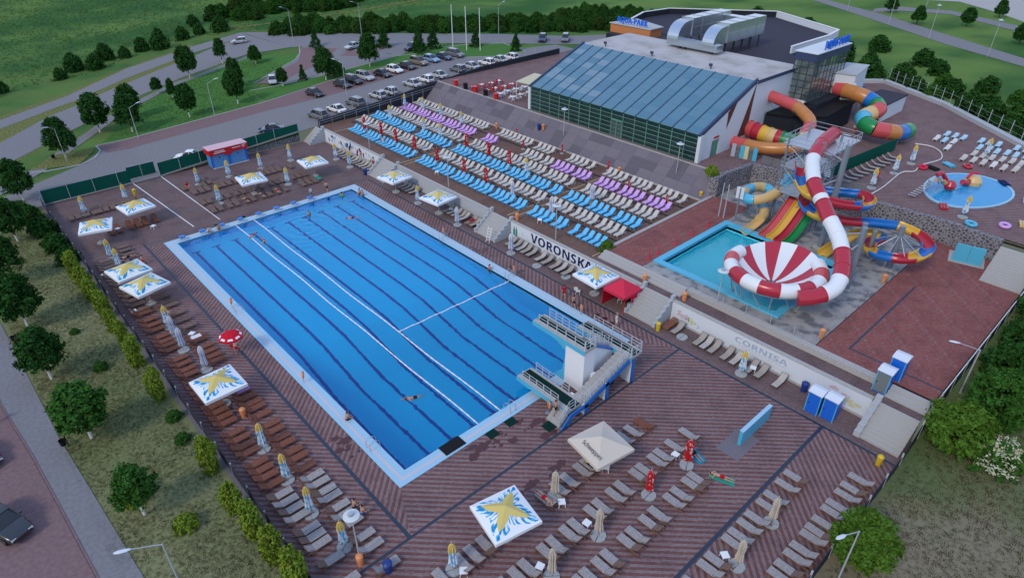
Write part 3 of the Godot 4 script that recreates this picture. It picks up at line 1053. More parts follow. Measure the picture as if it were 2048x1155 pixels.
func stairs(called: String, label: String, x0: float, x1: float, z0: float, z1: float, y0: float, y1: float, count: int, walls: Array):
	var t := thing(called, label, "stairs", "concrete stairs", Vector3(x0, y0, z0))
	for k in count:
		var mb := MB.new()
		var a := (x1 - x0) * k / count
		mb.bb(a, (y1 - y0) * k / count, 0.0, x1 - x0, (y1 - y0) * (k + 1) / count, z1 - z0)
		part(t, "step", mb, M.step_concrete)
	for w in walls:
		var mb := MB.new()
		var zz: float = -w[1] if w[0] == 0 else z1 - z0
		var pts := PackedVector2Array([Vector2(-0.1, 0)])
		pts.append(Vector2(-0.1, 0.55))
		var m := 5
		for k in m:
			pts.append(Vector2((x1 - x0) * (k + 0.6) / m, 0.55 + (y1 - y0) * k / m))
			pts.append(Vector2((x1 - x0) * (k + 0.6) / m, 0.55 + (y1 - y0) * (k + 1.0) / m))
		pts.append(Vector2(x1 - x0 + 0.25, y1 - y0 + 0.55))
		pts.append(Vector2(x1 - x0 + 0.25, 0))
		mb.slab(pts, 1, zz, w[1])
		part(t, "side_wall", mb, M.wall_grey)

func wall_along(called: String, label: String, x: float, z0: float, z1: float, h: float, key: String) -> Node3D:
	var t := thing(called, label, "wall", "retaining walls below the terrace", Vector3(x, 0, z0))
	var mb := MB.new()
	mb.bb(-0.12, 0.0, 0, 0.22, h, z1 - z0)
	part(t, "face", mb, M[key])
	var cp := MB.new()
	cp.bb(-0.17, h, -0.02, 0.3, h + 0.07, z1 - z0 + 0.02)
	part(t, "coping", cp, M.concrete)
	var ft := MB.new()
	ft.bb(-0.3, 0.0, 0.0, -0.122, 0.16, z1 - z0)
	part(t, "footing", ft, M.concrete)
	return t

func text_mesh(s: String, height: float, depth := 0.03, bold := true) -> TextMesh:
	var f := SystemFont.new()
	f.font_names = PackedStringArray(["Droid Sans"])
	f.font_weight = 800 if bold else 400
	var tm := TextMesh.new()
	tm.text = s
	tm.font = f
	tm.font_size = 64
	tm.pixel_size = height / 46.0
	tm.depth = depth
	return tm

func build_walls():
	# terrace floor
	paving("terrace_paving", rect(32.8, -24.2, 56, 40.3), 2.1, "paver_terrace", PI / 4)
	paving("walkway_paving", rect(32.8, 40.3, 35.1, 76.0), 2.096, "paver_plain", PI / 4)
	for a in [[33, -19.3, 56.5], [33.5, 0.55, 55], [33.5, 1.5, 55], [33.5, 25.2, 55], [33.5, 26.2, 55], [33.5, 39.9, 55]]:
		var mb := MB.new()
		mb.bb(a[0], 2.102, a[1], a[2], 2.106, a[1] + 0.1)
		struct("terrace_line", mb, M.yellow_line)
	for xx in [38.3, 41.6, 45.2, 48.6, 52.0]:
		var mb := MB.new()
		mb.bb(xx, 2.1, -22, xx + 0.22, 2.2, 39.8)
		struct("kerb", mb, M.fence_dark)
	# sloping grey apron up to the building
	var sl := MB.new()
	sl.quad(Vector3(56, 2.1, -24.2), Vector3(56, 2.1, 40.3), Vector3(59.4, 5.2, 40.3), Vector3(59.4, 5.2, -24.2), Vector3(-1, 1, 0))
	sl.quad(Vector3(56, 2.1, 40.3), Vector3(59.4, 5.2, 40.3), Vector3(59.4, 2.1, 40.3), Vector3(56, 2.1, 40.3), Vector3(0, 0, 1))
	var so := struct("sloped_apron", sl, M.slate)
	var ns := MB.new()
	rng.seed = 77
	# stone flags of the apron, each a little proud, lighter joints between rows
	var dirv := Vector3(3.4, 3.1, 0).normalized()
	var nrm := Vector3(-3.1, 3.4, 0).normalized()
	var flag := MB.new()
	flag.box(Vector3.ZERO, Vector3(1.42, 0.03, 2.2))
	var fm := flag.mesh()
	var tones := []
	for k in 4:
		var m: StandardMaterial3D = M.slate.duplicate()
		var b := [0.86, 0.95, 1.0, 1.08][k] as float
		m.albedo_color = Color(b, b, b * 1.02).clamp()
		tones.append(m)
	for r in 3:
		for k in 28:
			var z := -22.8 + k * 2.27
			if z > 39.4:
				break
			var o := part(so, "stone_flag", fm, tones[rng.randi() % 4])
			o.transform = Transform3D(Basis(dirv, nrm, Vector3(0, 0, 1)), Vector3(56, 2.1, 0) + dirv * (0.8 + r * 1.5) + nrm * (0.012 + rng.randf() * 0.01) + Vector3(0, 0, z))
	var cb := MB.new()
	cb.bb(55.7, 2.1, -24, 56.0, 2.24, 40.3)
	cb.bb(59.3, 5.15, -24, 59.55, 5.28, 40.3)
	struct("kerb", cb, M.concrete)
	# upper level around the building, cafe and children's pool
	paving("upper_paving", pv([59.4, -24.2, 126, -24.2, 126, 30, 123.5, 36, 115.5, 49.5, 101, 65.5, 96, 76.2, 66.2, 76.2, 66.2, 47, 65.8, 41.4, 59.4, 40.4]), 5.2, "paver", PI / 4, 0.5)
	# slide pool court and red plaza
	var ct := MB.new()
	ct.bb(35.1, 2.2, 41, 66.6, 2.66, 46.0)
	ct.bb(35.1, 2.2, 61.2, 66.6, 2.66, 65.7)
	ct.bb(51.8, 2.2, 46.0, 66.6, 2.66, 61.2)
	ct.bb(35.1, 2.2, 46.0, 36.9, 2.66, 61.2)
	struct("slide_court", ct, M.wet_concrete)
	paving("plaza_paving", rect(35.12, 40.4, 57.5, 45.9), 2.68, "paver_red", 0.0, 0.3)
	paving("plaza_paving", rect(35.4, 65.8, 66.4, 76.0), 2.7, "paver_red", PI / 4, 0.4)
	for a in [[37.4, 68.0, 53, 68.2], [37.2, 68.0, 37.4, 76.0]]:
		var mb := MB.new()
		mb.bb(a[0], 2.704, a[1], a[2], 2.708, a[3])
		struct("slot_drain", mb, M.drain)
	# seating steps between walkway and slide court
	for a in [[40.6, 52.0, "long grey seating steps beside the slide pool"], [72.8, 76.0, "short grey seating steps behind the tall blue cabin"]]:
		var t := thing("seating_steps", a[2], "steps", "", Vector3(35.1, 2.1, a[0]))
		for k in 3:
			var mb := MB.new()
			mb.bb(-1.35 + k * 0.45, 0.2 * k, 0, 0.0, 0.2 * (k + 1), a[1] - a[0])
			part(t, "step", mb, M.step_concrete)
	var lk := MB.new()
	lk.bb(34.7, 2.1, 52.1, 35.4, 2.72, 72.6)
	struct("kerb", lk, M.concrete)
	# terrace end ledge beside the red court
	var ld := MB.new()
	ld.bb(35.3, 2.1, 40.3, 57.3, 2.74, 40.75)
	single("ledge", ld, M.concrete, "low concrete ledge between terrace and red slide court", "ledge")

	# retaining walls with their pictures
	var w1 := wall_along("mural_wall", "white wall with colourful painted figures above the far loungers", 32.6, -21.3, -3.4, 2.2, "wall_white")
	rng.seed = 9
	var kinds := ["slide_yellow", "swim_red", "navy", "letter_grey", "rust_panel", "bottle_green", "slide_sky", "print_pink", "swim_blue"]
	for k in 46:
		var mb := MB.new()
		var pts := PackedVector2Array()
		var cz := rng.randf_range(0.8, 17.0)
		var cy := rng.randf_range(0.6, 1.7)
		var a := rng.randf_range(0.12, 0.35)
		var b := rng.randf_range(0.25, 0.5)
		for i in 9:
			var w := rng.randf_range(0.6, 1.1)
			pts.append(Vector2(cz + cos(TAU * i / 9) * a * w, cy + sin(TAU * i / 9) * b * w))
		mb.slab(pts, 0, -0.1205 - 0.0004 * k, -0.004)
		part(w1, "painted_patch", mb, M[kinds[rng.randi() % kinds.size()]])
	wall_along("retaining_wall", "plain grey concrete wall between the two concrete stairs", 32.6, 1.2, 22.6, 2.2, "wall_grey")
	var w3 := wall_along("advert_wall", "white wall with large navy lettering and two green bottles", 32.6, 27.0, 47.2, 2.2, "wall_white")
	var tx := part(w3, "lettering", text_mesh("VORONSKAYA", 1.22, 0.02), M.navy, Vector3(-0.135, 1.32, 10.05), -PI / 2)
	var ab := text_mesh("VORONSKAYA", 1.22, 0.02).get_aabb()
	tx.scale = Vector3(12.6 / maxf(ab.size.x, 0.1), 1.22 / maxf(ab.size.y, 0.1), 1.0)
	for k in 2:
		var mb := MB.new()
		mb.slab(PackedVector2Array([Vector2(0.5 + k * 0.42, 0.5), Vector2(0.82 + k * 0.42, 0.5), Vector2(0.82 + k * 0.42, 1.35), Vector2(0.72 + k * 0.42, 1.5), Vector2(0.72 + k * 0.42, 1.8), Vector2(0.6 + k * 0.42, 1.8), Vector2(0.6 + k * 0.42, 1.5), Vector2(0.5 + k * 0.42, 1.35)]), 0, -0.122, -0.01)
		part(w3, "painted_bottle", mb, M.bottle_green)
	var cs := MB.new()
	var arc := PackedVector2Array()
	for i in 9:
		arc.append(Vector2(2.4 - cos(-1.0 + i * 0.25 + 0.0) * 0.3, 1.3 + sin(-1.0 + i * 0.25) * 0.3))
	for i in range(8, -1, -1):
		arc.append(Vector2(2.46 - cos(-1.0 + i * 0.25) * 0.22, 1.3 + sin(-1.0 + i * 0.25) * 0.22))
	cs.slab(arc, 0, -0.122, -0.006)
	part(w3, "painted_crescent", cs, M.letter_faint)
	var w4 := wall_along("advert_wall", "pale wall with faint grey lettering and drawings", 32.6, 52.0, 72.3, 2.2, "wall_white")
	var t4 := part(w4, "lettering", text_mesh("CORNISA", 0.62, 0.015), M.letter_grey, Vector3(-0.13, 1.5, 10.1), -PI / 2)
	ab = text_mesh("CORNISA", 0.62, 0.015).get_aabb()
	t4.scale = Vector3(5.4 / maxf(ab.size.x, 0.1), 0.62 / maxf(ab.size.y, 0.1), 1.0)
	for a in [[1.4, 1.2, "print_pink", 0.5, 0.45], [2.6, 0.85, "print_yellow", 0.55, 0.4], [2.1, 1.15, "letter_grey", 0.14, 0.55], [17.6, 1.35, "print_pink", 0.6, 0.35], [19.0, 0.8, "print_yellow", 0.6, 0.35], [18.2, 1.0, "letter_faint", 0.3, 0.4], [3.0, 0.7, "letter_faint", 0.2, 0.3]]:
		for k in 5:
			var mb := MB.new()
			var pts := PackedVector2Array()
			var cz: float = a[0] + rng.randf_range(-0.6, 0.6)
			var cy: float = a[1] + rng.randf_range(-0.25, 0.25)
			for i in 8:
				var w := rng.randf_range(0.3, 0.7)
				pts.append(Vector2(cz + cos(TAU * i / 8) * a[3] * w, cy + sin(TAU * i / 8) * a[4] * w))
			mb.slab(pts, 0, -0.1205 - 0.0006 * k, -0.003)
			part(w4, "painted_patch", mb, M[a[2]])
	# faint second line of lettering too small to read: short strokes
	var sub := MB.new()
	for k in 14:
		sub.bb(-0.131, 0.98, 7.9 + k * 0.35, -0.122, 1.1, 8.08 + k * 0.35)
	part(w4, "faint_strokes", sub, M.letter_faint)
	wall_along("retaining_wall", "short grey wall end behind the red tent", 32.6, 47.2, 47.9, 2.2, "wall_grey")

	stairs("concrete_stairs", "grey concrete stairs between mural wall and plain wall", 29.9, 32.8, -3.0, 0.9, 0.0, 2.1, 9, [[0, 0.32], [1, 0.32]])
	stairs("concrete_stairs", "grey concrete stairs behind the small white ladder", 29.9, 32.8, 23.1, 26.6, 0.0, 2.1, 9, [[0, 0.32], [1, 0.32]])
	stairs("concrete_stairs", "grey concrete stairs beside the red tent", 29.9, 32.8, 48.3, 51.6, 0.0, 2.1, 9, [[0, 0.35], [1, 0.35]])
	stairs("concrete_stairs", "wide grey stairs at the near end of the pale wall", 29.9, 32.8, 72.9, 76.0, 0.0, 2.1, 9, [[0, 0.5]])
	stairs("concrete_stairs", "small grey stairs at the green fence by the parked cars", 29.6, 32.4, -24.0, -21.9, 0.0, 2.1, 11, [[1, 0.5]])
	stairs("concrete_stairs", "wide grey stairs at the end of the dark stone wall", 59.5, 64.0, 72.2, 76.0, 2.7, 5.2, 14, [])
	# dark rubble wall between slide court and the upper level
	var t := thing("stone_wall", "long dark rubble stone wall behind the water slides", "wall", "", Vector3(0, 2.6, 0))
	var pl := pv([57.2, 40.75, 59.4, 40.5, 65.4, 41.2, 66.3, 47.0, 65.4, 58.0, 66.0, 66.0, 65.4, 72.0])
	for k in pl.size() - 1:
		var mb := MB.new()
		mb.bar(Vector3(pl[k].x, 1.4, pl[k].y), Vector3(pl[k + 1].x, 1.4, pl[k + 1].y), 0.7, 2.8)
		part(t, "wall_face", mb, M.stone)
	var mb2 := MB.new()
	mb2.bb(57.2, 0, 39.6, 58.2, 2.6, 41.05)
	part(t, "corner_pier", mb2, M.stone)
	# low stone border of the upper level
	var t2 := thing("stone_border", "low grey stone border along the upper terrace edge", "wall", "", Vector3(0, 5.2, 0))
	var pb := pv([119, 32, 123.5, 36, 115.5, 49.5, 101, 65.5, 96, 76])
	for k in pb.size() - 1:
		var mb := MB.new()
		mb.bar(Vector3(pb[k].x, 0.3, pb[k].y), Vector3(pb[k + 1].x, 0.3, pb[k + 1].y), 1.1, 0.6)
		part(t2, "border_stretch", mb, M.wall_grey)
	# dark wall along the car park
	var pw := [[33, 2.0, 45.8, 2.9], [45.8, 2.9, 58, 4.1], [58, 4.1, 72, 5.2], [72, 5.2, 94, 5.4]]
	var t3 := thing("parking_wall", "dark wall between terrace and parked cars", "wall", "", Vector3(0, 0, -24.3))
	for a in pw:
		var mb := MB.new()
		mb.slab(PackedVector2Array([Vector2(a[0], 1.0), Vector2(a[2], 1.0), Vector2(a[2], a[3] + 0.95), Vector2(a[0], a[1] + 0.95)]), 1, 0.0, 0.3)
		part(t3, "wall_stretch", mb, M.fence_dark)
	var rl := MB.new()
	for h in [0.35, 0.75]:
		rl.bar(Vector3(33, 2.1 + h, 0.5), Vector3(58, 2.1 + h + 1.6, 0.5), 0.06, 0.06)
	for k in 11:
		var xx := 33.0 + k * 2.5
		rl.bb(xx - 0.04, 2.1, 0.46, xx + 0.04, 2.95 + k * 0.16, 0.54)
	part(t3, "handrail", rl, M.steel)
	var pm := MB.new()
	pm.cyl(Vector3.ZERO, Vector3(0, 2.3, 0), 0.045, 0.045, 6)
	var pmesh := pm.mesh()
	for k in 20:
		var xx := 34.0 + k * 3.1
		part(t3, "post", pmesh, M.pole_grey, Vector3(xx, ground_y(xx, -25) + 0.0, -0.12))

func build_fences():
	# green netting fence along the car park, in bays
	var t := thing("netting_fence", "tall green netting fence along the car park", "fence", "", Vector3(0, 0, -25.0))
	var xs := [-9.9, -6.6, -3.3, 0.0, 1.6]
	for k in 4:
		fence_bay(t, xs[k], 0.0, xs[k + 1], 0.0, 0.0, 0.0, 2.0)
	xs = [5.8, 9.0, 12.2, 15.4, 18.6, 21.8, 25.0, 29.4]
	for k in 7:
		fence_bay(t, xs[k], 0.0, xs[k + 1], 0.0, ground_y(xs[k], -26) * 0.6, ground_y(xs[k + 1], -26) * 0.6, 2.0)
	var st := MB.new()
	st.slab(PackedVector2Array([Vector2(6, -0.2), Vector2(29.5, -0.2), Vector2(29.5, 1.05), Vector2(6, 0.05)]), 1, -0.08, -0.3)
	part(t, "stone_plinth", st, M.stone)
	var g := thing("netting_gate", "dark green double gate in the netting fence", "gate", "", Vector3(1.7, 0, -26.4))
	for s in 2:
		var mb := MB.new()
		mb.bb(s * 2.02, 0.1, 0, s * 2.02 + 1.95, 1.95, 0.03)
		var leaf := part(g, "leaf", mb, M.net_green)
		var fr := MB.new()
		for e in [[s * 2.02, 0.05, s * 2.02 + 1.95, 0.1], [s * 2.02, 1.95, s * 2.02 + 1.95, 2.0]]:
			fr.bb(e[0], e[1], -0.02, e[2], e[3], 0.05)
		fr.bb(s * 2.02 - 0.04, 0.05, -0.02, s * 2.02, 2.0, 0.05)
		part(leaf, "frame", fr, M.pole_grey)
	# dark fence down the left side
	var l := thing("panel_fence", "low dark fence between lawn and brown loungers", "fence", "", Vector3(-10.15, 0, 0))
	for k in 27:
		var z := -24.8 + k * 3.02
		var mb := MB.new()
		mb.bb(-0.04, 0.05, z, 0.02, 1.05, z + 2.92)
		part(l, "panel", mb, M.fence_dark)
		var po := MB.new()
		po.bb(-0.06, 0, z - 0.08, 0.05, 1.2, z)
		part(l, "post", po, M.pole_grey)
	var ft := MB.new()
	ft.bb(-10.5, -0.3, -25, -10.05, 0.03, 57)
	struct("kerb", ft, M.slate)
	# near right fence: blue steel rail with dark mesh, stepping up to the plaza
	var r := thing("mesh_fence", "dark mesh fence with blue grey posts beside the near loungers", "fence", "", Vector3(0, 0, 76.35))
	for k in 24:
		var xx := -10.0 + k * 3.0
		var y0 := lerp_tab(xx, [29, 33.2], [0, 2.1]) if xx < 34 else 2.7
		var y1 := lerp_tab(xx + 3.0, [29, 33.2], [0, 2.1]) if xx + 3.0 < 34 else 2.7
		if xx > 57:
			y0 = lerp_tab(xx, [59.5, 64], [2.7, 5.2])
			y1 = lerp_tab(xx + 3.0, [59.5, 64], [2.7, 5.2])
		var mb := MB.new()
		mb.slab(PackedVector2Array([Vector2(xx, y0 - 0.8), Vector2(xx + 2.92, y1 - 0.8), Vector2(xx + 2.92, y1 + 1.1), Vector2(xx, y0 + 1.1)]), 1, 0.0, 0.04)
		part(r, "panel", mb, M.fence_dark)
		var po := MB.new()
		po.bb(xx - 0.06, y0 - 0.5, -0.05, xx + 0.02, y0 + 1.45, 0.07)
		part(r, "post", po, M.wall_grey)
		if xx > 33:
			var tp := MB.new()
			tp.bar(Vector3(xx, y0 + 1.2, 0.0), Vector3(xx + 2.9, y1 + 1.2, 0.0), 0.06, 0.16)
			part(r, "top_rail", tp, M.wall_white)
	# slender posts behind the upper terrace
	var u := thing("post_fence", "row of thin grey posts with wire behind the upper terrace", "fence", "", Vector3(0, 5.2, 0))
	var ends := pv([124.2, 36.5, 116.2, 50, 101.7, 66])
	for k in 17:
		var f := k / 16.0 * 2.0
		var p := ends[int(minf(f, 1.0))].lerp(ends[int(minf(f, 1.0)) + 1], f - minf(floorf(f), 1.0))
		var mb := MB.new()
		mb.cyl(Vector3(p.x, 0, p.y), Vector3(p.x, 2.6, p.y), 0.06, 0.06, 6)
		part(u, "post", mb, M.pole_grey)
	for h in [1.0, 2.0]:
		for k in 2:
			var mb := MB.new()
			mb.bar(Vector3(ends[k].x, h, ends[k].y), Vector3(ends[k + 1].x, h, ends[k + 1].y), 0.02, 0.02)
			part(u, "wire", mb, M.pole_grey)
	# rail posts round the slide court
	var pm := MB.new()
	pm.cyl(Vector3.ZERO, Vector3(0, 1.15, 0), 0.035, 0.035, 6)
	var pms := pm.mesh()
	var k2 := 0
	for p in [[35.3, 53.4], [35.3, 56.0], [35.3, 58.6], [35.3, 61.2], [35.3, 63.6], [36.2, 65.6], [38.8, 65.6], [41.6, 65.6], [44.4, 65.6], [47.2, 65.6], [50, 65.6]]:
		k2 += 1
		single("rail_post", pms, M.pole_grey, "thin grey rail post, %s around the slide court from the long steps" % ordw(k2), "post", "rail posts around the slide court", Vector3(p[0], 2.66, p[1]))

func fence_bay(t: Node, x0: float, z0: float, x1: float, z1: float, y0: float, y1: float, h: float):
	var mb := MB.new()
	mb.slab(PackedVector2Array([Vector2(x0, y0 + 0.05), Vector2(x1, y1 + 0.05), Vector2(x1, y1 + h), Vector2(x0, y0 + h)]), 1, z0, 0.03)
	part(t, "netting_panel", mb, M.net_green)
	var p := MB.new()
	p.cyl(Vector3(x0, y0 - 0.1, z0 + 0.08), Vector3(x0, y0 + h + 0.25, z0 + 0.08), 0.04, 0.04, 6)
	part(t, "post", p, M.pole_grey)


# ---------------------------------------------------------------- main building
func build_hall():
	var t := thing("leisure_hall", "large hall with sloping blue glass roof and green glass front", "building", "", Vector3(60.3, 5.2, 1.7))
	var zl := 33.6
	var eave := 4.0
	var rise := 9.1
	var run := 12.8
	var bays := 15
	# glass front: panes and green bars, door in the seventh bay
	var bw := zl / bays
	var pane := MB.new()
	pane.bb(-0.015, 0.04, 0.05, 0.015, eave / 6.0 - 0.04, bw - 0.05)
	var pmesh := pane.mesh()
	for k in bays:
		for r in 6:
			if k == 8 and r < 4:
				continue
			part(t, "glass_pane", pmesh, M.wall_glass, Vector3(0, r * eave / 6.0, k * bw))
	var mul := MB.new()
	mul.bb(-0.06, 0, -0.05, 0.06, eave, 0.05)
	var mm := mul.mesh()
	for k in bays + 1:
		part(t, "mullion", mm, M.mullion_green, Vector3(0, 0, k * bw))
	var tr := MB.new()
	tr.bb(-0.05, -0.035, 0, 0.05, 0.035, zl)
	var trm := tr.mesh()
	for r in 7:
		part(t, "transom", trm, M.mullion_green, Vector3(0.002, r * eave / 6.0, 0))
	var dm := MB.new()
	dm.bb(-0.12, 0.0, 8 * bw + 0.05, -0.02, 2.5, 8 * bw + bw - 0.05)
	var door := part(t, "door", dm, M.tower_glass)
	var df := MB.new()
	for z in [0.0, 0.5, 1.0]:
		df.bb(-0.16, 0, 8 * bw + z * (bw - 0.1) + 0.0, -0.1, 2.6, 8 * bw + z * (bw - 0.1) + 0.1)
	df.bb(-0.16, 2.5, 8 * bw, -0.1, 2.68, 9 * bw)
	part(door, "frame", df, M.mullion_green)
	# sloping glass roof: bars and panels
	var sd := Vector3(run, rise - eave, 0)
	var sl := sd.length()
	var dv := sd / sl
	var nv := Vector3(-dv.y, dv.x, 0)
	var bs := Basis(dv, nv, Vector3(0, 0, 1))
	var rows := 9
	var pr := MB.new()
	pr.bb(0.03, -0.02, 0.05, sl / rows - 0.03, 0.02, bw - 0.05)
	var prm := pr.mesh()
	rng.seed = 5
	for k in bays:
		for r in rows:
			var key := "roof_glass"
			var q := rng.randf()
			if q < 0.28:
				key = "roof_glass_blue"
			if k < 6 and k + r < 10 and r > 0 and q > 0.62:
				key = "roof_glass_pale"
			var o := part(t, "roof_pane", prm, M[key])
			o.transform = Transform3D(bs, Vector3(0, eave, 0) + dv * (r * sl / rows) + Vector3(0, 0, k * bw) + nv * rng.randf_range(0.0, 0.012))
	var rb := MB.new()
	rb.bb(-0.15, -0.14, -0.07, sl, 0.1, 0.07)
	var rbm := rb.mesh()
	for k in range(1, bays):
		var o := part(t, "roof_bar", rbm, M.mullion_blue)
		o.transform = Transform3D(bs, Vector3(0, eave, k * bw))
	var pb := MB.new()
	pb.bb(0, -0.09, 0, 0.07, 0.012, zl)
	var pbm := pb.mesh()
	for r in rows + 1:
		var o := part(t, "purlin", pbm, M.purlin_blue)
		o.transform = Transform3D(bs, Vector3(0, eave, 0) + dv * (r * sl / rows - 0.035))
	for z in [-0.35, zl]:
		var vb := MB.new()
		vb.bb(-0.3, -0.3, 0.0, sl + 0.3, 0.22, 0.35)
		var o := part(t, "verge_board", vb, M.navy_trim)
		o.transform = Transform3D(bs, Vector3(0, eave, z))
	# solid body
	var bx := 29.0
	var floor_ := MB.new()
	floor_.bb(0.1, 0.0, 0.1, run + bx - 12.8, 0.06, zl - 0.1)
	part(t, "floor", floor_, M.slide_court_tile if M.has("slide_court_tile") else M.slate)
	var bk := MB.new()
	bk.bb(run + 1.0, 0.06, 0.1, run + 1.3, rise - 0.3, zl - 0.1)
	part(t, "inner_wall", bk, M.wall_grey)
	for a in [[-0.3, 0.0], [zl, 0.3]]:
		var mb := MB.new()
		var pts := PackedVector2Array([Vector2(0.2, 0), Vector2(bx - 3, 0), Vector2(bx - 3, rise), Vector2(run, rise), Vector2(0.2, eave - 0.15)])
		if a[0] > 0:
			pts = PackedVector2Array([Vector2(0.2, 0), Vector2(3.1, 0), Vector2(3.1, 2.4), Vector2(5.0, 2.4), Vector2(5.0, 0), Vector2(24.0, 0), Vector2(24.0, rise), Vector2(run, rise), Vector2(0.2, eave - 0.15)])
		mb.slab(pts, 1, a[0], 0.3)
		part(t, "end_wall", mb, M.wall_white)
	# two tall rust triangles and the green side door
	for a in [[[6.2, 5.9, 7.7, 6.9, 8.3, 7.1, 6.4, 3.4], 0], [[9.9, 1.3, 12.4, 1.3, 12.9, 9.0], 1]]:
		var mb := MB.new()
		mb.slab(pv(a[0]), 1, zl + 0.3, 0.02)
		part(t, "rust_triangle", mb, M.rust_panel)
	var sd2 := MB.new()
	sd2.bb(3.1, 0.02, zl + 0.1, 5.0, 2.4, zl + 0.2)
	part(t, "side_door", sd2, M.mullion_green)
	for z in [-0.5, zl]:
		var cm := MB.new()
		cm.bb(-0.25, 0, z, 0.45 if z > 0 else 0.3, eave - 0.1, z + 0.5)
		part(t, "corner_pier", cm, M.wall_white)
	var sg := MB.new()
	sg.bb(3.4, 2.65, zl + 0.305, 4.7, 2.95, zl + 0.36)
	part(t, "door_sign", sg, M.red)
	# flat roofs
	var fr := MB.new()
	fr.bb(run, rise - 0.35, -0.4, bx - 3, rise + 0.02, zl + 0.4)
	part(t, "flat_roof", fr, M.light_roof)
	var tm := MB.new()
	tm.bb(run, rise - 0.4, zl + 0.4, bx - 5, rise + 0.1, zl + 0.5)
	part(t, "roof_trim", tm, M.navy_trim)
	var dk := MB.new()
	dk.prism(pv([bx - 3, -6, 44, -11, 52, -10, 66, 8, 56, 26, 50, 27, 36, 27, 34, 31, bx - 3, 33.2]), 0.0, rise - 0.9)
	part(t, "rear_block", dk, M.dark_wall)
	var dr := MB.new()
	dr.prism(pv([bx - 2.9, -5.9, 43.9, -10.8, 51.8, -9.8, 65.6, 8, 55.7, 25.8, 49.9, 26.8, 36, 26.8, 34, 30.8, bx - 2.9, 33]), rise - 0.9, rise - 0.7)
	part(t, "rear_roof", dr, M.dark_roof)
	var pp := pv([bx + 6, -7.5, 44, -11, 52, -10, 66, 8, 56, 26, 50, 27, 36, 27])
	for k in pp.size() - 1:
		var mb := MB.new()
		mb.bar(Vector3(pp[k].x, rise - 0.2, pp[k].y), Vector3(pp[k + 1].x, rise - 0.2, pp[k + 1].y), 0.3, 1.2)
		var pw := part(t, "parapet", mb, M.wall_white if k >= 3 else M.dark_wall)
		var cpm := MB.new()
		cpm.bar(Vector3(pp[k].x, rise + 0.45, pp[k].y), Vector3(pp[k + 1].x, rise + 0.45, pp[k + 1].y), 0.42, 0.1)
		part(pw, "parapet_cap", cpm, M.white)
	# orange corner block with the blue sign
	var ob := MB.new()
	ob.prism(pv([27.4, -6.2, 27.4, 3.4, 31, 3.4, 34, -5]), 0.0, rise + 0.85)
	part(t, "orange_block", ob, M.orange_wall)
	var oc := MB.new()
	oc.prism(pv([27.2, -6.4, 27.2, 3.6, 31.2, 3.6, 34.2, -5.1]), rise + 0.85, rise + 1.0)
	part(t, "block_cap", oc, M.wall_grey)
	var s1 := text_mesh("AQUA-PARK", 1.15, 0.2)
	var ab := s1.get_aabb()
	var so := part(t, "roof_sign", s1, M.sign_blue, Vector3(27.6, rise + 1.75, -1.2), -PI / 2)
	so.scale = Vector3(7.4 / maxf(ab.size.x, 0.1), 1.2 / maxf(ab.size.y, 0.1), 1)
	# glass stair tower with the second sign
	var tw := Vector3(23.6, 0, zl + 0.6)
	var core := MB.new()
	core.bb(tw.x + 0.5, 0, tw.z - 1.0, tw.x + 10, 4.4, tw.z + 4.4)
	part(t, "tower_base", core, M.dark_wall)
	var iw := MB.new()
	iw.bb(tw.x + 0.4, 4.4, tw.z - 0.45, tw.x + 11.0, 10.6, tw.z - 0.2)
	part(t, "tower_back_wall", iw, M.wall_grey)
	var cap := MB.new()
	cap.bb(tw.x - 0.15, 10.6, tw.z - 0.5, tw.x + 11.3, 11.7, tw.z + 2.95)
	part(t, "tower_cap", cap, M.navy_trim)
	var ct := MB.new()
	ct.bb(tw.x - 0.25, 11.7, tw.z - 0.6, tw.x + 11.4, 11.82, tw.z + 3.05)
	part(t, "tower_cap_top", ct, M.wall_white)
	var gp := MB.new()
	gp.bb(-0.02, 0.06, 0.06, 0.02, 1.04, 1.09)
	var gpm := gp.mesh()
	for r in 6:
		for k in 3:
			part(t, "tower_pane", gpm, M.tower_glass, Vector3(tw.x + 0.1, 4.5 + r * 1.02, tw.z - 0.45 + k * 1.12))
	var gp2 := MB.new()
	gp2.bb(0.06, 0.06, -0.02, 1.17, 1.0, 0.02)
	var gpm2 := gp2.mesh()
	for r in 6:
		for k in 9:
			part(t, "tower_pane", gpm2, M.tower_glass, Vector3(tw.x + 0.1 + k * 1.2, 4.5 + r * 1.02, tw.z + 2.85))
	var tf := MB.new()
	for r in 7:
		tf.bb(tw.x, 4.46 + r * 1.02, tw.z + 2.78, tw.x + 11, 4.54 + r * 1.02, tw.z + 2.92)
		tf.bb(tw.x + 0.0, 4.46 + r * 1.02, tw.z - 0.45, tw.x + 0.16, 4.54 + r * 1.02, tw.z + 2.8)
	for k in 4:
		tf.bb(tw.x + 0.02, 4.4, tw.z - 0.5 + k * 1.12, tw.x + 0.14, 10.6, tw.z - 0.4 + k * 1.12)
	for k in 10:
		tf.bb(tw.x + 0.03 + k * 1.2, 4.4, tw.z + 2.8, tw.x + 0.13 + k * 1.2, 10.6, tw.z + 2.9)
	part(t, "tower_frame", tf, M.dark_steel)
	var fl := MB.new()
	for k in 4:
		fl.bar(Vector3(tw.x + 0.8, 4.6 + k * 1.5, tw.z + 0.7 + (k % 2) * 1.4), Vector3(tw.x + 4.0, 6.0 + k * 1.5, tw.z + 0.7 + (k % 2) * 1.4), 1.1, 0.2)
	part(t, "stair_flights", fl, M.concrete)
	var sl2 := MB.new()
	sl2.bb(tw.x + 0.2, 4.4, tw.z - 0.4, tw.x + 0.1, 4.6, tw.z + 2.9)
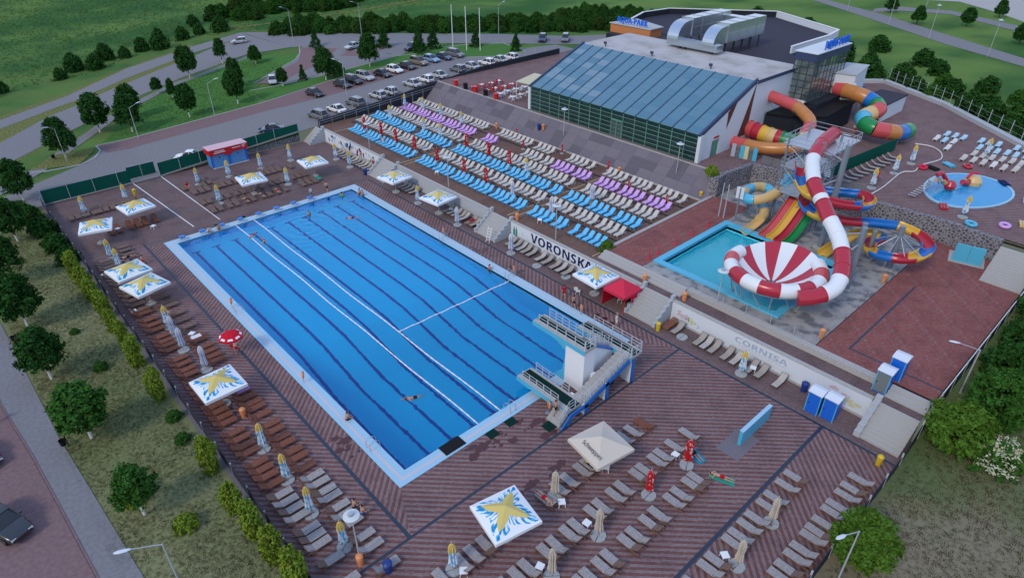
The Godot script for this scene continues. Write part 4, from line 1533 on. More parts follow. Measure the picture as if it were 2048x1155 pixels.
	sl2.bb(tw.x - 0.2, 4.35, tw.z - 0.2, tw.x + 0.02, 4.7, tw.z + 2.6)
	part(t, "tower_sill", sl2, M.white)
	var s2 := text_mesh("AQUA-PARK", 1.15, 0.2)
	var s2o := part(t, "tower_sign", s2, M.sign_blue, Vector3(tw.x + 6.6, 12.6, tw.z + 2.7), 0.0)
	s2o.scale = Vector3(8.2 / maxf(ab.size.x, 0.1), 1.35 / maxf(ab.size.y, 0.1), 1)
	var sp := MB.new()
	for k in 7:
		sp.bb(tw.x + 3.0 + k * 1.2, 11.8, tw.z + 2.4, tw.x + 3.08 + k * 1.2, 13.2, tw.z + 2.5)
	part(t, "sign_frame", sp, M.dark_steel)
	# white plant box and lower dark wing under the tower
	var wb := MB.new()
	wb.prism(pv([31.6, 35.6, 39.5, 35.6, 40.5, 38.6, 32.6, 40.0]), 3.2, 7.6)
	part(t, "white_box", wb, M.wall_white)
	var wr := MB.new()
	wr.prism(pv([31.4, 35.4, 39.7, 35.4, 40.8, 38.7, 32.5, 40.2]), 7.6, 7.75)
	part(t, "white_box_roof", wr, M.wall_grey)
	var vt := MB.new()
	vt.cyl(Vector3(33.2, 5.8, 39.95), Vector3(33.2, 5.8, 40.15), 0.5, 0.5, 14)
	part(t, "round_vent", vt, M.white)
	var dw := MB.new()
	dw.prism(pv([17.2, 34.0, 29.5, 34.0, 33.0, 40.6, 22.0, 41.2, 18.4, 37.6]), 0.0, 3.4)
	part(t, "dark_wing", dw, M.dark_wall)
	var dwr := MB.new()
	dwr.prism(pv([17.0, 34.2, 29.6, 34.2, 33.3, 40.8, 21.9, 41.4, 18.2, 37.7]), 3.4, 3.7)
	part(t, "dark_wing_roof", dwr, M.black)
	var dgl := MB.new()
	for k in 3:
		dgl.bar(Vector3(18.7 + k * 1.1, 1.5, 38.1 + k * 1.1), Vector3(19.6 + k * 1.1, 1.5, 39.0 + k * 1.1), 0.06, 2.2)
	part(t, "wing_window", dgl, M.car_glass)
	# roof floodlights
	for z in [4.2, 14.2, 25.4]:
		var fm := MB.new()
		fm.bb(run + 0.9, rise + 0.02, z - 0.05, run + 1.1, rise + 0.5, z + 0.05)
		fm.bb(run + 0.75, rise + 0.45, z - 0.25, run + 1.0, rise + 0.85, z + 0.25)
		part(t, "floodlight", fm, M.dark_steel)

	# ventilation ducts on the roof
	var d := thing("roof_duct", "shiny silver ventilation ducts on the flat hall roof", "duct", "", Vector3(60.3, 5.2 + rise, 1.7))
	var u := PackedVector2Array([Vector2(-1.1, -1.35), Vector2(1.1, -1.35), Vector2(1.1, 1.35), Vector2(-1.1, 1.35)])
	for a in [[12.6, "a"], [19.6, "b"]]:
		var z: float = a[0]
		var el := MB.new()
		el.sweep(path3([[22.6, 1.3, z], [22.7, 2.0, z], [23.2, 2.6, z], [24.0, 2.85, z], [25.2, 2.9, z]], 0.3), u, true, true)
		part(d, "elbow", el, M.duct)
		for k in 4:
			var mb := MB.new()
			mb.bb(25.25 + k * 3.0, 1.5, z - 1.15, 28.15 + k * 3.0, 4.5, z + 1.15)
			mb.bb(25.2 + k * 3.0, 1.42, z - 1.24, 25.32 + k * 3.0, 4.58, z + 1.24)
			mb.bb(25.22 + k * 3.0, 2.9, z - 1.19, 28.2 + k * 3.0, 3.0, z + 1.19)
			part(d, "duct_section", mb, M.duct)
		for k in 5:
			var lg := MB.new()
			lg.bb(25.5 + k * 2.7, -0.8 if k > 0 else 0.0, -0.08, 25.65 + k * 2.7, 1.5, 0.08)
			part(d, "leg", lg, M.dark_steel, Vector3(0, 0, z - 0.85))
			part(d, "leg", lg, M.dark_steel, Vector3(0, 0, z + 0.85))
	var cr := MB.new()
	cr.bb(21.7, 0.5, 11.2, 23.7, 1.5, 21.2)
	part(d, "cross_duct", cr, M.duct)
	var cr2 := MB.new()
	cr2.bb(35.2, 1.7, 13.8, 37.0, 3.9, 18.4)
	part(d, "rear_duct", cr2, M.duct)
	for a in [[21.9, 13.4], [21.9, 14.4], [22.1, 19.6]]:
		var mb := MB.new()
		mb.bb(a[0], 0.02, a[1], a[0] + 0.6, 0.5, a[1] + 0.5)
		part(d, "duct_foot", mb, M.dark_steel)

	# painted screen, small sheds and side wall behind
	var sc := thing("painted_screen", "painted blue and green screen beside the hall door", "screen", "", Vector3(0, 5.2, 0))
	rng.seed = 31
	for k in 6:
		var mb := MB.new()
		var a := Vector3(66.2 + k * 0.1, 0, 37.3 + k * 0.62)
		mb.bar(a + Vector3(0, 0.95, 0), a + Vector3(0.1, 0.95, 0.58), 0.06, 1.9)
		part(sc, "panel", mb, M[["letter_grey", "screen_glass", "slide_sky", "print_yellow", "screen_glass", "slide_sky"][k]])
	var lowf := thing("glass_screen", "low clear glass screen along the stone wall top", "screen", "", Vector3(0, 5.4, 0))
	for k in 9:
		var mb := MB.new()
		mb.bb(66.4, 0, 42.0 + k * 1.6, 66.44, 1.2, 43.5 + k * 1.6)
		part(lowf, "pane", mb, M.screen_glass)
	var sh := thing("shed", "small dark wooden shed with teal roof", "shed", "", Vector3(113, 5.2, 33.5), 0.5)
	var mb3 := MB.new()
	mb3.bb(-2.2, 0, -1.6, 2.2, 2.6, 1.6)
	part(sh, "walls", mb3, M.wood_brown)
	mb3 = MB.new()
	mb3.slab(PackedVector2Array([Vector2(-2.5, 2.5), Vector2(2.5, 2.5), Vector2(2.5, 2.75), Vector2(0, 3.5), Vector2(-2.5, 2.75)]), 1, -1.9, 3.8)
	part(sh, "roof", mb3, M.teal_roof)
	mb3 = MB.new()
	mb3.bb(-0.8, 0.0, 1.6, 0.9, 1.1, 2.6)
	part(sh, "blue_crate", mb3, M.booth_blue)
	var ww := thing("side_wall", "white wall with flat grey roof behind the colourful tube", "wall", "", Vector3(98, 5.2, 45.4))
	mb3 = MB.new()
	mb3.bb(0, 0, -0.2, 9, 2.6, 0.2)
	part(ww, "wall_face", mb3, M.wall_white)
	mb3 = MB.new()
	mb3.bb(-0.2, 2.6, -4.2, 9.2, 2.8, 0.35)
	part(ww, "flat_roof", mb3, M.dark_roof)
	mb3 = MB.new()
	mb3.bb(8.6, 0, -4.0, 9.0, 2.6, -0.2)
	mb3.bb(0.0, 0, -4.0, 8.6, 2.6, -3.8)
	part(ww, "rear_wall", mb3, M.wall_grey)


# ---------------------------------------------------------------- water slides
func arc_profile(r: float, th: float, a0: float, a1: float, seg := 10) -> PackedVector2Array:
	# open trough: outer arc from a0 to a1, back along the inner arc
	var p := PackedVector2Array()
	for i in seg + 1:
		var a := lerpf(a0, a1, float(i) / seg)
		p.append(Vector2(cos(a), sin(a)) * (r + th))
	for i in range(seg, -1, -1):
		var a := lerpf(a0, a1, float(i) / seg)
		p.append(Vector2(cos(a), sin(a)) * r)
	return p

func slide_sections(t: Node3D, path: PackedVector3Array, prof: PackedVector2Array, keys: Array, called: String, flange := 0.0):
	var total := 0.0
	for q in keys:
		total += q[1] if q is Array else 1.0
	var run := 0.0
	for q in keys:
		var i0 := int(round(run / total * (path.size() - 1)))
		run += q[1] if q is Array else 1.0
		var i1 := int(round(run / total * (path.size() - 1)))
		var key: String = q[0] if q is Array else q
		if i1 <= i0:
			continue
		var mb := MB.new()
		mb.sweep(path.slice(i0, i1 + 1), prof)
		var o := part(t, called, mb, M[key])
		if flange > 0.0:
			var d := (path[i0 + 1] - path[i0]).normalized() * 0.07
			var big := PackedVector2Array()
			for w in prof:
				big.append(w * (1.0 + flange))
			var fb := MB.new()
			fb.sweep(PackedVector3Array([path[i0] - d, path[i0] + d]), big)
			part(o, "flange", fb, M[key])

func build_slides():
	# slide pool
	var cop := MB.new()
	ring_box(cop, 36.9, 46.0, 51.8, 61.2, 0.75, 2.2, 2.86)
	var co := struct("slide_pool_coping", cop, M.slide_sky)
	var bas := MB.new()
	bas.bb(36.9, 0.9, 46.0, 51.8, 1.3, 61.2)
	for a in [[37.55, 46.7, 37.65, 60.5], [51.05, 46.7, 51.15, 60.5]]:
		bas.bb(a[0], 1.3, a[1], a[2], 2.5, a[3])
	bas.bb(37.65, 1.3, 46.65, 51.05, 2.5, 46.75)
	bas.bb(37.65, 1.3, 60.45, 51.05, 2.5, 60.55)
	struct("slide_pool_basin", bas, M.pool_aqua)
	struct("slide_pool_water", water_mesh(37.66, 46.76, 51.04, 60.44, 2.05, 0.3, 91, [[47, 50, 5.0, 0.012, 4.0]]), M.slide_water)
	# rope barrier posts and lifebuoys at the pool side
	var pm := MB.new()
	pm.cyl(Vector3.ZERO, Vector3(0, 1.1, 0), 0.05, 0.05, 8)
	pm.lathe(Vector3.ZERO, [Vector2(0.22, 0.0), Vector2(0.22, 0.06), Vector2(0.05, 0.1)], 10)
	var pmm := pm.mesh()
	var k0 := 0
	for p in [[37.2, 45.2], [38.8, 45.3], [42.2, 45.3], [45.6, 45.2], [49.2, 45.2]]:
		k0 += 1
		single("barrier_post", pmm, M.pink_red, "red barrier post, %s from the seating steps along the slide pool" % ordw(k0), "post", "red posts along the slide pool", Vector3(p[0], 2.68, p[1]))

	# red and white tube into the bowl
	var A := path3([[61.1, 13.6, 52.6], [58.3, 13.3, 52.8], [55.8, 12.9, 53.3], [54.1, 12.4, 53.8], [52.3, 11.9, 54.8], [50.4, 11.3, 56.1], [49.5, 10.7, 57.2], [48.5, 10.2, 58.3], [47.4, 9.6, 59.5], [46.6, 9.1, 60.6], [45.7, 8.5, 61.7], [44.5, 7.9, 62.7], [43.2, 7.3, 63.5], [41.8, 6.7, 64.1], [40.5, 6.2, 64.3], [39.3, 5.9, 64.0], [38.3, 5.6, 63.3], [37.4, 5.4, 62.3]], 0.3)
	var ta := thing("tube_slide", "tall red and white tube slide leading into the striped bowl", "water slide", "water slides")
	slide_sections(ta, A, circle(0.78, 18), [["slide_red", 4.5], ["slide_red", 4.5], ["slide_white", 3.0], ["slide_white", 3.0], ["slide_red", 3.2], ["slide_white", 1.0], ["slide_red", 3.2], ["slide_white", 2.8], ["slide_white", 2.8], ["slide_red", 2.4], ["slide_red", 2.4], ["slide_white", 3.4], ["slide_red", 3.4]], "tube_section", 0.05)
	# the bowl
	var tb := thing("bowl_slide", "big round slide bowl striped red and white over the pool", "water slide", "water slides", Vector3(40.6, 0, 58.2))
	var R := 4.25
	for k in 16:
		var mb := MB.new()
		var a0 := TAU * k / 16.0
		for s in 3:
			for r in 8:
				var q := []
				var nn := []
				for c in [[0, 0], [1, 0], [1, 1], [0, 1]]:
					var a: float = a0 + TAU / 16.0 * (s + c[0]) / 3.0
					var f: float = 0.12 + 0.88 * (r + c[1]) / 8.0
					var y: float = 3.9 + 2.1 * pow(f, 2.2) + 0.75 * f * f * maxf(0.0, cos(a - 0.2))
					q.append(Vector3(cos(a) * R * f, y, sin(a) * R * f))
					nn.append(Vector3(-cos(a) * 0.7 * f, 1.0, -sin(a) * 0.7 * f).normalized())
				mb.tri3(q[0], q[1], q[2], nn[0], nn[1], nn[2])
				mb.tri3(q[0], q[2], q[3], nn[0], nn[2], nn[3])
				var dn := Vector3(0, -0.09, 0)
				mb.tri3(q[0] + dn, q[1] + dn, q[2] + dn, -nn[0], -nn[1], -nn[2])
				mb.tri3(q[0] + dn, q[2] + dn, q[3] + dn, -nn[0], -nn[2], -nn[3])
		part(tb, "bowl_panel", mb, M.slide_red if k % 2 == 0 else M.slide_white)
	# run-in ring round the near half of the rim
	var ring := []
	for i in 40:
		var a := 2.05 + i * (4.15 / 39.0) - 1.35
		ring.append(Vector3(cos(a) * (R + 0.1), 5.6 + 0.35 * maxf(0.0, cos(a - 0.2)), sin(a) * (R + 0.1)))
	slide_sections(tb, path3(ring, 0.3), circle(0.74, 16), ["slide_white", "slide_pale_red", "slide_white", "slide_red", "slide_white", "slide_red", "slide_white", "slide_red", "slide_white", "slide_pale_red", "slide_white"], "rim_section", 0.05)
	var leg := MB.new()
	for i in 8:
		var a := TAU * i / 8.0 + 0.3
		var e := Vector3(cos(a) * 4.3, 0, sin(a) * 4.3)
		leg.cyl(Vector3(e.x * 0.8, 1.5, e.z * 0.8), Vector3(e.x, 4.8, e.z), 0.07, 0.07, 6)
		leg.cyl(Vector3(e.x * 0.8, 1.5, e.z * 0.8), Vector3(cos(a + 0.5) * 4.3, 4.8, sin(a + 0.5) * 4.3), 0.05, 0.05, 6)
	part(tb, "support_legs", leg, M.steel)
	var rr := MB.new()
	var rp := []
	for i in 25:
		rp.append(Vector3(cos(TAU * i / 24) * 4.4, 4.75, sin(TAU * i / 24) * 4.4))
	rr.sweep(path3(rp, 0.6), circle(0.07, 6))
	part(tb, "support_ring", rr, M.steel)

	# tube from the hall wall, orange and red
	var B := path3([[78.3, 11.2, 35.3], [77.9, 10.6, 39.8], [76.9, 10.2, 41.8], [76.2, 9.6, 43.2], [75.1, 9.1, 43.8], [73.9, 8.7, 44.0], [73.0, 8.2, 44.3], [72.0, 7.8, 44.8], [71.2, 7.3, 44.6], [70.6, 6.9, 43.4], [69.7, 6.6, 41.7], [69.2, 6.4, 39.6], [69.4, 6.2, 37.0], [69.4, 6.1, 35.3]], 0.3)
	var tB := thing("tube_slide", "orange and red tube slide curling out of the white hall wall", "water slide", "water slides")
	slide_sections(tB, B, circle(0.85, 16), ["slide_pale_red", "slide_pale_red", "slide_orange", "slide_orange", "slide_pale_red", "slide_cream", "slide_orange", "slide_orange", "slide_orange", "slide_pale_red"], "tube_section", 0.05)
	var C := path3([[93.0, 10.4, 39.2], [92.5, 10.2, 42.9], [92.5, 9.8, 44.8], [91.9, 9.4, 46.3], [90.4, 9.1, 47.2], [89.2, 8.8, 46.8], [87.5, 8.5, 46.4], [85.9, 8.1, 47.4], [85.4, 7.8, 49.1], [86.8, 7.4, 50.6], [89.0, 7.0, 51.6], [91.6, 6.8, 51.9]], 0.3)
	var tC := thing("tube_slide", "wide tube slide in red, orange, blue and green rings", "water slide", "water slides")
	slide_sections(tC, C, circle(1.15, 18), ["slide_pale_red", "slide_orange", "slide_orange", "slide_blue", "slide_green", "slide_pale_red", "slide_cream", "slide_sky", "slide_green", "slide_pale_red", "slide_orange", "slide_blue", "slide_green"], "tube_section", 0.05)
	for a in [[92.4, 44.5, 8.6], [86.0, 47.2, 7.0], [89, 51.6, 5.9]]:
		var mb := MB.new()
		mb.cyl(Vector3(a[0], 5.2, a[1]), Vector3(a[0], a[2], a[1]), 0.12, 0.12, 8)
		part(tC, "support_post", mb, M.pillar_steel)
	var F := path3([[73.4, 7.2, 35.6], [73.3, 7.0, 38.5], [73.4, 6.9, 40.5], [73.8, 6.8, 42.6], [74.6, 6.7, 44.2]], 0.3)
	var tF := thing("tube_slide", "short fat tube in red, yellow and green against the hall wall", "water slide", "water slides")
	slide_sections(tF, F, circle(1.2, 18), ["slide_pale_red", "slide_red", "slide_yellow", "slide_cream", "slide_red", "slide_green", "slide_green", "slide_blue"], "tube_section", 0.09)
	# open trough in red, blue and yellow winding round the tower
	var D := path3([[55.2, 11.3, 52.2], [53.8, 11.0, 52.9], [51.6, 10.6, 54.2], [50.5, 10.2, 55.7], [51.1, 9.9, 57.1], [51.8, 9.6, 58.4], [53.1, 9.3, 59.6], [54.8, 9.0, 60.3], [56.9, 8.8, 60.0], [58.5, 8.6, 58.6], [58.4, 8.4, 57.2], [58.0, 8.2, 55.7], [57.5, 8.0, 54.4], [56.2, 7.8, 53.6], [54.5, 7.6, 53.8], [53.2, 7.4, 54.8], [52.6, 7.2, 56.2], [53.0, 7.0, 57.2], [54.2, 6.8, 58.4], [55.2, 6.6, 59.4], [57.0, 6.4, 60.9], [58.3, 6.2, 62.1], [59.1, 6.1, 63.4], [58.7, 5.9, 65.6], [57.0, 5.7, 67.1], [54.9, 5.5, 67.1], [53.6, 5.4, 66.5], [52.9, 5.3, 65.6], [52.7, 5.1, 63.9], [53.3, 5.0, 62.6], [55.2, 4.9, 62.0], [57.4, 4.8, 62.2], [58.4, 4.6, 61.4], [58.2, 4.4, 60.2], [57.0, 4.2, 59.4], [55.2, 3.9, 59.1], [53.5, 3.6, 58.7], [51.9, 3.1, 58.4]], 0.3)
	var tD := thing("trough_slide", "open winding slide in red, blue and yellow sections", "water slide", "water slides")
	slide_sections(tD, D, arc_profile(0.62, 0.06, PI * 0.92, PI * 2.08), ["slide_red", "slide_blue", "slide_yellow", "slide_yellow", "slide_red", "slide_red", "slide_blue", "slide_yellow", "slide_red", "slide_blue", "slide_blue", "slide_yellow", "slide_red", "slide_blue", "slide_yellow", "slide_red", "slide_red", "slide_blue", "slide_blue", "slide_yellow", "slide_red", "slide_blue", "slide_yellow", "slide_red", "slide_blue", "slide_yellow", "slide_red", "slide_blue", "slide_yellow", "slide_yellow", "slide_yellow", "slide_yellow"], "trough_section", 0.06)
	# pale blue and cream children's tube
	var E := path3([[60.6, 7.3, 48.8], [60.2, 6.9, 49.0], [58.4, 6.6, 49.3], [56.6, 6.3, 49.5], [54.7, 6.0, 49.1], [53.5, 5.8, 48.0], [54.2, 5.6, 46.5], [56.6, 5.4, 45.6], [58.7, 5.3, 45.9], [59.6, 5.1, 46.9], [59.0, 4.9, 47.8], [57.4, 4.7, 47.9], [56.2, 4.4, 48.2], [55.6, 4.1, 48.8], [54.8, 3.8, 49.3], [53.8, 3.6, 49.4]], 0.25)
	var tE := thing("tube_slide", "spiral tube slide in pale blue and cream rings", "water slide", "water slides")
	slide_sections(tE, E, circle(0.62, 16), ["slide_sky", "slide_sky", "slide_cream", "slide_cream", "slide_sky", "slide_cream", "slide_sky", "slide_cream", "slide_sky", "slide_cream", "slide_sky", "slide_cream"], "tube_section", 0.06)
	var ex := MB.new()
	ex.sweep(path3([[53.9, 3.6, 49.4], [52.6, 3.25, 49.4], [51.4, 3.05, 49.3], [50.8, 3.0, 49.3]], 0.3), arc_profile(0.56, 0.05, PI, TAU))
	part(tE, "exit_chute", ex, M.slide_cream)
	for a in [[54.4, 48.6, 5.6], [57.0, 46.0, 5.0], [56.6, 49.4, 6.0]]:
		var mb := MB.new()
		mb.cyl(Vector3(a[0], 2.66, a[1]), Vector3(a[0], a[2], a[1]), 0.13, 0.13, 8)
		part(tE, "support_post", mb, M.pillar_steel)
	# four racing lanes
	var tL := thing("racing_slide", "straight four lane slide in red, yellow, red and green", "water slide", "water slides")
	var prof := [[51.1, 3.0], [52.6, 3.12], [54.0, 3.65], [55.4, 4.55], [56.8, 5.55], [57.9, 6.2], [58.8, 6.35]]
	for k in 4:
		var pts := []
		for q in prof:
			pts.append([q[0], q[1], 51.35 + k * 0.98])
		var mb := MB.new()
		mb.sweep(path3(pts, 0.4), PackedVector2Array([Vector2(0.49, 0.25), Vector2(0.42, 0.25), Vector2(0.32, 0.0), Vector2(-0.32, 0.0), Vector2(-0.42, 0.25), Vector2(-0.49, 0.25), Vector2(-0.46, -0.08), Vector2(0.46, -0.08)]), true, true)
		part(tL, "lane", mb, M[["slide_pale_red", "slide_yellow", "slide_red", "slide_green"][k]])
	var ls := MB.new()
	for xx in [54.6, 57.0, 58.6]:
		for z in [51.2, 52.8, 54.4]:
			ls.cyl(Vector3(xx, 2.66, z), Vector3(xx, lerp_tab(xx, [54, 59], [3.5, 6.2]), z), 0.07, 0.07, 6)
	part(tL, "support_posts", ls, M.pillar_steel)
	# steel tower
	var tw := thing("slide_tower", "grey steel slide tower with railed top platform", "tower", "", Vector3(0, 2.66, 0))
	for p in [[56.4, 49.6], [56.4, 53.6], [61.4, 49.6], [61.4, 53.6]]:
		var mb := MB.new()
		mb.cyl(Vector3(p[0], 0, p[1]), Vector3(p[0], 11.2, p[1]), 0.14, 0.14, 8)
		part(tw, "leg", mb, M.pillar_steel)
	for a in [[4.0, 56.2, 49.4, 61.6, 53.8], [7.2, 56.2, 49.4, 61.6, 53.8], [10.0, 56.0, 49.2, 63.5, 55.0]]:
		var mb := MB.new()
		mb.bb(a[1], a[0], a[2], a[3], a[0] + 0.16, a[4])
		part(tw, "platform", mb, M.steel)
		var rl := MB.new()
		for h in [0.55, 1.1]:
			for e in [[a[1], a[2], a[3], a[2]], [a[1], a[4], a[3], a[4]], [a[3], a[2], a[3], a[4]], [a[1], a[2], a[1], a[4] - 2.0]]:
				rl.bar(Vector3(e[0], a[0] + h, e[1]), Vector3(e[2], a[0] + h, e[3]), 0.05, 0.05)
		for q in 7:
			var f := q / 6.0
			rl.bb(lerpf(a[1], a[3], f) - 0.03, a[0], a[2] - 0.03, lerpf(a[1], a[3], f) + 0.03, a[0] + 1.1, a[2] + 0.03)
			rl.bb(lerpf(a[1], a[3], f) - 0.03, a[0], a[4] - 0.03, lerpf(a[1], a[3], f) + 0.03, a[0] + 1.1, a[4] + 0.03)
		part(tw, "railing", rl, M.steel)
	var br := MB.new()
	for l in 3:
		var y0 := [0.0, 4.0, 7.2][l] as float
		var y1 := [4.0, 7.2, 10.0][l] as float
		for s in [[56.4, 49.6, 61.4, 49.6], [56.4, 53.6, 61.4, 53.6], [56.4, 49.6, 56.4, 53.6], [61.4, 49.6, 61.4, 53.6]]:
			br.cyl(Vector3(s[0], y0, s[1]), Vector3(s[2], y1, s[3]), 0.045, 0.045, 5)
			br.cyl(Vector3(s[2], y0, s[3]), Vector3(s[0], y1, s[1]), 0.045, 0.045, 5)
	part(tw, "bracing", br, M.steel)
	var stt := MB.new()
	for k in 28:
		var y := 0.2 + k * 0.36
		var leg2 := k / 10
		var f := float(k % 10) / 10.0
		var xx := 62.2 + (3.4 * f if leg2 % 2 == 0 else 3.4 * (1.0 - f))
		stt.bb(xx, y, 50.0 + leg2 * 1.15, xx + 0.34, y + 0.06, 51.05 + leg2 * 1.15)
	part(tw, "stair_treads", stt, M.steel)
	# heavy round pillars
	var k1 := 0
	for a in [[54.0, 57.2, 15.1, 0.36, "tallest, beside the slide tower"], [47.2, 63.3, 9.9, 0.34, "beside the red and white tube"], [54.9, 64.6, 7.9, 0.36, "inside the right trough loop"], [51.6, 61.9, 8.4, 0.34, "left of the trough loop"], [55.4, 62.0, 6.2, 0.3, "behind the trough loop"]]:
		k1 += 1
		var p := thing("slide_pillar", "thick round grey steel pillar %s" % a[4], "pillar", "steel pillars of the slides", Vector3(a[0], 2.66, a[1]))
		var mb := MB.new()
		mb.cyl(Vector3.ZERO, Vector3(0, a[2] - 2.66, 0), a[3], a[3] * 0.85, 14)
		part(p, "shaft", mb, M.pillar_steel)
		mb = MB.new()
		mb.bb(-0.6, 0, -0.6, 0.6, 0.22, 0.6)
		part(p, "footing", mb, M.concrete)
		if k1 == 3:
			mb = MB.new()
			for i in 10:
				var an := TAU * i / 10.0
				mb.cyl(Vector3(0, a[2] - 3.6, 0), Vector3(1.1 + cos(an) * 3.0, 2.7 - sin(an) * 0.1, sin(an) * 2.4), 0.05, 0.05, 5)
			part(p, "spokes", mb, M.steel)
		if k1 == 2:
			mb = MB.new()
			mb.bar(Vector3(0, 6.6, 0), Vector3(-0.9, 6.0, -2.2), 0.12, 0.12)
			mb.bar(Vector3(0, 5.4, 0), Vector3(-2.4, 4.7, -0.6), 0.12, 0.12)
			part(p, "bracket", mb, M.steel)
		if k1 == 1:
			mb = MB.new()
			mb.bar(Vector3(0, 8.6, 0), Vector3(-3.4, 8.4, -0.8), 0.1, 0.1)
			mb.bar(Vector3(0, 10.6, 0), Vector3(2.6, 10.4, -3.4), 0.1, 0.1)
			mb.bar(Vector3(0, 6.0, 0), Vector3(-1.8, 6.6, 1.2), 0.1, 0.1)
			part(p, "bracket", mb, M.steel)
	# pale sign beside the spiral, tall lamp poles, blue hatch
	var sg := thing("notice_board", "pale blank notice board on two poles by the spiral tube", "sign", "", Vector3(53.0, 2.66, 46.6))
	var mb4 := MB.new()
	mb4.bb(-0.06, 3.0, -0.5, 0.0, 4.5, 0.5)
	part(sg, "board", mb4, M.wall_white)
	mb4 = MB.new()
	mb4.cyl(Vector3(0, 0, 0), Vector3(0, 4.4, 0), 0.12, 0.12, 8)
	part(sg, "pole", mb4, M.pillar_steel)
	for k in 2:
		mb4 = MB.new()
		mb4.cyl(Vector3.ZERO, Vector3(0, 4.6, 0), 0.08, 0.07, 8)
		single("steel_pole", mb4, M.pole_grey, "bare grey steel pole, %s of the pair at the slide pool corner" % ["left", "right"][k], "pole", "pair of steel poles", Vector3(52.4, 2.66, 44.6 + k * 0.7))
	var hb := thing("service_hatch", "pale blue double hatch against the stone wall", "hatch", "", Vector3(62.3, 2.7, 70.0), 0.25)
	for k in 2:
		mb4 = MB.new()
		mb4.slab(PackedVector2Array([Vector2(-1.4 + k * 1.42, 0.1), Vector2(-0.02 + k * 1.42, 0.1), Vector2(-0.02 + k * 1.42, 2.2), Vector2(-1.4 + k * 1.42, 2.2)]), 0, 0.0, 0.12)
		part(hb, "leaf", mb4, M.slide_sky)
	mb4 = MB.new()
	mb4.bb(-0.3, 0, -1.7, 2.6, 0.1, 1.8)
	part(hb, "plinth", mb4, M.concrete)

	# children's pool on the upper level
	var kp := PackedVector2Array()
	var ki := PackedVector2Array()
	for i in 36:
		var a := TAU * i / 36.0
		var r := 6.5 if sin(a) > -2 else 6.0
		var p := Vector2(cos(a) * r * 1.0, sin(a) * (4.4 + 0.5 * cos(a)))
		kp.append(Vector2(77.6, 64.6) + p.rotated(0.12) * 1.06)
		ki.append(Vector2(77.6, 64.6) + p.rotated(0.12))
	var rim := MB.new()
	for i in 36:
		var j := (i + 1) % 36
		rim.quad(Vector3(kp[i].x, 5.34, kp[i].y), Vector3(kp[j].x, 5.34, kp[j].y), Vector3(ki[j].x, 5.34, ki[j].y), Vector3(ki[i].x, 5.34, ki[i].y), Vector3.UP)
		rim.quad(Vector3(kp[i].x, 5.2, kp[i].y), Vector3(kp[j].x, 5.2, kp[j].y), Vector3(kp[j].x, 5.34, kp[j].y), Vector3(kp[i].x, 5.34, kp[i].y), Vector3(kp[i].x - 77.6, 0, kp[i].y - 64.6))
		rim.quad(Vector3(ki[i].x, 5.2, ki[i].y), Vector3(ki[j].x, 5.2, ki[j].y), Vector3(ki[j].x, 5.34, ki[j].y), Vector3(ki[i].x, 5.34, ki[i].y), Vector3(77.6 - ki[i].x, 0, 64.6 - ki[i].y))
	struct("paddling_pool_rim", rim, M.coping)
	var kb := MB.new()
	kb.prism(ki, 5.18, 5.215)
	struct("paddling_pool_floor", kb, mat("paddling_blue", lin(0.06, 0.5, 0.85), 0.5))
	var kw := MB.new()
	kw.sheet(ki, 5.31)
	struct("paddling_pool_water", kw, M.kid_water)
	rng.seed = 8
	var el := thing("elephant_slide", "small children's slide with red elephant figure in the paddling pool", "slide", "", Vector3(75.4, 5.3, 61.6))
	var pts2 := []
	mb4 = MB.new()
	mb4.sweep(path3([[-1.4, 1.7, 0.3], [-0.5, 1.6, 0.5], [0.4, 0.9, 0.9], [1.1, 0.3, 1.3], [1.8, 0.12, 1.6]], 0.3), arc_profile(0.4, 0.05, PI, TAU))
	part(el, "chute", mb4, M.slide_cream)
	mb4 = MB.new()
	mb4.lathe(Vector3(0.5, 0.2, 1.4), [Vector2(0.55, 0), Vector2(0.75, 0.5), Vector2(0.5, 1.0), Vector2(0.0, 1.15)], 12)
	part(el, "figure_body", mb4, M.slide_red)
	mb4 = MB.new()
	mb4.sweep(path3([[-1.2, 2.1, 0.0], [-0.4, 2.2, 0.2], [0.3, 1.7, 0.4], [0.8, 1.1, 0.7]], 0.25), circle(0.28, 8))
	part(el, "figure_trunk", mb4, M.slide_red)
	mb4 = MB.new()
	mb4.bb(-2.2, 0.0, -0.5, -2.1, 1.6, -0.4)
	mb4.bb(-1.3, 0.0, -0.5, -1.2, 1.6, -0.4)
	mb4.bb(-2.2, 0.0, 0.6, -2.1, 1.6, 0.7)
	mb4.bb(-2.2, 1.5, -0.5, -1.1, 1.6, 0.7)
	part(el, "platform", mb4, M.steel)
	mb4 = MB.new()
	for k in 9:
		mb4.bar(Vector3(-2.2 - k * 0.35, 1.5 - k * 0.17, -0.5 - k * 0.12), Vector3(-2.2 - k * 0.35, 1.5 - k * 0.17, 0.4 - k * 0.12), 0.25, 0.05)
	part(el, "steps", mb4, M.steel)
	var tu := thing("whale_spray", "red and cream whale shaped spray toy in the paddling pool", "water toy", "", Vector3(80.4, 5.3, 64.4))
	mb4 = MB.new()
	mb4.lathe(Vector3.ZERO, [Vector2(1.0, 0), Vector2(1.05, 0.5), Vector2(0.7, 1.0), Vector2(0.0, 1.2)], 14)
	part(tu, "body", mb4, M.slide_cream)
	mb4 = MB.new()
	mb4.sweep(path3([[-0.6, 0.5, -0.2], [-1.4, 0.4, -0.4], [-2.2, 0.7, -0.7]], 0.3), circle(0.35, 8))
	part(tu, "tail", mb4, M.slide_red)
	mb4 = MB.new()
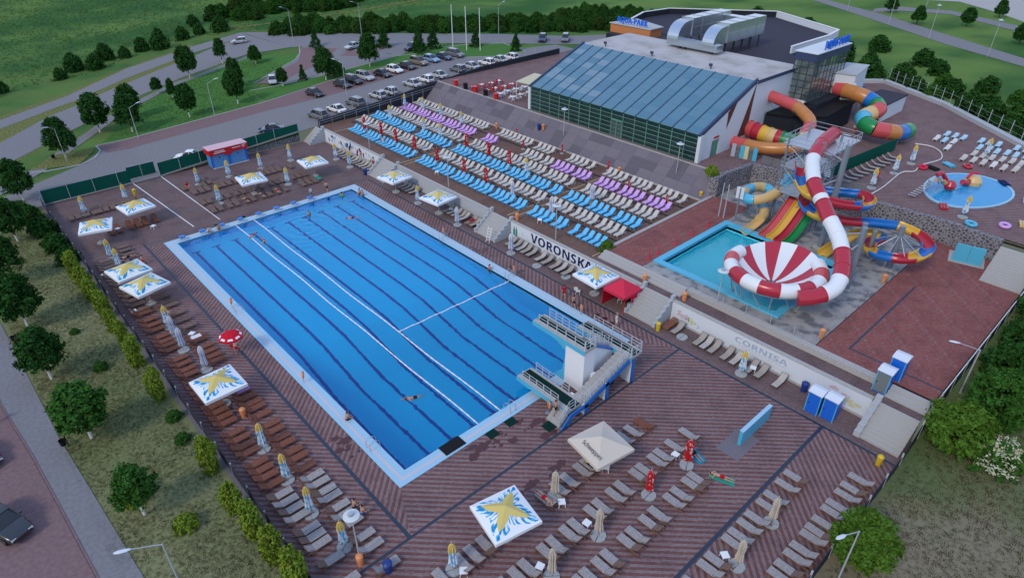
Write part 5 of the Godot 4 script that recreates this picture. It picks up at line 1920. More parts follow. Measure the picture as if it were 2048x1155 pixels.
	mb4.sweep(path3([[-0.9, 0.9, -0.6], [-0.2, 1.4, -0.4], [0.7, 1.3, 0.1]], 0.3), circle(0.16, 8))
	part(tu, "fin", mb4, M.pink_red)
	# air hose on the ground
	mb4 = MB.new()
	mb4.sweep(path3([[66.8, 5.3, 56.8], [71, 5.28, 56.9], [77.6, 5.28, 56.6], [79.5, 5.28, 57.6], [82.5, 5.28, 57.4], [86.9, 5.28, 58.4], [90.0, 5.28, 57.4], [91.6, 5.28, 55.6], [91.1, 5.28, 53.5]], 0.5), circle(0.09, 6))
	single("hose", mb4, M.lounger_pale, "long pale hose lying across the upper terrace", "hose")
	# inflatable toys around the pool
	var tor := MB.new()
	var tp := []
	for i in 17:
		tp.append(Vector3(cos(TAU * i / 16) * 0.6, 0.2, sin(TAU * i / 16) * 0.45))
	tor.sweep(path3(tp, 0.3), circle(0.2, 8))
	var tmesh := tor.mesh()
	var fb := MB.new()
	for k in 3:
		fb.sweep(path3([[-0.8, 0.16, -0.3 + k * 0.3], [0.8, 0.16, -0.3 + k * 0.3]], 0.8), circle(0.16, 8))
	var fmesh := fb.mesh()
	for a in [[70.0, 64.4, 0.4, "slide_red", 1, "red lilo on the paving left of the paddling pool"], [81.6, 57.9, 0.2, "pink_red", 0, "dark pink ring near the hose"], [86.6, 62.0, 0.5, "slide_red", 0, "red ring behind the paddling pool"], [85.4, 60.0, 1.0, "slide_sky", 1, "blue lilo behind the paddling pool"], [71.6, 72.4, 0.3, "slide_cream", 1, "tan lilo right of the paddling pool"], [72.8, 73.8, 0.6, "black", 1, "black lilo right of the paddling pool"], [69.6, 71.0, 0.2, "lounger_violet", 0, "pale violet ring below the paddling pool"], [83.6, 67.2, 0.7, "navy", 1, "dark lilo between paddling pool and loungers"], [82.4, 58.9, 1.2, "black", 1, "black lilo beside the elephant slide"], [79.6, 70.8, 0.2, "print_pink", 1, "pale pink lilo right of the pool rim"], [67.2, 68.2, 0.8, "slide_sky", 0, "small blue ring beside the yellow parasol"]]:
		single("inflatable", tmesh if a[4] == 0 else fmesh, M[a[3]], a[5], "inflatable", "inflatables around the paddling pool", Vector3(a[0], 5.21, a[1]), a[2])


# ---------------------------------------------------------------- loungers, parasols, tables
# a lounger lies along +x: foot end at x = 0, head at x = -2 (turn it about y to place)
func lounger_parts(kind: String) -> Array:
	if kind == "wood":
		var fr := MB.new()
		for z in [-0.31, 0.31]:
			fr.bb(-1.95, 0.27, z - 0.025, 0.0, 0.35, z + 0.025)
		fr.bb(-0.05, 0.27, -0.285, 0.0, 0.35, 0.285)
		var seat := MB.new()
		for k in 15:
			seat.bb(-1.25 + k * 0.083, 0.352, -0.33, -1.25 + k * 0.083 + 0.062, 0.376, 0.33)
		var bk := MB.new()
		for k in 8:
			var a := k * 0.085
			bk.box(Vector3(-1.3 - a * 0.84, 0.37 + a * 0.54, 0), Vector3(0.062, 0.024, 0.66), Basis(Vector3(0, 0, 1), -0.57))
		var rl := MB.new()
		for z in [-0.28, 0.28]:
			rl.bar(Vector3(-1.26, 0.34, z), Vector3(-1.88, 0.74, z), 0.03, 0.05)
		rl.bar(Vector3(-1.86, 0.73, -0.28), Vector3(-1.86, 0.73, 0.28), 0.04, 0.05)
		rl.bar(Vector3(-1.7, 0.3, -0.26), Vector3(-1.62, 0.56, -0.26), 0.03, 0.03)
		rl.bar(Vector3(-1.7, 0.3, 0.26), Vector3(-1.62, 0.56, 0.26), 0.03, 0.03)
		var lg := MB.new()
		lg.bb(-0.035, 0, -0.035, 0.035, 0.27, 0.035)
		var lm := lg.mesh()
		var out := [["frame", fr.mesh(), "frame"], ["seat_slats", seat.mesh(), "slats"], ["back_slats", bk.mesh(), "back"], ["back_rails", rl.mesh(), "frame"]]
		for p in [[-0.15, -0.3], [-0.15, 0.3], [-1.6, -0.3], [-1.6, 0.3]]:
			out.append(["leg", lm, "frame", Transform3D(Basis.IDENTITY, Vector3(p[0], 0, p[1]))])
		return out
	if kind == "plastic" or kind == "flat":
		var up := 0.83 if kind == "plastic" else 0.5
		var seat := MB.new()
		seat.bb(-1.2, 0.28, -0.31, 0.0, 0.35, 0.31)
		for k in 6:
			seat.bb(-1.1 + k * 0.18, 0.35, -0.27, -0.98 + k * 0.18, 0.362, 0.27)
		var bk := MB.new()
		bk.bar(Vector3(-1.18, 0.33, 0), Vector3(-1.72, up, 0), 0.6, 0.06)
		bk.bar(Vector3(-1.70, up - 0.015, 0), Vector3(-1.86, up + 0.07, 0), 0.54, 0.06)
		var bs := MB.new()
		for z in [-0.28, 0.28]:
			bs.bb(-1.85, 0.2, z - 0.03, -0.02, 0.28, z + 0.03)
		for p in [-0.25, -1.05, -1.7]:
			bs.bb(p - 0.07, 0, -0.29, p + 0.07, 0.24, -0.2)
			bs.bb(p - 0.07, 0, 0.2, p + 0.07, 0.24, 0.29)
		return [["seat", seat.mesh(), "shell"], ["backrest", bk.mesh(), "shell"], ["base_frame", bs.mesh(), "shell"]]
	# sling on a frame
	var s := MB.new()
	s.sweep(path3([[0, 0.36, 0], [-0.6, 0.33, 0], [-1.2, 0.35, 0], [-1.55, 0.55, 0], [-1.9, 0.82, 0]], 0.25), PackedVector2Array([Vector2(-0.29, -0.015), Vector2(0.29, -0.015), Vector2(0.29, 0.015), Vector2(-0.29, 0.015)]), true, true)
	var f := MB.new()
	for z in [-0.31, 0.31]:
		f.sweep(path3([[0, 0.36, z], [-0.6, 0.34, z], [-1.2, 0.36, z], [-1.55, 0.56, z], [-1.9, 0.83, z]], 0.4), circle(0.022, 5))
	f.bar(Vector3(-0.01, 0.35, -0.31), Vector3(-0.01, 0.35, 0.31), 0.035, 0.035)
	f.bar(Vector3(-1.88, 0.81, -0.31), Vector3(-1.88, 0.81, 0.31), 0.035, 0.035)
	var l := MB.new()
	l.cyl(Vector3.ZERO, Vector3(0, 0.34, 0), 0.02, 0.02, 5)
	var lmm := l.mesh()
	return [["sling", s.mesh(), "cloth"], ["frame", f.mesh(), "frame"], ["leg", lmm, "frame", Transform3D(Basis.IDENTITY, Vector3(-0.2, 0, -0.3))], ["leg", lmm, "frame", Transform3D(Basis.IDENTITY, Vector3(-0.2, 0, 0.3))], ["leg", lmm, "frame", Transform3D(Basis.IDENTITY, Vector3(-1.25, 0, -0.3))], ["leg", lmm, "frame", Transform3D(Basis.IDENTITY, Vector3(-1.25, 0, 0.3))]]

var LW := []
var LP := []
var LS := []
var LF := []

func lounger(kind: String, colour: String, label: String, group: String, x: float, y: float, z: float, turn: float):
	var t := thing({"wood": "wooden_lounger", "plastic": "plastic_lounger", "sling": "sling_lounger", "flat": "low_lounger"}[kind], label, "lounger", group, Vector3(x, y, z), turn + rng.randf_range(-0.025, 0.025))
	if kind == "wood":
		inst(t, LW, {"frame": "wood_side" if colour == "wood_grey" else colour, "slats": colour, "back": colour if rng.randf() < 0.6 else "wood_mid" if colour == "wood_grey" else colour})
	elif kind == "plastic" or kind == "flat":
		inst(t, LP if kind == "plastic" else LF, {"shell": colour})
	else:
		inst(t, LS, {"cloth": colour, "frame": "dark_steel"})

func build_loungers():
	LW = lounger_parts("wood")
	LP = lounger_parts("plastic")
	LS = lounger_parts("sling")
	LF = lounger_parts("flat")
	rng.seed = 1234
	# left side: two files of wooden loungers, feet towards the pool
	var inner := [[-3.3, 0], [-2.2, 0], [-0.9, 0], [0.2, 0], [1.4, 0], [2.4, 0], [5.8, 0], [8.2, 0], [9.2, 0], [11.8, 0], [13.3, 0], [14.2, 0], [16.3, 0], [17.9, 0], [19.5, 0], [21.8, 1], [22.6, 1], [24.1, 1], [25.1, 1], [26.1, 1], [27.1, 1], [33.0, 1], [34.1, 1], [35.1, 1], [35.9, 1], [37.1, 1], [38.7, 1], [39.6, 1], [40.7, 1], [41.6, 1], [42.8, 1], [43.7, 1], [45.0, 1], [46.3, 2], [47.2, 2], [48.2, 2], [49.0, 2], [50.2, 2], [51.1, 2], [52.0, 2], [53.6, 2], [54.7, 2], [56.7, 2]]
	var outer := [[-0.9, 0], [0.0, 0], [0.9, 0], [1.8, 0], [3.0, 0], [4.0, 0], [5.0, 0], [6.0, 0], [7.4, 0], [8.3, 0], [9.2, 0], [10.6, 0], [11.6, 0], [13.0, 0], [13.9, 1], [15.6, 1], [16.8, 1], [17.9, 1], [19.5, 1], [20.5, 1], [21.4, 1], [22.3, 1], [24.4, 1], [25.4, 1], [26.5, 1], [27.4, 1], [28.8, 1], [29.8, 1], [30.8, 1], [31.8, 1], [33.3, 1], [34.2, 1], [35.1, 1], [36.0, 1], [37.6, 1], [38.6, 1], [39.6, 1], [40.5, 1], [42.1, 1], [43.0, 1], [43.9, 1], [44.9, 1], [46.3, 2], [47.2, 2], [48.1, 2], [49.0, 2], [50.5, 2], [51.3, 2], [52.1, 2], [53.8, 2], [55.9, 2]]
	for f in 2:
		var k := 0
		for a in (inner if f == 0 else outer):
			k += 1
			var col: String = ["wood_mid", "wood_red", "wood_grey"][a[1]]
			lounger("wood", col, "%s wooden lounger, %s from the far end of the %s left file" % [["brown", "reddish brown", "weathered grey"][a[1]], ordw(k), "pool side" if f == 0 else "fence side"], "wooden loungers along the left fence", -4.9 if f == 0 else -7.5, 0, a[0], 0)
	# near deck: feet towards the pool, heads towards the camera side
	var rows := [["first", 59.1, [-3.7, -2.0, -1.0, 0.1, 5.9, 7.4, 8.5, 10.0, 10.8, 15.1, 16.2, 17.6]], ["second", 62.4, [-1.0, 0.1, 1.0, 2.8, 3.7, 5.0, 5.9, 7.6, 8.5, 10.0, 11.0, 12.8, 13.6, 15.1, 15.9, 17.4, 19.4]], ["third", 65.65, [-3.0, -2.0, 0.2, 1.1, 2.8, 3.6, 4.8, 5.7, 7.5, 8.4, 9.9, 11.0, 12.8, 13.7, 15.1, 15.9]], ["fourth", 70.6, [2.8, 3.8, 5.4, 6.2, 8.1, 9.9, 10.8, 12.9, 13.7, 14.9, 15.9, 17.5, 18.6, 20.3, 21.6]], ["fifth", 74.1, [9.0, 10.0, 11.2, 12.9, 13.8, 15.0, 15.9, 17.3, 18.1, 19.1, 20.5, 21.3, 22.7, 23.7, 25.0]]]
	for r in rows:
		var k := 0
		for x in r[2]:
			k += 1
			lounger("wood", "wood_grey" if not (r[0] == "first" and x > 17) else "wood_red", "%s wooden lounger, %s from the left in the %s row of the near deck" % ["reddish brown" if r[0] == "first" and x > 17 else "weathered grey", ordw(k), r[0]], "wooden loungers on the near deck", x, 0, r[1], PI / 2)
	# far deck: heads towards the car park
	var far := [["back left", -16.0, [-8.3, -7.5, -6.5, -5.5, -4.8, -4.0, -3.1, -2.1, -1.2, -0.4, 0.6]], ["front left", -7.9, [-5.4, -4.5, -3.1, -2.1, -1.2, 0.1]], ["hindmost short", -15.9, [6.6, 9.3, 10.3]], ["hindmost long", -13.4, [7.2, 8.2, 9.1, 10.6, 11.4, 12.3, 13.4, 14.4, 17.6, 18.5, 19.4, 20.3, 22.3]], ["middle long", -8.95, [6.8, 7.6, 9.2, 10.3, 11.6, 12.6, 14.2, 15.4, 16.9, 17.8, 18.7, 20.4, 21.4, 22.4]], ["pool side", -5.5, [6.9, 7.9, 9.2, 10.2, 11.6, 12.6, 14.0, 15.1, 16.3, 17.6, 20.4, 21.4, 22.4]]]
	for r in far:
		var k := 0
		for x in r[2]:
			k += 1
			lounger("wood", "wood_mid" if not r[0].begins_with("front") else "wood_red", "%s wooden lounger, %s from left, %s far deck row" % ["red brown" if r[0].begins_with("front") else "dark", ordw(k), r[0]], "wooden loungers on the far deck", x, 0, r[1], -PI / 2)
	# beige loungers along the walls, heads at the wall
	var wl := [["mural wall", [-14.6, -13.6, -12.5, -11.5, -10.4, -9.4, -8.4, -7.4, -6.5, -5.5, -4.6]], ["plain grey wall", [4.6, 5.5, 6.4, 7.4, 15.7, 16.6, 17.5, 18.4, 19.2, 20.7, 21.5]], ["navy lettered wall", [28.6, 29.6, 30.5, 31.4, 32.4, 33.9, 35.0, 36.4, 37.4, 38.4]], ["grey lettered wall", [53.9, 56.5, 57.3, 58.2, 59.6, 60.6, 62.2, 63.2, 65.0]]]
	for r in wl:
		var k := 0
		for z in r[1]:
			k += 1
			lounger("sling", "sling" if k % 3 else "sling_light", "beige sling lounger, %s from the far end along the %s" % [ordw(k), r[0]], "beige loungers along the walls", 30.15, 0, z, PI)
	lounger("wood", "wood_red", "brown wooden lounger beside the yellow bin under the pale wall", "", 30.2, 0, 52.9, PI)
	# terrace: plastic loungers in six files
	var blue := "lounger_blue"
	var bei := "lounger_beige"
	var vio := "lounger_violet"
	var files := [[35.3, [[-17.8, 0.3, blue], [2.2, 25.3, blue], [27.2, 39.6, blue]]], [39.0, [[-21.4, 0.3, bei], [2.2, 25.3, bei], [27.0, 39.8, bei]]], [42.2, [[-21.8, 0.2, blue], [2.2, 25.2, blue], [27.0, 39.3, blue]]], [45.7, [[-22.4, 0.0, bei], [2.2, 24.8, bei], [27.0, 39.0, bei]]], [49.0, [[-22.4, -0.6, vio], [1.6, 4.2, vio], [11.2, 17.2, bei], [17.9, 24.6, vio], [26.6, 39.2, vio]]], [52.6, [[-23.2, -2.2, bei], [1.4, 4.6, bei], [5.4, 9.0, bei], [10.4, 13.8, bei], [17.6, 22.4, bei], [25.2, 38.4, bei]]]]
	var fi := 0
	for f in files:
		fi += 1
		var k := 0
		var last := ""
		for s in f[1]:
			var z: float = s[0]
			var g := 0
			while z < s[1]:
				var key: String = s[2]
				if fi == 5 and z > 3.9 and z < 5.0:
					key = blue
				k += 1
				if not (rng.randf() < 0.012):
					lounger("plastic", key, "%s plastic lounger, %s from the far end in the %s terrace file from the wall" % [key.trim_prefix("lounger_"), ordw(k), ordw(fi)], "plastic loungers on the terrace", f[0], 2.1, z, PI)
				g += 1
				z += 1.0 if g % 4 else 1.36
	# upper terrace: pale and blue loungers behind the paddling pool
	var ri := 0
	for u in [[97.6, 55.4, 12, 1.15, "back"], [94.4, 55.0, 12, 1.15, "second"], [91.2, 57.6, 11, 1.15, "third"], [88.2, 60.6, 8, 1.25, "front"]]:
		ri += 1
		for k in u[2]:
			var key := "lounger_beige" if ri > 2 else "lounger_pool"
			if rng.randf() < 0.15:
				key = "lounger_pale"
			if rng.randf() > 0.9:
				continue
			lounger("sling" if rng.randf() < 0.0 else "flat", key, "low %s lounger, %s from the left in the %s row behind the paddling pool" % [{"lounger_beige": "beige", "lounger_pool": "pale blue", "lounger_pale": "white"}[key], ordw(k + 1), u[4]], "loungers behind the paddling pool", u[0] + k * 0.07 + rng.randf_range(-0.25, 0.25), 5.2, u[1] + k * u[3], PI)
	# dark loungers between the tower and the paddling pool
	for k in 10:
		lounger("sling", "sling" if k % 2 else "lounger_foot", "dark sling lounger, %s from the slide tower in the row below the green wall" % ordw(k + 1), "loungers below the green wall", 68.8 + k * 1.5, 5.2, 53.6 + k * 0.12, -PI / 2 + 0.2)
	var gw := MB.new()
	gw.bar(Vector3(68, 6.1, 50.6), Vector3(86, 6.1, 52.4), 0.1, 1.8)
	var gt := thing("netting_wall", "long dark green netting wall behind the dark loungers", "fence")
	part(gt, "netting", gw, M.net_green)

func parasol_open(label: String, key: String, x: float, y: float, z: float, turn: float, half := 1.82, h := 2.45, group := "open square parasols"):
	var t := thing("parasol", label, "parasol", group, Vector3(x, y, z), turn)
	var top := Vector3(0, h + 0.85, 0)
	var mb := MB.new()
	var n := 6
	for s in 4:
		var c0 := Vector3(half, h, half).rotated(Vector3.UP, -PI / 2 * s)
		var c1 := Vector3(-half, h, half).rotated(Vector3.UP, -PI / 2 * s)
		for r in n:
			for j in r + 1:
				var f := func(a: float, b: float) -> Vector3:
					# a: 0 at the top to 1 at the eave, b across
					var e := c0.lerp(c1, b)
					var p := top.lerp(e, a)
					p.y -= 0.16 * a * (1.0 - a) + 0.1 * a * (1.0 - absf(b - 0.5) * 2.0) * (1.0 - a) * 1.2
					return p
				var a0 := float(r) / n
				var a1 := float(r + 1) / n
				var b0 := float(j) / maxf(r, 1) if r > 0 else 0.5
				var b1 := float(j + 1) / maxf(r, 1) if r > 0 else 0.5
				var e0 := float(j) / (r + 1)
				var e1 := float(j + 1) / (r + 1)
				var q := [f.call(a0, b0), f.call(a1, e0), f.call(a1, e1)]
				var nn: Vector3 = (q[1] - q[0]).cross(q[2] - q[0]).normalized()
				if nn.y < 0:
					nn = -nn
				var uv := []
				for p in q:
					uv.append(Vector2(p.x, p.z) / (2.0 * half) + Vector2(0.5, 0.5))
				mb.tri(q[0], q[1], q[2], nn, uv[0], uv[1], uv[2])
				if j < r:
					var w := [f.call(a0, b0), f.call(a0, b1), f.call(a1, e1)]
					var uw := []
					for p in w:
						uw.append(Vector2(p.x, p.z) / (2.0 * half) + Vector2(0.5, 0.5))
					mb.tri(w[0], w[1], w[2], nn, uw[0], uw[1], uw[2])
	part(t, "canopy", mb, M[key])
	var vl := MB.new()
	for s in 4:
		var c0 := Vector3(half, h, half).rotated(Vector3.UP, -PI / 2 * s)
		var c1 := Vector3(-half, h, half).rotated(Vector3.UP, -PI / 2 * s)
		var o := (c0 + c1).normalized()
		o.y = 0
		vl.bar((c0 + c1) * 0.5 + (c0 - c1) * 0.5 + Vector3(0, -0.13, 0), (c0 + c1) * 0.5 - (c0 - c1) * 0.5 + Vector3(0, -0.13, 0), 0.015, 0.26)
	part(t, "valance", vl, M[{"parasol_star": "white", "parasol_star_pale": "white"}.get(key, key)])
	var rb := MB.new()
	for s in 4:
		rb.bar(Vector3(0, h + 0.1, 0), Vector3(half * 0.95, h - 0.02, half * 0.95).rotated(Vector3.UP, PI / 2 * s), 0.03, 0.03)
	part(t, "ribs", rb, M.pole_grey)
	var pl := MB.new()
	pl.cyl(Vector3.ZERO, Vector3(0, h + 0.85, 0), 0.04, 0.04, 8)
	part(t, "pole", pl, M.pole_grey)
	part(t, "base", base_mesh(), M.parasol_base)
	return t

var _base: ArrayMesh
func base_mesh() -> ArrayMesh:
	if _base == null:
		var mb := MB.new()
		for s in 4:
			var pts := PackedVector2Array([Vector2(0.03, 0.03), Vector2(0.55, 0.03), Vector2(0.52, 0.22), Vector2(0.4, 0.4), Vector2(0.22, 0.52), Vector2(0.03, 0.55)])
			for i in pts.size():
				pts[i] = pts[i].rotated(PI / 2 * s)
			mb.prism(pts, 0.0, 0.12)
		mb.bb(-0.03, 0.0, -0.5, 0.03, 0.1, 0.5)
		_base = mb.mesh()
	return _base

var _fold: ArrayMesh
var _fpole: ArrayMesh
func parasol_folded(label: String, key: String, x: float, y: float, z: float, lean := 0.0, size := 1.0, group := "folded parasols"):
	if _fold == null:
		var mb := MB.new()
		mb.lathe(Vector3.ZERO, [Vector2(0.2, 0.62), Vector2(0.27, 0.85), Vector2(0.22, 1.25), Vector2(0.19, 1.7), Vector2(0.22, 2.1), Vector2(0.2, 2.45), Vector2(0.1, 2.75), Vector2(0.0, 2.85)], 32, 0.3, 8)
		_fold = mb.mesh()
		mb = MB.new()
		mb.cyl(Vector3.ZERO, Vector3(0, 2.9, 0), 0.035, 0.035, 8)
		_fpole = mb.mesh()
	var t := thing("folded_parasol", label, "parasol", group, Vector3(x, y, z), rng.randf() * TAU)
	t.scale = Vector3.ONE * size
	var c := part(t, "folded_canopy", _fold, M[key])
	c.scale = Vector3(rng.randf_range(0.9, 1.15), rng.randf_range(0.94, 1.04), rng.randf_range(0.9, 1.15))
	var p := part(t, "pole", _fpole, M.pole_grey)
	part(t, "base", base_mesh(), M.parasol_base)
	if lean != 0.0:
		c.rotation.x = lean
		p.rotation.x = lean

func build_parasols():
	rng.seed = 99
	for a in [["white parasol with yellow star, large, on the near deck", "parasol_star", 1.75, 60.2, -0.2], ["white parasol with yellow star over the left loungers, beside the red parasol", "parasol_star", -7.5, 33.3, 0.02], ["yellow star parasol nearer to the camera of the two touching ones", "parasol_star_pale", -7.0, 12.0, 0.25], ["yellow star parasol farther of the two touching ones by the fence", "parasol_star_pale", -7.4, 7.6, 0.15], ["yellow star parasol at the far left deck corner", "parasol_star", -7.1, -6.9, -0.28], ["yellow star parasol right of the far left corner one", "parasol_star", -1.6, -9.6, 0.12], ["yellow star parasol right of the white court lines", "parasol_star", 13.7, -8.3, -0.12], ["yellow star parasol on the far deck nearest the mural wall", "parasol_star", 23.5, -8.4, -0.1], ["yellow star parasol below the stairs beside the mural wall", "parasol_star", 29.4, 5.2, 0.1], ["yellow star parasol in front of the plain grey wall", "parasol_star", 29.8, 15.2, 0.12], ["yellow star parasol beside the red tent", "parasol_star", 30.2, 43.4, -0.05], ["yellow star parasol at the cafe behind the hall end", "parasol_star", 70.5, -3.2, 0.1]]:
		parasol_open(a[0], a[1], a[2], 5.2 if a[2] > 60 else 0.0, a[3], a[4])
	var bp: Node3D = parasol_open("plain cream parasol with dark script lettering on the near deck", "beige_cloth", 11.5, 0.0, 60.35, -0.16)
	var tx := text_mesh("Schweppes", 0.32, 0.01, false)
	var o := part(bp, "lettering", tx, M.dark_steel)
	# script on the pool-left face of the canopy
	var nrm := Vector3(-0.85, 1.82, 0).normalized()
	var along := Vector3(0, 0, 1)
	o.transform = Transform3D(Basis(along, nrm.cross(along), nrm), Vector3(-1.15, 2.45 + 0.31, 0.35) + nrm * 0.05)
	var ca := thing("cafe_awning", "large cream awning over the cafe tables", "awning", "", Vector3(66, 5.2, -2.4), 0.1)
	var mb := MB.new()
	mb.bar(Vector3(-2.6, 2.9, 0), Vector3(2.6, 3.4, 0), 6.2, 0.06)
	part(ca, "canopy", mb, mat("awning_cloth", lin(0.55, 0.52, 0.36), 0.8))
	for p in [[-2.5, -3.0], [-2.5, 3.0], [2.5, -3.0], [2.5, 3.0]]:
		mb = MB.new()
		mb.cyl(Vector3(p[0], 0, p[1]), Vector3(p[0], 2.9 if p[0] < 0 else 3.38, p[1]), 0.05, 0.05, 6)
		part(ca, "post", mb, M.white)
	# folded ones
	var sets := [["yellow and white folded parasol", "folded_star", 0.0, [[-7.4, -1.4, "at the far end of the left files"], [-7.3, 1.7, "second along the left files"], [-7.1, 18.0, "beside the orange bin on the left"], [-7.3, 40.8, "amid the reddish loungers, nearer the lamp"], [-7.35, 45.1, "where the brown loungers turn grey"], [-7.5, 49.2, "amid the grey loungers on the left"], [-7.1, 53.3, "beside the round lamp on the near left"], [-6.5, -17.2, "at the back left of the far deck"], [-1.0, -18.1, "beside the yellow bin of the far deck"], [8.9, -17.2, "left of the red kiosk"], [13.5, -17.0, "in front of the red kiosk"], [8.6, -8.3, "beside the white court line"], [18.9, -8.1, "between two open parasols of the far deck"], [18.6, -16.8, "right of the red kiosk"], [23.7, -17.0, "nearest the small stairs"], [29.5, -12.4, "first before the mural wall"], [29.4, -7.9, "second before the mural wall"], [29.5, 10.6, "between the two open parasols at the plain wall"], [-2.6, 59.8, "at the near edge of the deck"], [29.9, 61.9, "before the faint grey lettering"]]], ["white folded parasol", "folded_white", 0.0, [[-7.3, 20.4, "first of three on the left"], [-7.4, 23.0, "second of three on the left"], [-6.9, 27.5, "third of three on the left"], [29.4, 19.8, "before the concrete stairs with the ladder"], [29.5, 30.3, "before the painted bottles"]]], ["beige folded parasol", "folded_beige", 0.0, [[6.8, 60.1, "left of the cream parasol"], [6.6, 64.6, "in the middle of the near deck"], [1.9, 64.6, "at the bottom edge of the near deck"], [11.7, 72.5, "near the camera in the right block"], [16.6, 72.3, "by the dark drain on the right"]]], ["red folded parasol", "folded_red", 0.0, [[16.7, 65.0, "beside the sunbather on the blue towel"], [12.1, 64.8, "in the middle of the near loungers"]]], ["red folded parasol on the terrace", "folded_red", 2.1, [[36.9, -15.0, "first in the front file"], [37.6, -11.0, "second in the front file"], [37.6, -6.6, "third in the front file"], [37.8, -1.6, "fourth in the front file"], [37.2, 5.3, "first past the middle aisle"], [37.5, 11.4, "second past the middle aisle"], [37.6, 16.2, "third past the middle aisle"], [44.6, 3.2, "first of the middle file"], [44.8, 8.4, "second of the middle file"], [44.4, 13.6, "third of the middle file"]]], ["yellow and blue folded parasol on the terrace", "folded_star", 2.1, [[43.8, -17.8, "at the parking wall"], [44.4, -8.2, "second behind the front blue file"], [44.5, -3.6, "third behind the front blue file"], [51.2, -18.0, "first of the violet file"], [51.4, -12.6, "second of the violet file"], [51.2, -6.4, "third of the violet file"], [50.2, -22.4, "at the far corner"], [44.4, 17.4, "before the middle blue file end"]]], ["pale folded parasol on the terrace", "folded_white", 2.1, [[37.4, 22.0, "before the middle aisle"], [37.4, 29.4, "first above the navy lettered wall"], [44.3, 30.2, "second above the navy lettered wall"]]], ["small red folded parasol", "folded_red", 2.1, [[51.6, 9.0, "left in the top file"], [54.8, 4.0, "in the gap of the top file"], [54.8, 14.6, "middle of the top file"], [51.2, 31.0, "over the violet loungers"], [54.8, 24.2, "right part of the top file"], [51.2, 37.4, "last over the violet loungers"]]], ["yellow folded parasol on the upper terrace", "folded_star", 5.2, [[69.4, 56.0, "next to the slide tower"], [76.7, 56.0, "second from the slide tower"], [82.1, 56.2, "third from the slide tower"], [92.9, 62.4, "behind the paddling pool"], [68.7, 66.9, "in front of the paddling pool"]]]]
	for s in sets:
		for p in s[3]:
			parasol_folded("%s %s" % [s[0], p[2]], s[1], p[0], s[2], p[1], rng.randf_range(-0.03, 0.03), 0.6 if s[0].begins_with("small") else 1.0)
	# bases left without a parasol
	var k := 0
	for p in [[29.7, 34.7, "below the letter O"], [30.4, 38.8, "beside the yellow star parasol"], [30.6, 54.8, "beside the brown lounger"]]:
		single("concrete_stand", base_mesh(), M.parasol_base, "empty round concrete parasol stand %s" % p[2], "parasol stand", "empty parasol stands", Vector3(p[0], 0, p[1]))
	# round red sunshade of the lifeguard
	var r := thing("round_sunshade", "round red sunshade with white blocks beside the pool drain", "parasol", "", Vector3(-3.9, 0, 27.1))
	for i in 8:
		var mb2 := MB.new()
		var a0 := TAU * i / 8.0
		var a1 := TAU * (i + 1) / 8.0
		var e0 := Vector3(cos(a0), 0, sin(a0))
		var e1 := Vector3(cos(a1), 0, sin(a1))
		for q in [[0.0, 2.75, 0.6, 2.62], [0.6, 2.62, 1.15, 2.3]]:
			var nn := (e0 + e1 + Vector3.UP * 3.0).normalized()
			mb2.quad(e0 * q[0] + Vector3.UP * q[1], e1 * q[0] + Vector3.UP * q[1], e1 * q[2] + Vector3.UP * q[3], e0 * q[2] + Vector3.UP * q[3], nn)
		var pn := part(r, "canopy_panel", mb2, M.red_cloth)
		mb2 = MB.new()
		mb2.quad(e0.lerp(e1, 0.2) * 0.9 + Vector3.UP * 2.475, e0.lerp(e1, 0.8) * 0.9 + Vector3.UP * 2.475, e0.lerp(e1, 0.8) * 1.1 + Vector3.UP * 2.36, e0.lerp(e1, 0.2) * 1.1 + Vector3.UP * 2.36, Vector3.UP)
		part(pn, "white_block", mb2, M.white)
		mb2 = MB.new()
		mb2.bar(e0 * 1.15 + Vector3.UP * 2.22, e1 * 1.15 + Vector3.UP * 2.22, 0.012, 0.16)
		part(pn, "valance", mb2, M.red_cloth)
	var pl := MB.new()
	pl.cyl(Vector3.ZERO, Vector3(0, 2.72, 0), 0.03, 0.03, 6)
	part(r, "pole", pl, M.pole_grey)
	# plastic side tables
	var tm := MB.new()
	tm.bb(-0.27, 0.4, -0.27, 0.27, 0.44, 0.27)
	var lg := MB.new()
	lg.bar(Vector3(0, 0.4, 0), Vector3(0.05, 0, 0.05), 0.05, 0.05)
	var tmm := tm.mesh()
	var lgm := lg.mesh()
	for p in [[16.7, 63.9, 0, "beside the upper red folded parasol"], [11.6, 61.0, 0, "at the edge of the cream parasol"], [6.6, 61.0, 0, "beside the beige folded parasol on the first row"], [6.6, 63.5, 0, "beside the beige folded parasol in the middle"], [1.7, 63.7, 0, "at the bottom edge beside a beige parasol"], [11.6, 71.6, 0, "between grey loungers on the right"], [-2.3, 60.5, 0, "before the yellow folded parasol at the bottom edge"], [-9.0, 12.9, 0, "under the touching star parasols"], [-9.2, 2.6, 0, "near the fence at the left"], [-4.6, -8.9, 0, "between the two far star parasols"], [-0.9, -6.6, 0, "under the far star parasol"], [-5.9, 21.2, 0, "beside the third white folded parasol"], [31.1, 62.4, 0, "before the grey lettered wall"], [31.4, 15.9, 0, "under the star parasol at the plain wall"], [35.1, 29.6, 2.1, "at the front blue file of the terrace"], [35.0, 8.0, 2.1, "amid the front blue terrace file"]]:
		var t := thing("side_table", "small white plastic table %s" % p[3], "table", "small white plastic tables", Vector3(p[0], p[2], p[1]), rng.randf())
		part(t, "table_top", tmm, M.white_gloss)
		for s in 4:
			var l := part(t, "leg", lgm, M.white_gloss)
			l.transform = Transform3D(Basis(Vector3.UP, PI / 2 * s), Vector3(0.2, 0, 0.2).rotated(Vector3.UP, PI / 2 * s))
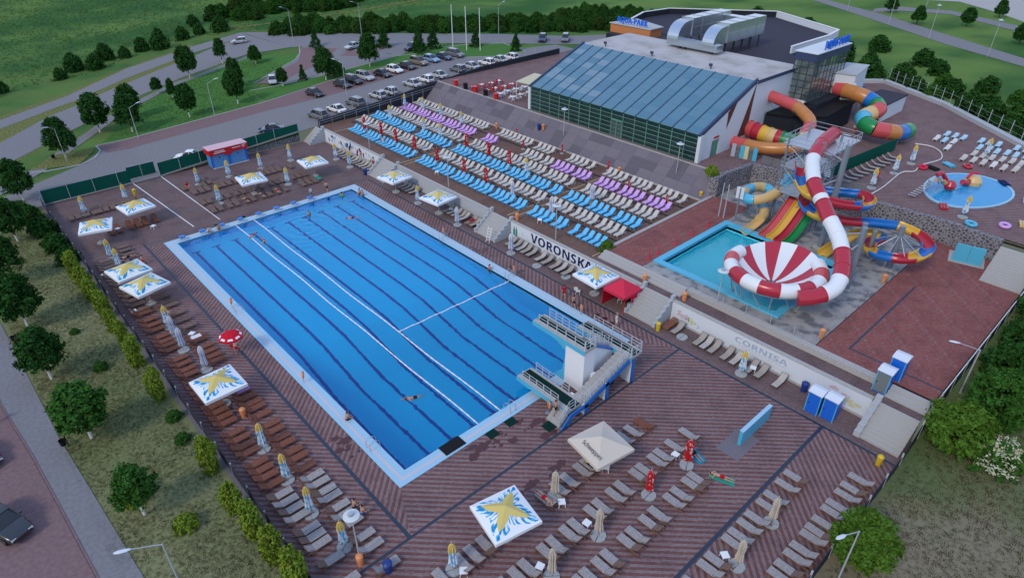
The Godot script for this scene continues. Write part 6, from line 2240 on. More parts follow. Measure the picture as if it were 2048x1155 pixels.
	# towels left on loungers
	for p in [[-5.6, 33.0, 0.395, "towel_mauve", "mauve towel on a brown lounger by the pool side file", 0.0], [11.0, 60.1, 0.395, "towel_navy", "navy towel with white swirl on a grey lounger", PI / 2], [-5.9, 22.0, 0.395, "cloth_white", "white bag on a brown lounger", 0.0], [23.1, -6.5, 0.395, "towel_green", "green towel on a far deck lounger", PI / 2]]:
		var t := thing("towel", p[4], "towel", "", Vector3(p[0], 0.385, p[1]), p[5])
		var mb3 := MB.new()
		mb3.sweep(path3([[-0.6, 0.01, 0], [-0.2, 0.025, 0], [0.2, 0.015, 0], [0.6, 0.02, 0]], 0.2), PackedVector2Array([Vector2(-0.3, -0.005), Vector2(0.3, -0.012), Vector2(0.31, 0.02), Vector2(-0.3, 0.012)]), true, true)
		part(t, "cloth", mb3, M[p[3]])
		if p[3] == "towel_navy":
			var sw := MB.new()
			var ap := []
			for i in 10:
				ap.append(Vector3(cos(i * 0.55) * 0.2, 0.045, sin(i * 0.55) * 0.17))
			sw.sweep(path3(ap, 0.1), circle(0.035, 6))
			part(t, "white_swirl", sw, M.cloth_white)
			var ye := MB.new()
			ye.bb(0.35, 0.03, -0.25, 0.58, 0.045, 0.2)
			part(t, "yellow_corner", ye, M.slide_yellow)


# ---------------------------------------------------------------- diving tower and furniture
func rail_run(mb: MB, a: Vector3, b: Vector3, h := 1.0, bars := 3, posts := 5):
	for k in bars:
		var y := h * (k + 1.0) / bars
		mb.bar(a + Vector3.UP * y, b + Vector3.UP * y, 0.032, 0.032)
	for k in posts:
		var p := a.lerp(b, float(k) / (posts - 1))
		mb.bb(p.x - 0.03, p.y, p.z - 0.03, p.x + 0.03, p.y + h, p.z + 0.03)

func build_diving():
	var t := thing("diving_tower", "white and blue diving tower with three platforms at the near pool end", "diving tower")
	# platforms: [x0, x1, z0, z1, y]
	var pf := [[13.3, 15.1, 48.9, 55.3, 1.15, "low"], [20.9, 22.5, 49.2, 55.7, 3.1, "middle"], [16.6, 18.1, 47.5, 53.9, 5.0, "high"]]
	for a in pf:
		var mb := MB.new()
		mb.bb(a[0], a[4] - 0.28, a[2], a[1], a[4], a[3])
		var p := part(t, "platform", mb, M.concrete)
		p.set_meta("label", "%s diving platform with dark mat" % a[5])
		var ed := MB.new()
		ed.bb(a[0] - 0.04, a[4] - 0.5, a[2] - 0.04, a[0] - 0.002, a[4] - 0.05, a[3])
		ed.bb(a[0] - 0.04, a[4] - 0.5, a[2] - 0.06, a[1] + 0.04, a[4] - 0.05, a[2] - 0.042)
		part(p, "blue_edge", ed, M.slide_sky)
		var mt := MB.new()
		mt.bb(a[0] + 0.45, a[4] + 0.002, a[2] + 0.1, a[1] - 0.3, a[4] + 0.02, a[3] - 0.05)
		part(p, "mat", mt, M.mat_green)
		var rl := MB.new()
		rail_run(rl, Vector3(a[0] + 0.06, a[4], a[2] + 0.7), Vector3(a[0] + 0.06, a[4], a[3] - (1.3 if a[5] == "low" else 0.1)), 1.0, 3, 6)
		rail_run(rl, Vector3(a[1] - 0.06, a[4], a[2] + 0.7), Vector3(a[1] - 0.06, a[4], a[3] - (1.6 if a[5] != "middle" else 0.1)), 1.0, 3, 6)
		rail_run(rl, Vector3(a[0] + 0.1, a[4], a[3] - 0.06), Vector3(a[1] - 0.1, a[4], a[3] - 0.06), 1.0, 3, 3)
		part(p, "railing", rl, M.rail_paint)
	# central pier, flared at the foot
	var pier := MB.new()
	pier.prism(pv([16.9, 51.4, 17.9, 51.4, 18.1, 53.8, 16.7, 53.8]), 0.06, 4.72)
	part(t, "central_pier", pier, M.white)
	var fl := MB.new()
	fl.slab(PackedVector2Array([Vector2(51.4, 0.06), Vector2(50.0, 0.06), Vector2(51.0, 1.0), Vector2(51.4, 3.0)]), 0, 16.9, 0.9)
	fl.slab(PackedVector2Array([Vector2(48.2, 4.7), Vector2(51.4, 4.7), Vector2(51.4, 3.4)]), 0, 17.0, 0.8)
	part(t, "pier_haunch", fl, M.slide_sky)
	# wing wall carrying the upper stair
	var wg := MB.new()
	wg.slab(PackedVector2Array([Vector2(18.1, 0.0), Vector2(20.6, 0.0), Vector2(20.9, 2.8), Vector2(18.1, 4.6)]), 1, 53.2, 0.35)
	part(t, "wing_wall", wg, M.white)
	var wt := MB.new()
	wt.slab(PackedVector2Array([Vector2(18.1, 4.62), Vector2(20.9, 2.82), Vector2(20.9, 3.0), Vector2(18.1, 4.8)]), 1, 53.1, 0.55)
	part(t, "wing_coping", wt, M.slide_blue)
	# stair flights
	for k in 5:
		var mb := MB.new()
		mb.bb(12.2 + k * 0.24, k * 0.2, 53.8, 13.3, (k + 1) * 0.2, 55.3)
		part(t, "step", mb, M.concrete)
	for k in 12:
		var mb := MB.new()
		var y := 1.15 + (k + 1) * 0.162
		mb.bb(15.1 + k * 0.48, y - 0.24, 54.2, 15.1 + (k + 1) * 0.48, y, 55.5)
		part(t, "step", mb, M.concrete)
	for k in 10:
		var mb := MB.new()
		var y := 3.1 + (k + 1) * 0.19
		mb.bb(20.9 - (k + 1) * 0.3, y - 0.25, 52.3, 20.9 - k * 0.3, y, 53.15)
		part(t, "step", mb, M.concrete)
	var st := MB.new()
	st.slab(PackedVector2Array([Vector2(12.2, 0.0), Vector2(13.3, 1.0), Vector2(15.1, 1.05), Vector2(20.9, 2.9), Vector2(20.9, 2.45), Vector2(15.4, 0.65), Vector2(13.6, 0.55), Vector2(12.9, 0.0)]), 1, 55.5, 0.12)
	part(t, "stair_string", st, M.slide_blue)
	var rl2 := MB.new()
	rail_run(rl2, Vector3(15.1, 1.2, 55.45), Vector3(20.8, 3.1, 55.45), 1.0, 3, 8)
	rail_run(rl2, Vector3(12.3, 0.1, 55.25), Vector3(13.4, 1.1, 55.25), 1.0, 2, 3)
	rail_run(rl2, Vector3(20.8, 3.2, 53.1), Vector3(18.1, 4.9, 53.1), 1.0, 3, 5)
	rail_run(rl2, Vector3(20.8, 3.1, 52.3), Vector3(18.1, 4.9, 52.3), 1.0, 3, 5)
	part(t, "stair_railing", rl2, M.rail_paint)
	# wedge legs
	for a in [[15.0, 1.0], [17.7, 1.9], [21.2, 2.8]]:
		var mb := MB.new()
		mb.slab(PackedVector2Array([Vector2(55.6, 0.0), Vector2(54.6, 0.0), Vector2(53.6, a[1] - 0.2), Vector2(53.6, a[1]), Vector2(55.6, a[1])]), 0, a[0], 0.5)
		var l := part(t, "support_leg", mb, M.white)
		var e := MB.new()
		e.bb(a[0] + 0.49, 0, 55.602, a[0] + 0.02, a[1], 55.62)
		part(l, "blue_edge", e, M.slide_blue)
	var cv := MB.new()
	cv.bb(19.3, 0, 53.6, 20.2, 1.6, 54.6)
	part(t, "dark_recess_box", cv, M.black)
	# low shower wall on the near deck
	var sw := thing("shower_wall", "freestanding light blue shower wall on the near deck", "shower wall", "", Vector3(21.7, 0, 66.6))
	var mb2 := MB.new()
	mb2.bb(0, 0, -0.14, 4.6, 1.5, 0.14)
	part(sw, "wall", mb2, M.slide_sky)
	mb2 = MB.new()
	mb2.bb(-0.03, 1.5, -0.17, 4.63, 1.56, 0.17)
	part(sw, "coping", mb2, M.coping)
	mb2 = MB.new()
	mb2.bb(-1.6, 0.0, -1.1, 1.8, 0.012, 0.9)
	part(sw, "drain_tray", mb2, M.slate)
	mb2 = MB.new()
	for xx in [1.0, 2.4, 3.8]:
		mb2.cyl(Vector3(xx, 1.2, -0.3), Vector3(xx, 1.2, -0.14), 0.03, 0.03, 6)
		mb2.cyl(Vector3(xx, 1.26, -0.3), Vector3(xx, 1.14, -0.3), 0.05, 0.07, 8)
	part(sw, "shower_heads", mb2, M.steel)

func booth(label: String, x: float, y: float, z: float, turn: float, grey: bool):
	var t := thing("changing_cabin", label, "cabin", "blue cabins", Vector3(x, y, z), turn)
	var mb := MB.new()
	mb.bb(-0.55, 0, -0.55, 0.55, 2.15, 0.55)
	part(t, "body", mb, M.booth_blue)
	mb = MB.new()
	mb.bb(-0.5, 0.12, 0.55, 0.5, 2.05, 0.58)
	var d := part(t, "door", mb, M.booth_grey if grey else M.booth_blue)
	mb = MB.new()
	mb.bb(-0.42, 1.0, 0.58, -0.34, 1.1, 0.62)
	part(d, "handle", mb, M.black)
	mb = MB.new()
	for e in [[-0.57, 0, -0.5, 2.15], [0.5, 0, 0.57, 2.15]]:
		mb.bb(e[0], e[1], 0.5, e[2], e[3], 0.6)
	part(t, "corner_trim", mb, M.slide_sky)
	mb = MB.new()
	mb.slab(PackedVector2Array([Vector2(-0.62, 2.15), Vector2(0.64, 2.15), Vector2(0.64, 2.25), Vector2(-0.1, 2.42), Vector2(-0.62, 2.3)]), 0, -0.62, 1.24)
	part(t, "roof", mb, M.booth_roof)

func bin(label: String, key: String, x: float, y: float, z: float, r := 0.24):
	var t := thing("litter_bin", label, "bin", "bins", Vector3(x, y, z))
	var mb := MB.new()
	mb.lathe(Vector3.ZERO, [Vector2(0.0, 0.0), Vector2(r * 0.8, 0.0), Vector2(r, 0.72), Vector2(r * 0.9, 0.74), Vector2(0.0, 0.74)], 12)
	part(t, "body", mb, M[key])
	mb = MB.new()
	mb.lathe(Vector3.ZERO, [Vector2(r * 1.04, 0.8), Vector2(r * 1.06, 0.9), Vector2(r * 0.6, 1.02), Vector2(0.0, 1.05)], 12)
	part(t, "lid", mb, M[key])
	mb = MB.new()
	mb.lathe(Vector3.ZERO, [Vector2(r * 0.8, 0.74), Vector2(r * 0.8, 0.8)], 12)
	part(t, "opening", mb, M.black)

func build_furniture():
	booth("blue cabin, left one of the pair below the pale wall", 30.2, 0, 68.75, -PI / 2, false)
	booth("blue cabin, right one of the pair below the pale wall", 30.4, 0, 70.05, -PI / 2, false)
	booth("cabin with grey door standing on the walkway", 34.4, 2.1, 72.2, -PI / 2, true)
	booth("blue cabin with tan roof right behind the grey door cabin", 36.2, 2.7, 72.5, -PI / 2, false)
	for a in [["orange bin beside the pole of the left star parasol", "bin_orange", -6.9, 0, 36.0], ["orange bin near the round lamp at the near left", "bin_orange", -7.0, 0, 55.2], ["orange bin beside the left folded parasol", "bin_orange", -6.6, 0, 16.5], ["orange bin behind the wall of navy lettering", "bin_orange", 33.4, 2.1, 27.2], ["orange bin on top by the red tent", "bin_orange", 33.4, 2.1, 47.6], ["orange bin on the walkway right of the stairs", "bin_orange", 33.6, 2.1, 52.6], ["orange bin at the near plaza corner", "bin_orange", 37.0, 2.68, 65.5], ["orange bin at the far plaza corner", "bin_orange", 51.5, 2.68, 65.4], ["orange bin before the hall front", "bin_orange", 57.5, 3.6, 7.6], ["orange bin at the apron by the top file", "bin_orange", 55.2, 2.1, -1.6], ["orange bin right end of the top file", "bin_orange", 55.2, 2.1, 26.0], ["yellow bin at the stairs by the pale wall", "bin_yellow", 29.8, 0, 52.4], ["yellow bin at the fence of the far deck", "bin_yellow", 0.6, 0, -19.6], ["yellow bin at the right fence of the near deck", "bin_yellow", 28.0, 0, 75.2], ["yellow bin at the stone wall corner", "bin_yellow", 56.6, 2.1, 39.2], ["blue bin beside the cabins", "bin_blue", 32.0, 0, 67.0], ["blue bin at the stairs of the mural wall", "bin_blue", 29.6, 0, -3.6], ["blue bin on the near left edge", "bin_blue", -5.9, 0, 56.9], ["blue bin beside the orange one before the hall", "bin_blue", 57.3, 3.5, 6.8]]:
		bin(a[0], a[1], a[2], a[3], a[4], 0.33 if a[1] == "bin_blue" else 0.25)
	# black post bins on the left path
	var pi := 0
	for p in [[-19.2, 29.6], [-19.4, 10.4], [-4.9, -43.6]]:
		pi += 1
		var pb := thing("path_bin", "small black litter basket on a post, %s along the grey path" % ["nearest", "middle", "farthest"][pi - 1], "bin", "litter baskets along the path", Vector3(p[0], 0.05, p[1]), 0.4)
		var q := MB.new()
		q.cyl(Vector3(0.3, 0, 0), Vector3(0.3, 1.0, 0), 0.04, 0.04, 6)
		q.bar(Vector3(0.3, 0.85, 0), Vector3(0, 0.75, 0), 0.05, 0.05)
		part(pb, "post", q, M.black)
		q = MB.new()
		q.lathe(Vector3.ZERO, [Vector2(0.0, 0.25), Vector2(0.2, 0.25), Vector2(0.25, 0.8), Vector2(0.22, 0.8), Vector2(0.18, 0.3)], 12)
		part(pb, "basket", q, M.black)
	# red tent
	var t := thing("tent", "red pavilion tent with pink roof beside the concrete stairs", "tent", "", Vector3(30.7, 0, 46.8))
	var mb := MB.new()
	for s in 4:
		var c0 := Vector3(1.5, 2.15, 1.5).rotated(Vector3.UP, -PI / 2 * s)
		var c1 := Vector3(-1.5, 2.15, 1.5).rotated(Vector3.UP, -PI / 2 * s)
		var n := (c0 + c1) * 0.5
		mb.tri(c0, c1, Vector3(0, 3.15, 0), Vector3(n.x, 2.0, n.z).normalized())
		mb.quad(c0, c1, c1 - Vector3(0, 0.3, 0), c0 - Vector3(0, 0.3, 0), Vector3(n.x, 0, n.z))
	part(t, "roof", mb, M.pink_red)
	for s in [[1.48, 0, -1], [0, 1.48, 1], [0, -1.48, 1]]:
		mb = MB.new()
		if s[2] == -1:
			mb.bb(1.46, 0, -1.45, 1.49, 1.85, 1.45)
		else:
			mb.bb(-0.2 if s[1] > 0 else -1.45, 0, s[1] - 0.015, 1.45, 1.85, s[1] + 0.015)
		part(t, "side_cloth", mb, M.red_cloth)
	for p in [[-1.47, -1.47], [-1.47, 1.47], [1.47, -1.47], [1.47, 1.47]]:
		mb = MB.new()
		mb.bb(p[0] - 0.03, 0, p[1] - 0.03, p[0] + 0.03, 2.15, p[1] + 0.03)
		part(t, "post", mb, M.red)
	# kiosk with red roof
	var k := thing("kiosk", "blue kiosk with red roof sign and white stripes at the netting fence", "kiosk", "", Vector3(15.9, 0, -23.0))
	mb = MB.new()
	mb.bb(-2.9, 0, -1.0, 2.9, 2.2, 0.9)
	part(k, "body", mb, M.kiosk_blue)
	for s in [-1.55, 1.45]:
		mb = MB.new()
		mb.bb(s - 1.15, 0.15, 0.9, s + 1.15, 2.0, 0.95)
		var sh := part(k, "shutter", mb, M.kiosk_blue)
		mb = MB.new()
		mb.bb(s - 0.1, 1.5, 0.95, s + 0.05, 1.75, 0.97)
		part(sh, "lock_plate", mb, M.black)
	for s in [-2.85, -0.05, 2.75]:
		mb = MB.new()
		mb.bb(s - 0.12, 0, 0.9, s + 0.12, 2.1, 0.99)
		part(k, "pilaster", mb, M.booth_blue)
	mb = MB.new()
	mb.bb(-3.1, 2.1, -1.2, 3.1, 3.0, 1.2)
	mb.bb(-0.7, 1.8, 1.0, 0.5, 2.1, 1.19)
	part(k, "fascia", mb, M.red)
	mb = MB.new()
	mb.bb(-3.12, 3.0, -1.22, 3.12, 3.08, 1.22)
	part(k, "roof", mb, M.kiosk_roof)
	mb = MB.new()
	for e in [[-2.2, 2.62, -0.7], [-2.4, 2.38, -0.5], [0.6, 2.62, 2.0], [2.2, 2.75, 2.8], [2.2, 2.5, 2.6]]:
		mb.bb(e[0], e[1], 1.2, e[2], e[1] + 0.1, 1.215)
	part(k, "white_stripes", mb, M.white)
	mb = MB.new()
	mb.bb(-2.95, 0, 0.9, -2.6, 0.1, 1.4)
	mb.bb(-2.95, 0.0, 1.0, 2.9, 0.06, 1.3)
	part(k, "plinth", mb, M.wall_grey)
	# white step ladder by the stairs
	var sl := thing("step_ladder", "small white step ladder leaning before the concrete stairs", "ladder", "", Vector3(29.2, 0, 26.2), 0.3)
	mb = MB.new()
	for z in [-0.25, 0.25]:
		mb.bar(Vector3(0, 0, z), Vector3(0.7, 1.9, z), 0.05, 0.05)
	part(sl, "stiles", mb, M.white)
	for q in 5:
		mb = MB.new()
		mb.bb(0.1 + q * 0.13, 0.3 + q * 0.34, -0.24, 0.18 + q * 0.13, 0.34 + q * 0.34, 0.24)
		part(sl, "rung", mb, M.white)
	# lifebuoys on posts
	var tor := MB.new()
	var tp := []
	for i in 17:
		tp.append(Vector3(cos(TAU * i / 16) * 0.3, 0.95 + sin(TAU * i / 16) * 0.3, 0))
	tor.sweep(path3(tp, 0.15), circle(0.07, 8))
	var tm := tor.mesh()
	var pm := MB.new()
	pm.bb(-0.03, 0, -0.08, 0.03, 1.3, -0.02)
	pm.bb(-0.2, 0, -0.25, 0.2, 0.05, 0.15)
	var pmm := pm.mesh()
	for a in [[26.0, 21.2, "before the concrete stairs, right pool edge"], [26.2, 34.4, "at the end of the rope, right pool edge"], [26.0, 45.2, "on the right pool edge by the diving tower"], [-0.8, 18.9, "on the left pool edge by the red sunshade"], [-0.9, 35.4, "on the left pool edge past the red sunshade"], [12.9, 53.4, "on the diving tower stairs"]]:
		var l := thing("lifebuoy", "orange lifebuoy on a stand %s" % a[2], "lifebuoy", "lifebuoys around the pool", Vector3(a[0], 0.0, a[1]), PI / 3)
		part(l, "ring", tm, M.bin_orange)
		part(l, "stand", pmm, M.steel)
	# white chairs
	var ch := chair_parts()
	var n := 0
	for a in [[28.8, 42.2, 0.0, 0.5, "lounger_pale", "white plastic chair beside the star parasol at the tent"], [31.0, 46.4, 0.0, 2.0, "lounger_pale", "white plastic chair inside the red tent"], [-3.6, 26.5, 0.0, 1.0, "red", "red plastic chair under the round red sunshade"]]:
		var c := thing("plastic_chair", a[5], "chair", "", Vector3(a[0], a[2], a[1]), a[3])
		inst(c, ch, {"shell": a[4]})
	rng.seed = 61
	var tb := MB.new()
	tb.bb(-0.45, 0.68, -0.45, 0.45, 0.72, 0.45)
	tb.bb(-0.05, 0, -0.05, 0.05, 0.68, 0.05)
	var tbm := tb.mesh()
	var idx := 0
	for r in 4:
		for c in 4:
			var px := 60.6 + c * 2.1 + r * 0.3
			var pz := -14.2 + r * 3.4 + rng.randf_range(-0.4, 0.4)
			idx += 1
			var where := "%s from wall, %s cafe row" % [ordw(c + 1), ["far", "second", "third", "near"][r]]
			single("cafe_table", tbm, M.white, "square white cafe table, " + where, "table", "cafe tables", Vector3(px, 5.2, pz))
			for s in 3:
				var an := s * 2.1 + rng.randf()
				var cc := thing("cafe_chair", "%s cafe chair, %s at table %s" % ["dark red" if r < 2 else "white", ordw(s + 1), where], "chair", "cafe chairs", Vector3(px + cos(an) * 0.75, 5.2, pz + sin(an) * 0.75), -an + PI / 2)
				inst(cc, ch, {"shell": "swim_red" if r < 2 else "lounger_pale"})
	for k2 in 5:
		var b := MB.new()
		b.lathe(Vector3.ZERO, [Vector2(0.0, 0), Vector2(0.42, 0), Vector2(0.42, 1.0), Vector2(0.5, 1.05), Vector2(0.5, 1.1), Vector2(0.0, 1.1)], 12)
		single("bar_barrel", b, M.red if k2 % 2 == 0 else M.black, "%s round bar stand, %s from the parking wall before the cafe" % ["red" if k2 % 2 == 0 else "black", ordw(k2 + 1)], "stand", "bar stands before the cafe", Vector3(59.9 - 0.05 * k2, 5.2, -18.8 + k2 * 3.0))

func chair_parts() -> Array:
	var s := MB.new()
	s.bb(-0.23, 0.42, -0.23, 0.23, 0.46, 0.23)
	var b := MB.new()
	b.bar(Vector3(0, 0.46, -0.22), Vector3(0, 0.88, -0.3), 0.44, 0.035)
	var l := MB.new()
	for p in [[-0.2, -0.2], [0.2, -0.2], [-0.2, 0.2], [0.2, 0.2]]:
		l.bar(Vector3(p[0], 0.42, p[1]), Vector3(p[0] * 1.15, 0, p[1] * 1.15), 0.04, 0.04)
	return [["seat", s.mesh(), "shell"], ["backrest", b.mesh(), "shell"], ["leg_frame", l.mesh(), "shell"]]

func lamp(label: String, x: float, y: float, z: float, h: float, arm: Vector3, round_head := false):
	var t := thing("street_lamp", label, "lamp", "lamp posts", Vector3(x, y, z))
	var mb := MB.new()
	mb.cyl(Vector3.ZERO, Vector3(0, h, 0), 0.07, 0.045, 8)
	part(t, "post", mb, M.pole_grey)
	if round_head:
		mb = MB.new()
		mb.lathe(Vector3(0, h, 0), [Vector2(0.06, -0.15), Vector2(0.5, 0.1), Vector2(0.55, 0.16), Vector2(0.3, 0.24), Vector2(0.0, 0.3)], 16)
		var hd := part(t, "lamp_head", mb, M.lamp_glass)
		mb = MB.new()
		mb.lathe(Vector3(0, h, 0), [Vector2(0.22, 0.25), Vector2(0.18, 0.42), Vector2(0.0, 0.46)], 12)
		part(hd, "cap", mb, M.steel)
		return
	mb = MB.new()
	mb.bar(Vector3(0, h - 0.05, 0), Vector3(0, h + 0.25, 0) + arm, 0.05, 0.05)
	part(t, "arm", mb, M.pole_grey)
	mb = MB.new()
	var d := arm.normalized()
	var p := Vector3(0, h + 0.25, 0) + arm
	mb.loft([ring_at(p - d * 0.1, d, 0.06, 0.04), ring_at(p + d * 0.2, d, 0.14, 0.07), ring_at(p + d * 0.6, d, 0.13, 0.06), ring_at(p + d * 0.8, d, 0.05, 0.03)])
	part(t, "lamp_head", mb, M.booth_roof)

func ring_at(p: Vector3, d: Vector3, a: float, b: float) -> PackedVector3Array:
	var s := d.cross(Vector3.UP).normalized()
	var u := s.cross(d)
	var r := PackedVector3Array()
	for i in 10:
		r.append(p + s * cos(TAU * i / 10) * a + u * sin(TAU * i / 10) * b)
	return r

func build_lamps():
	lamp("street lamp over the grey path at the near left", -16.6, 0, 49.6, 5.4, Vector3(-1.6, 0.1, -0.6))
	lamp("street lamp beside the fence at the near right", 15.6, 0, 77.6, 5.2, Vector3(-1.5, 0.3, -0.4))
	lamp("street lamp at the fence behind the red plaza", 38.5, 2.4, 77.0, 4.6, Vector3(-1.2, 0.3, -1.4))
	lamp("round headed lamp among the grey loungers at the near left", -6.9, 0, 55.0, 4.6, Vector3.ZERO, true)
	lamp("round headed lamp on the walkway by the slide pool", 34.9, 2.1, 55.6, 4.2, Vector3.ZERO, true)
	lamp("round headed lamp before the hall door", 57.8, 3.7, 12.0, 4.2, Vector3.ZERO, true)
	lamp("round headed lamp before the right end of the hall", 57.9, 3.8, 34.0, 4.2, Vector3.ZERO, true)
	lamp("thin lamp post behind the mural wall", 33.4, 2.1, -8.0, 4.0, Vector3.ZERO, true)
	lamp("thin lamp post behind the navy lettered wall", 33.3, 2.1, 34.2, 4.4, Vector3.ZERO, true)
	lamp("thin lamp post behind the plain grey wall", 33.3, 2.1, 13.0, 4.4, Vector3.ZERO, true)
	lamp("street lamp on the traffic island at the far left", -3.5, 0, -41.5, 5.5, Vector3(-0.8, 0.2, 0.3))
	lamp("street lamp at the lawn edge of the car park", 8.5, 0.2, -44.5, 5.5, Vector3(1.4, 0.2, -0.3))
	lamp("street lamp among the car park trees", 22.5, 1.2, -45.2, 6.0, Vector3(1.4, 0.3, 0.2))
	lamp("street lamp at the back road left of the flag poles", 70.5, 4.9, -70.5, 8.0, Vector3(-1.6, 0.4, 0.3))
	lamp("street lamp at the bend of the back road", 57, 3.9, -81, 8.0, Vector3(-1.6, 0.4, 0.3))
	lamp("street lamp right of the flag poles", 98, 5.2, -49.5, 7.0, Vector3(1.2, 0.3, 0.2))
	lamp("street lamp in the car park between two cars", 44.5, 2.8, -34.0, 6.5, Vector3(-0.8, 0.3, -1.2))
	for a in [[198, -4, "farthest"], [185, 13, "second"], [174, 27, "third"], [163, 43, "nearest"], [214, 12, "branch"]]:
		lamp("tall lamp post along the meadow path, %s one" % a[2], a[0] - 1.0, 5.35, a[1], 7.5, Vector3.ZERO, true)
	for k in 3:
		var mb := MB.new()
		mb.cyl(Vector3.ZERO, Vector3(0, 10.0 - k * 0.3, 0), 0.1, 0.07, 8)
		single("flag_pole", mb, M.white, "white flag pole, %s from the left by the back road" % ordw(k + 1), "flag pole", "flag poles", Vector3(78.5 + k * 2.2, 5.0, -43.5 + k * 2.3))


# ---------------------------------------------------------------- cars
func rrect(w: float, y0: float, y1: float, x: float, tum := 0.0, n := 3) -> PackedVector3Array:
	var r := PackedVector3Array()
	var c := minf((y1 - y0) * 0.3, 0.16)
	for q in [[1, 1], [-1, 1], [-1, -1], [1, -1]]:
		for i in n:
			var a := (PI / 2) * i / (n - 1)
			var base := {"11": 0.0, "-11": PI / 2, "-1-1": PI, "1-1": 3 * PI / 2}[str(q[0]) + str(q[1])] as float
			var yy: float = (y1 - c if q[1] > 0 else y0 + c) + sin(base + a) * c
			var ww: float = w - tum * clampf((yy - y0) / maxf(y1 - y0, 0.01), 0, 1)
			r.append(Vector3(x, yy, (ww - c) * q[0] + cos(base + a) * c))
	return r

func car_parts(kind: String) -> Array:
	var L := {"sedan": 4.5, "suv": 4.6, "hatch": 4.0}[kind] as float
	var H := {"sedan": 1.45, "suv": 1.7, "hatch": 1.5}[kind] as float
	var belt := H * 0.6
	var h := L * 0.5
	var body := MB.new()
	var rear := belt * (0.96 if kind != "suv" else 1.0)
	body.loft([rrect(0.66, 0.4, belt * 0.62, -h), rrect(0.8, 0.3, belt * 0.76, -h + 0.12), rrect(0.88, 0.25, belt * 0.9, -h + 0.7), rrect(0.9, 0.22, belt, -h + 1.35), rrect(0.9, 0.22, belt * 1.01, 0.2), rrect(0.9, 0.22, rear * 1.02, h - 1.0), rrect(0.87, 0.27, rear, h - 0.35), rrect(0.8, 0.34, rear * 0.95, h - 0.08), rrect(0.7, 0.42, rear * 0.8, h)])
	var x0 := -h + 1.25
	var x1 := h - (0.75 if kind == "sedan" else 0.12)
	var r0 := x0 + 0.75
	var r1 := x1 - (0.7 if kind == "sedan" else 0.35)
	var cab := MB.new()
	cab.loft([rrect(0.82, belt * 0.9, belt * 1.0, x0), rrect(0.82, belt * 0.9, H - 0.06, r0, 0.2), rrect(0.82, belt * 0.9, H - 0.03, (r0 + r1) * 0.5, 0.2), rrect(0.82, belt * 0.9, H - 0.06, r1, 0.2), rrect(0.8, belt * 0.9, belt * 1.02, x1)])
	var roof := MB.new()
	roof.loft([rrect(0.6, H - 0.08, H - 0.035, r0 - 0.04), rrect(0.63, H - 0.08, H, r0 + 0.3), rrect(0.63, H - 0.08, H + 0.01, (r0 + r1) * 0.5), rrect(0.62, H - 0.08, H, r1 - 0.2), rrect(0.6, H - 0.08, H - 0.03, r1 + 0.06)])
	var pil := MB.new()
	for s in [-1.0, 1.0]:
		pil.bar(Vector3(x0, belt, 0.8 * s), Vector3(r0, H - 0.06, 0.63 * s), 0.06, 0.06)
		pil.bar(Vector3((r0 + r1) * 0.5, belt, 0.83 * s), Vector3((r0 + r1) * 0.5, H - 0.05, 0.64 * s), 0.07, 0.05)
		pil.bar(Vector3(x1, belt, 0.8 * s), Vector3(r1, H - 0.06, 0.63 * s), 0.1, 0.08)
	var ty := MB.new()
	ty.lathe(Vector3.ZERO, [Vector2(0.2, -0.1), Vector2(0.31, -0.1), Vector2(0.33, -0.05), Vector2(0.33, 0.05), Vector2(0.31, 0.1), Vector2(0.2, 0.1)], 16)
	var rm := MB.new()
	rm.lathe(Vector3.ZERO, [Vector2(0.0, -0.09), Vector2(0.21, -0.08), Vector2(0.21, 0.08), Vector2(0.0, 0.09)], 12)
	var out := [["body", body.mesh(), "paint"], ["windows", cab.mesh(), "car_glass"], ["roof", roof.mesh(), "paint"], ["pillars", pil.mesh(), "paint"]]
	var tym := ty.mesh()
	var rmm := rm.mesh()
	for p in [[-h + 0.85, -0.82], [-h + 0.85, 0.82], [h - 0.9, -0.82], [h - 0.9, 0.82]]:
		out.append(["wheel", tym, "rubber", Transform3D(Basis(Vector3.RIGHT, PI / 2), Vector3(p[0], 0.33, p[1])), [["rim", rmm, "rim_metal"]]])
	for s in [-0.58, 0.58]:
		var hl := MB.new()
		hl.box(Vector3(-h + 0.1, belt * 0.62, s), Vector3(0.18, 0.14, 0.32))
		out.append(["headlight", hl.mesh(), "lamp_glass"])
		var tl := MB.new()
		tl.box(Vector3(h - 0.06, belt * 0.74, s), Vector3(0.14, 0.16, 0.3))
		out.append(["tail_light", tl.mesh(), "tail_red"])
	var mir := MB.new()
	for s in [-0.96, 0.96]:
		mir.box(Vector3(x0 + 0.3, belt + 0.06, s), Vector3(0.12, 0.12, 0.16))
	out.append(["mirrors", mir.mesh(), "paint"])
	return out

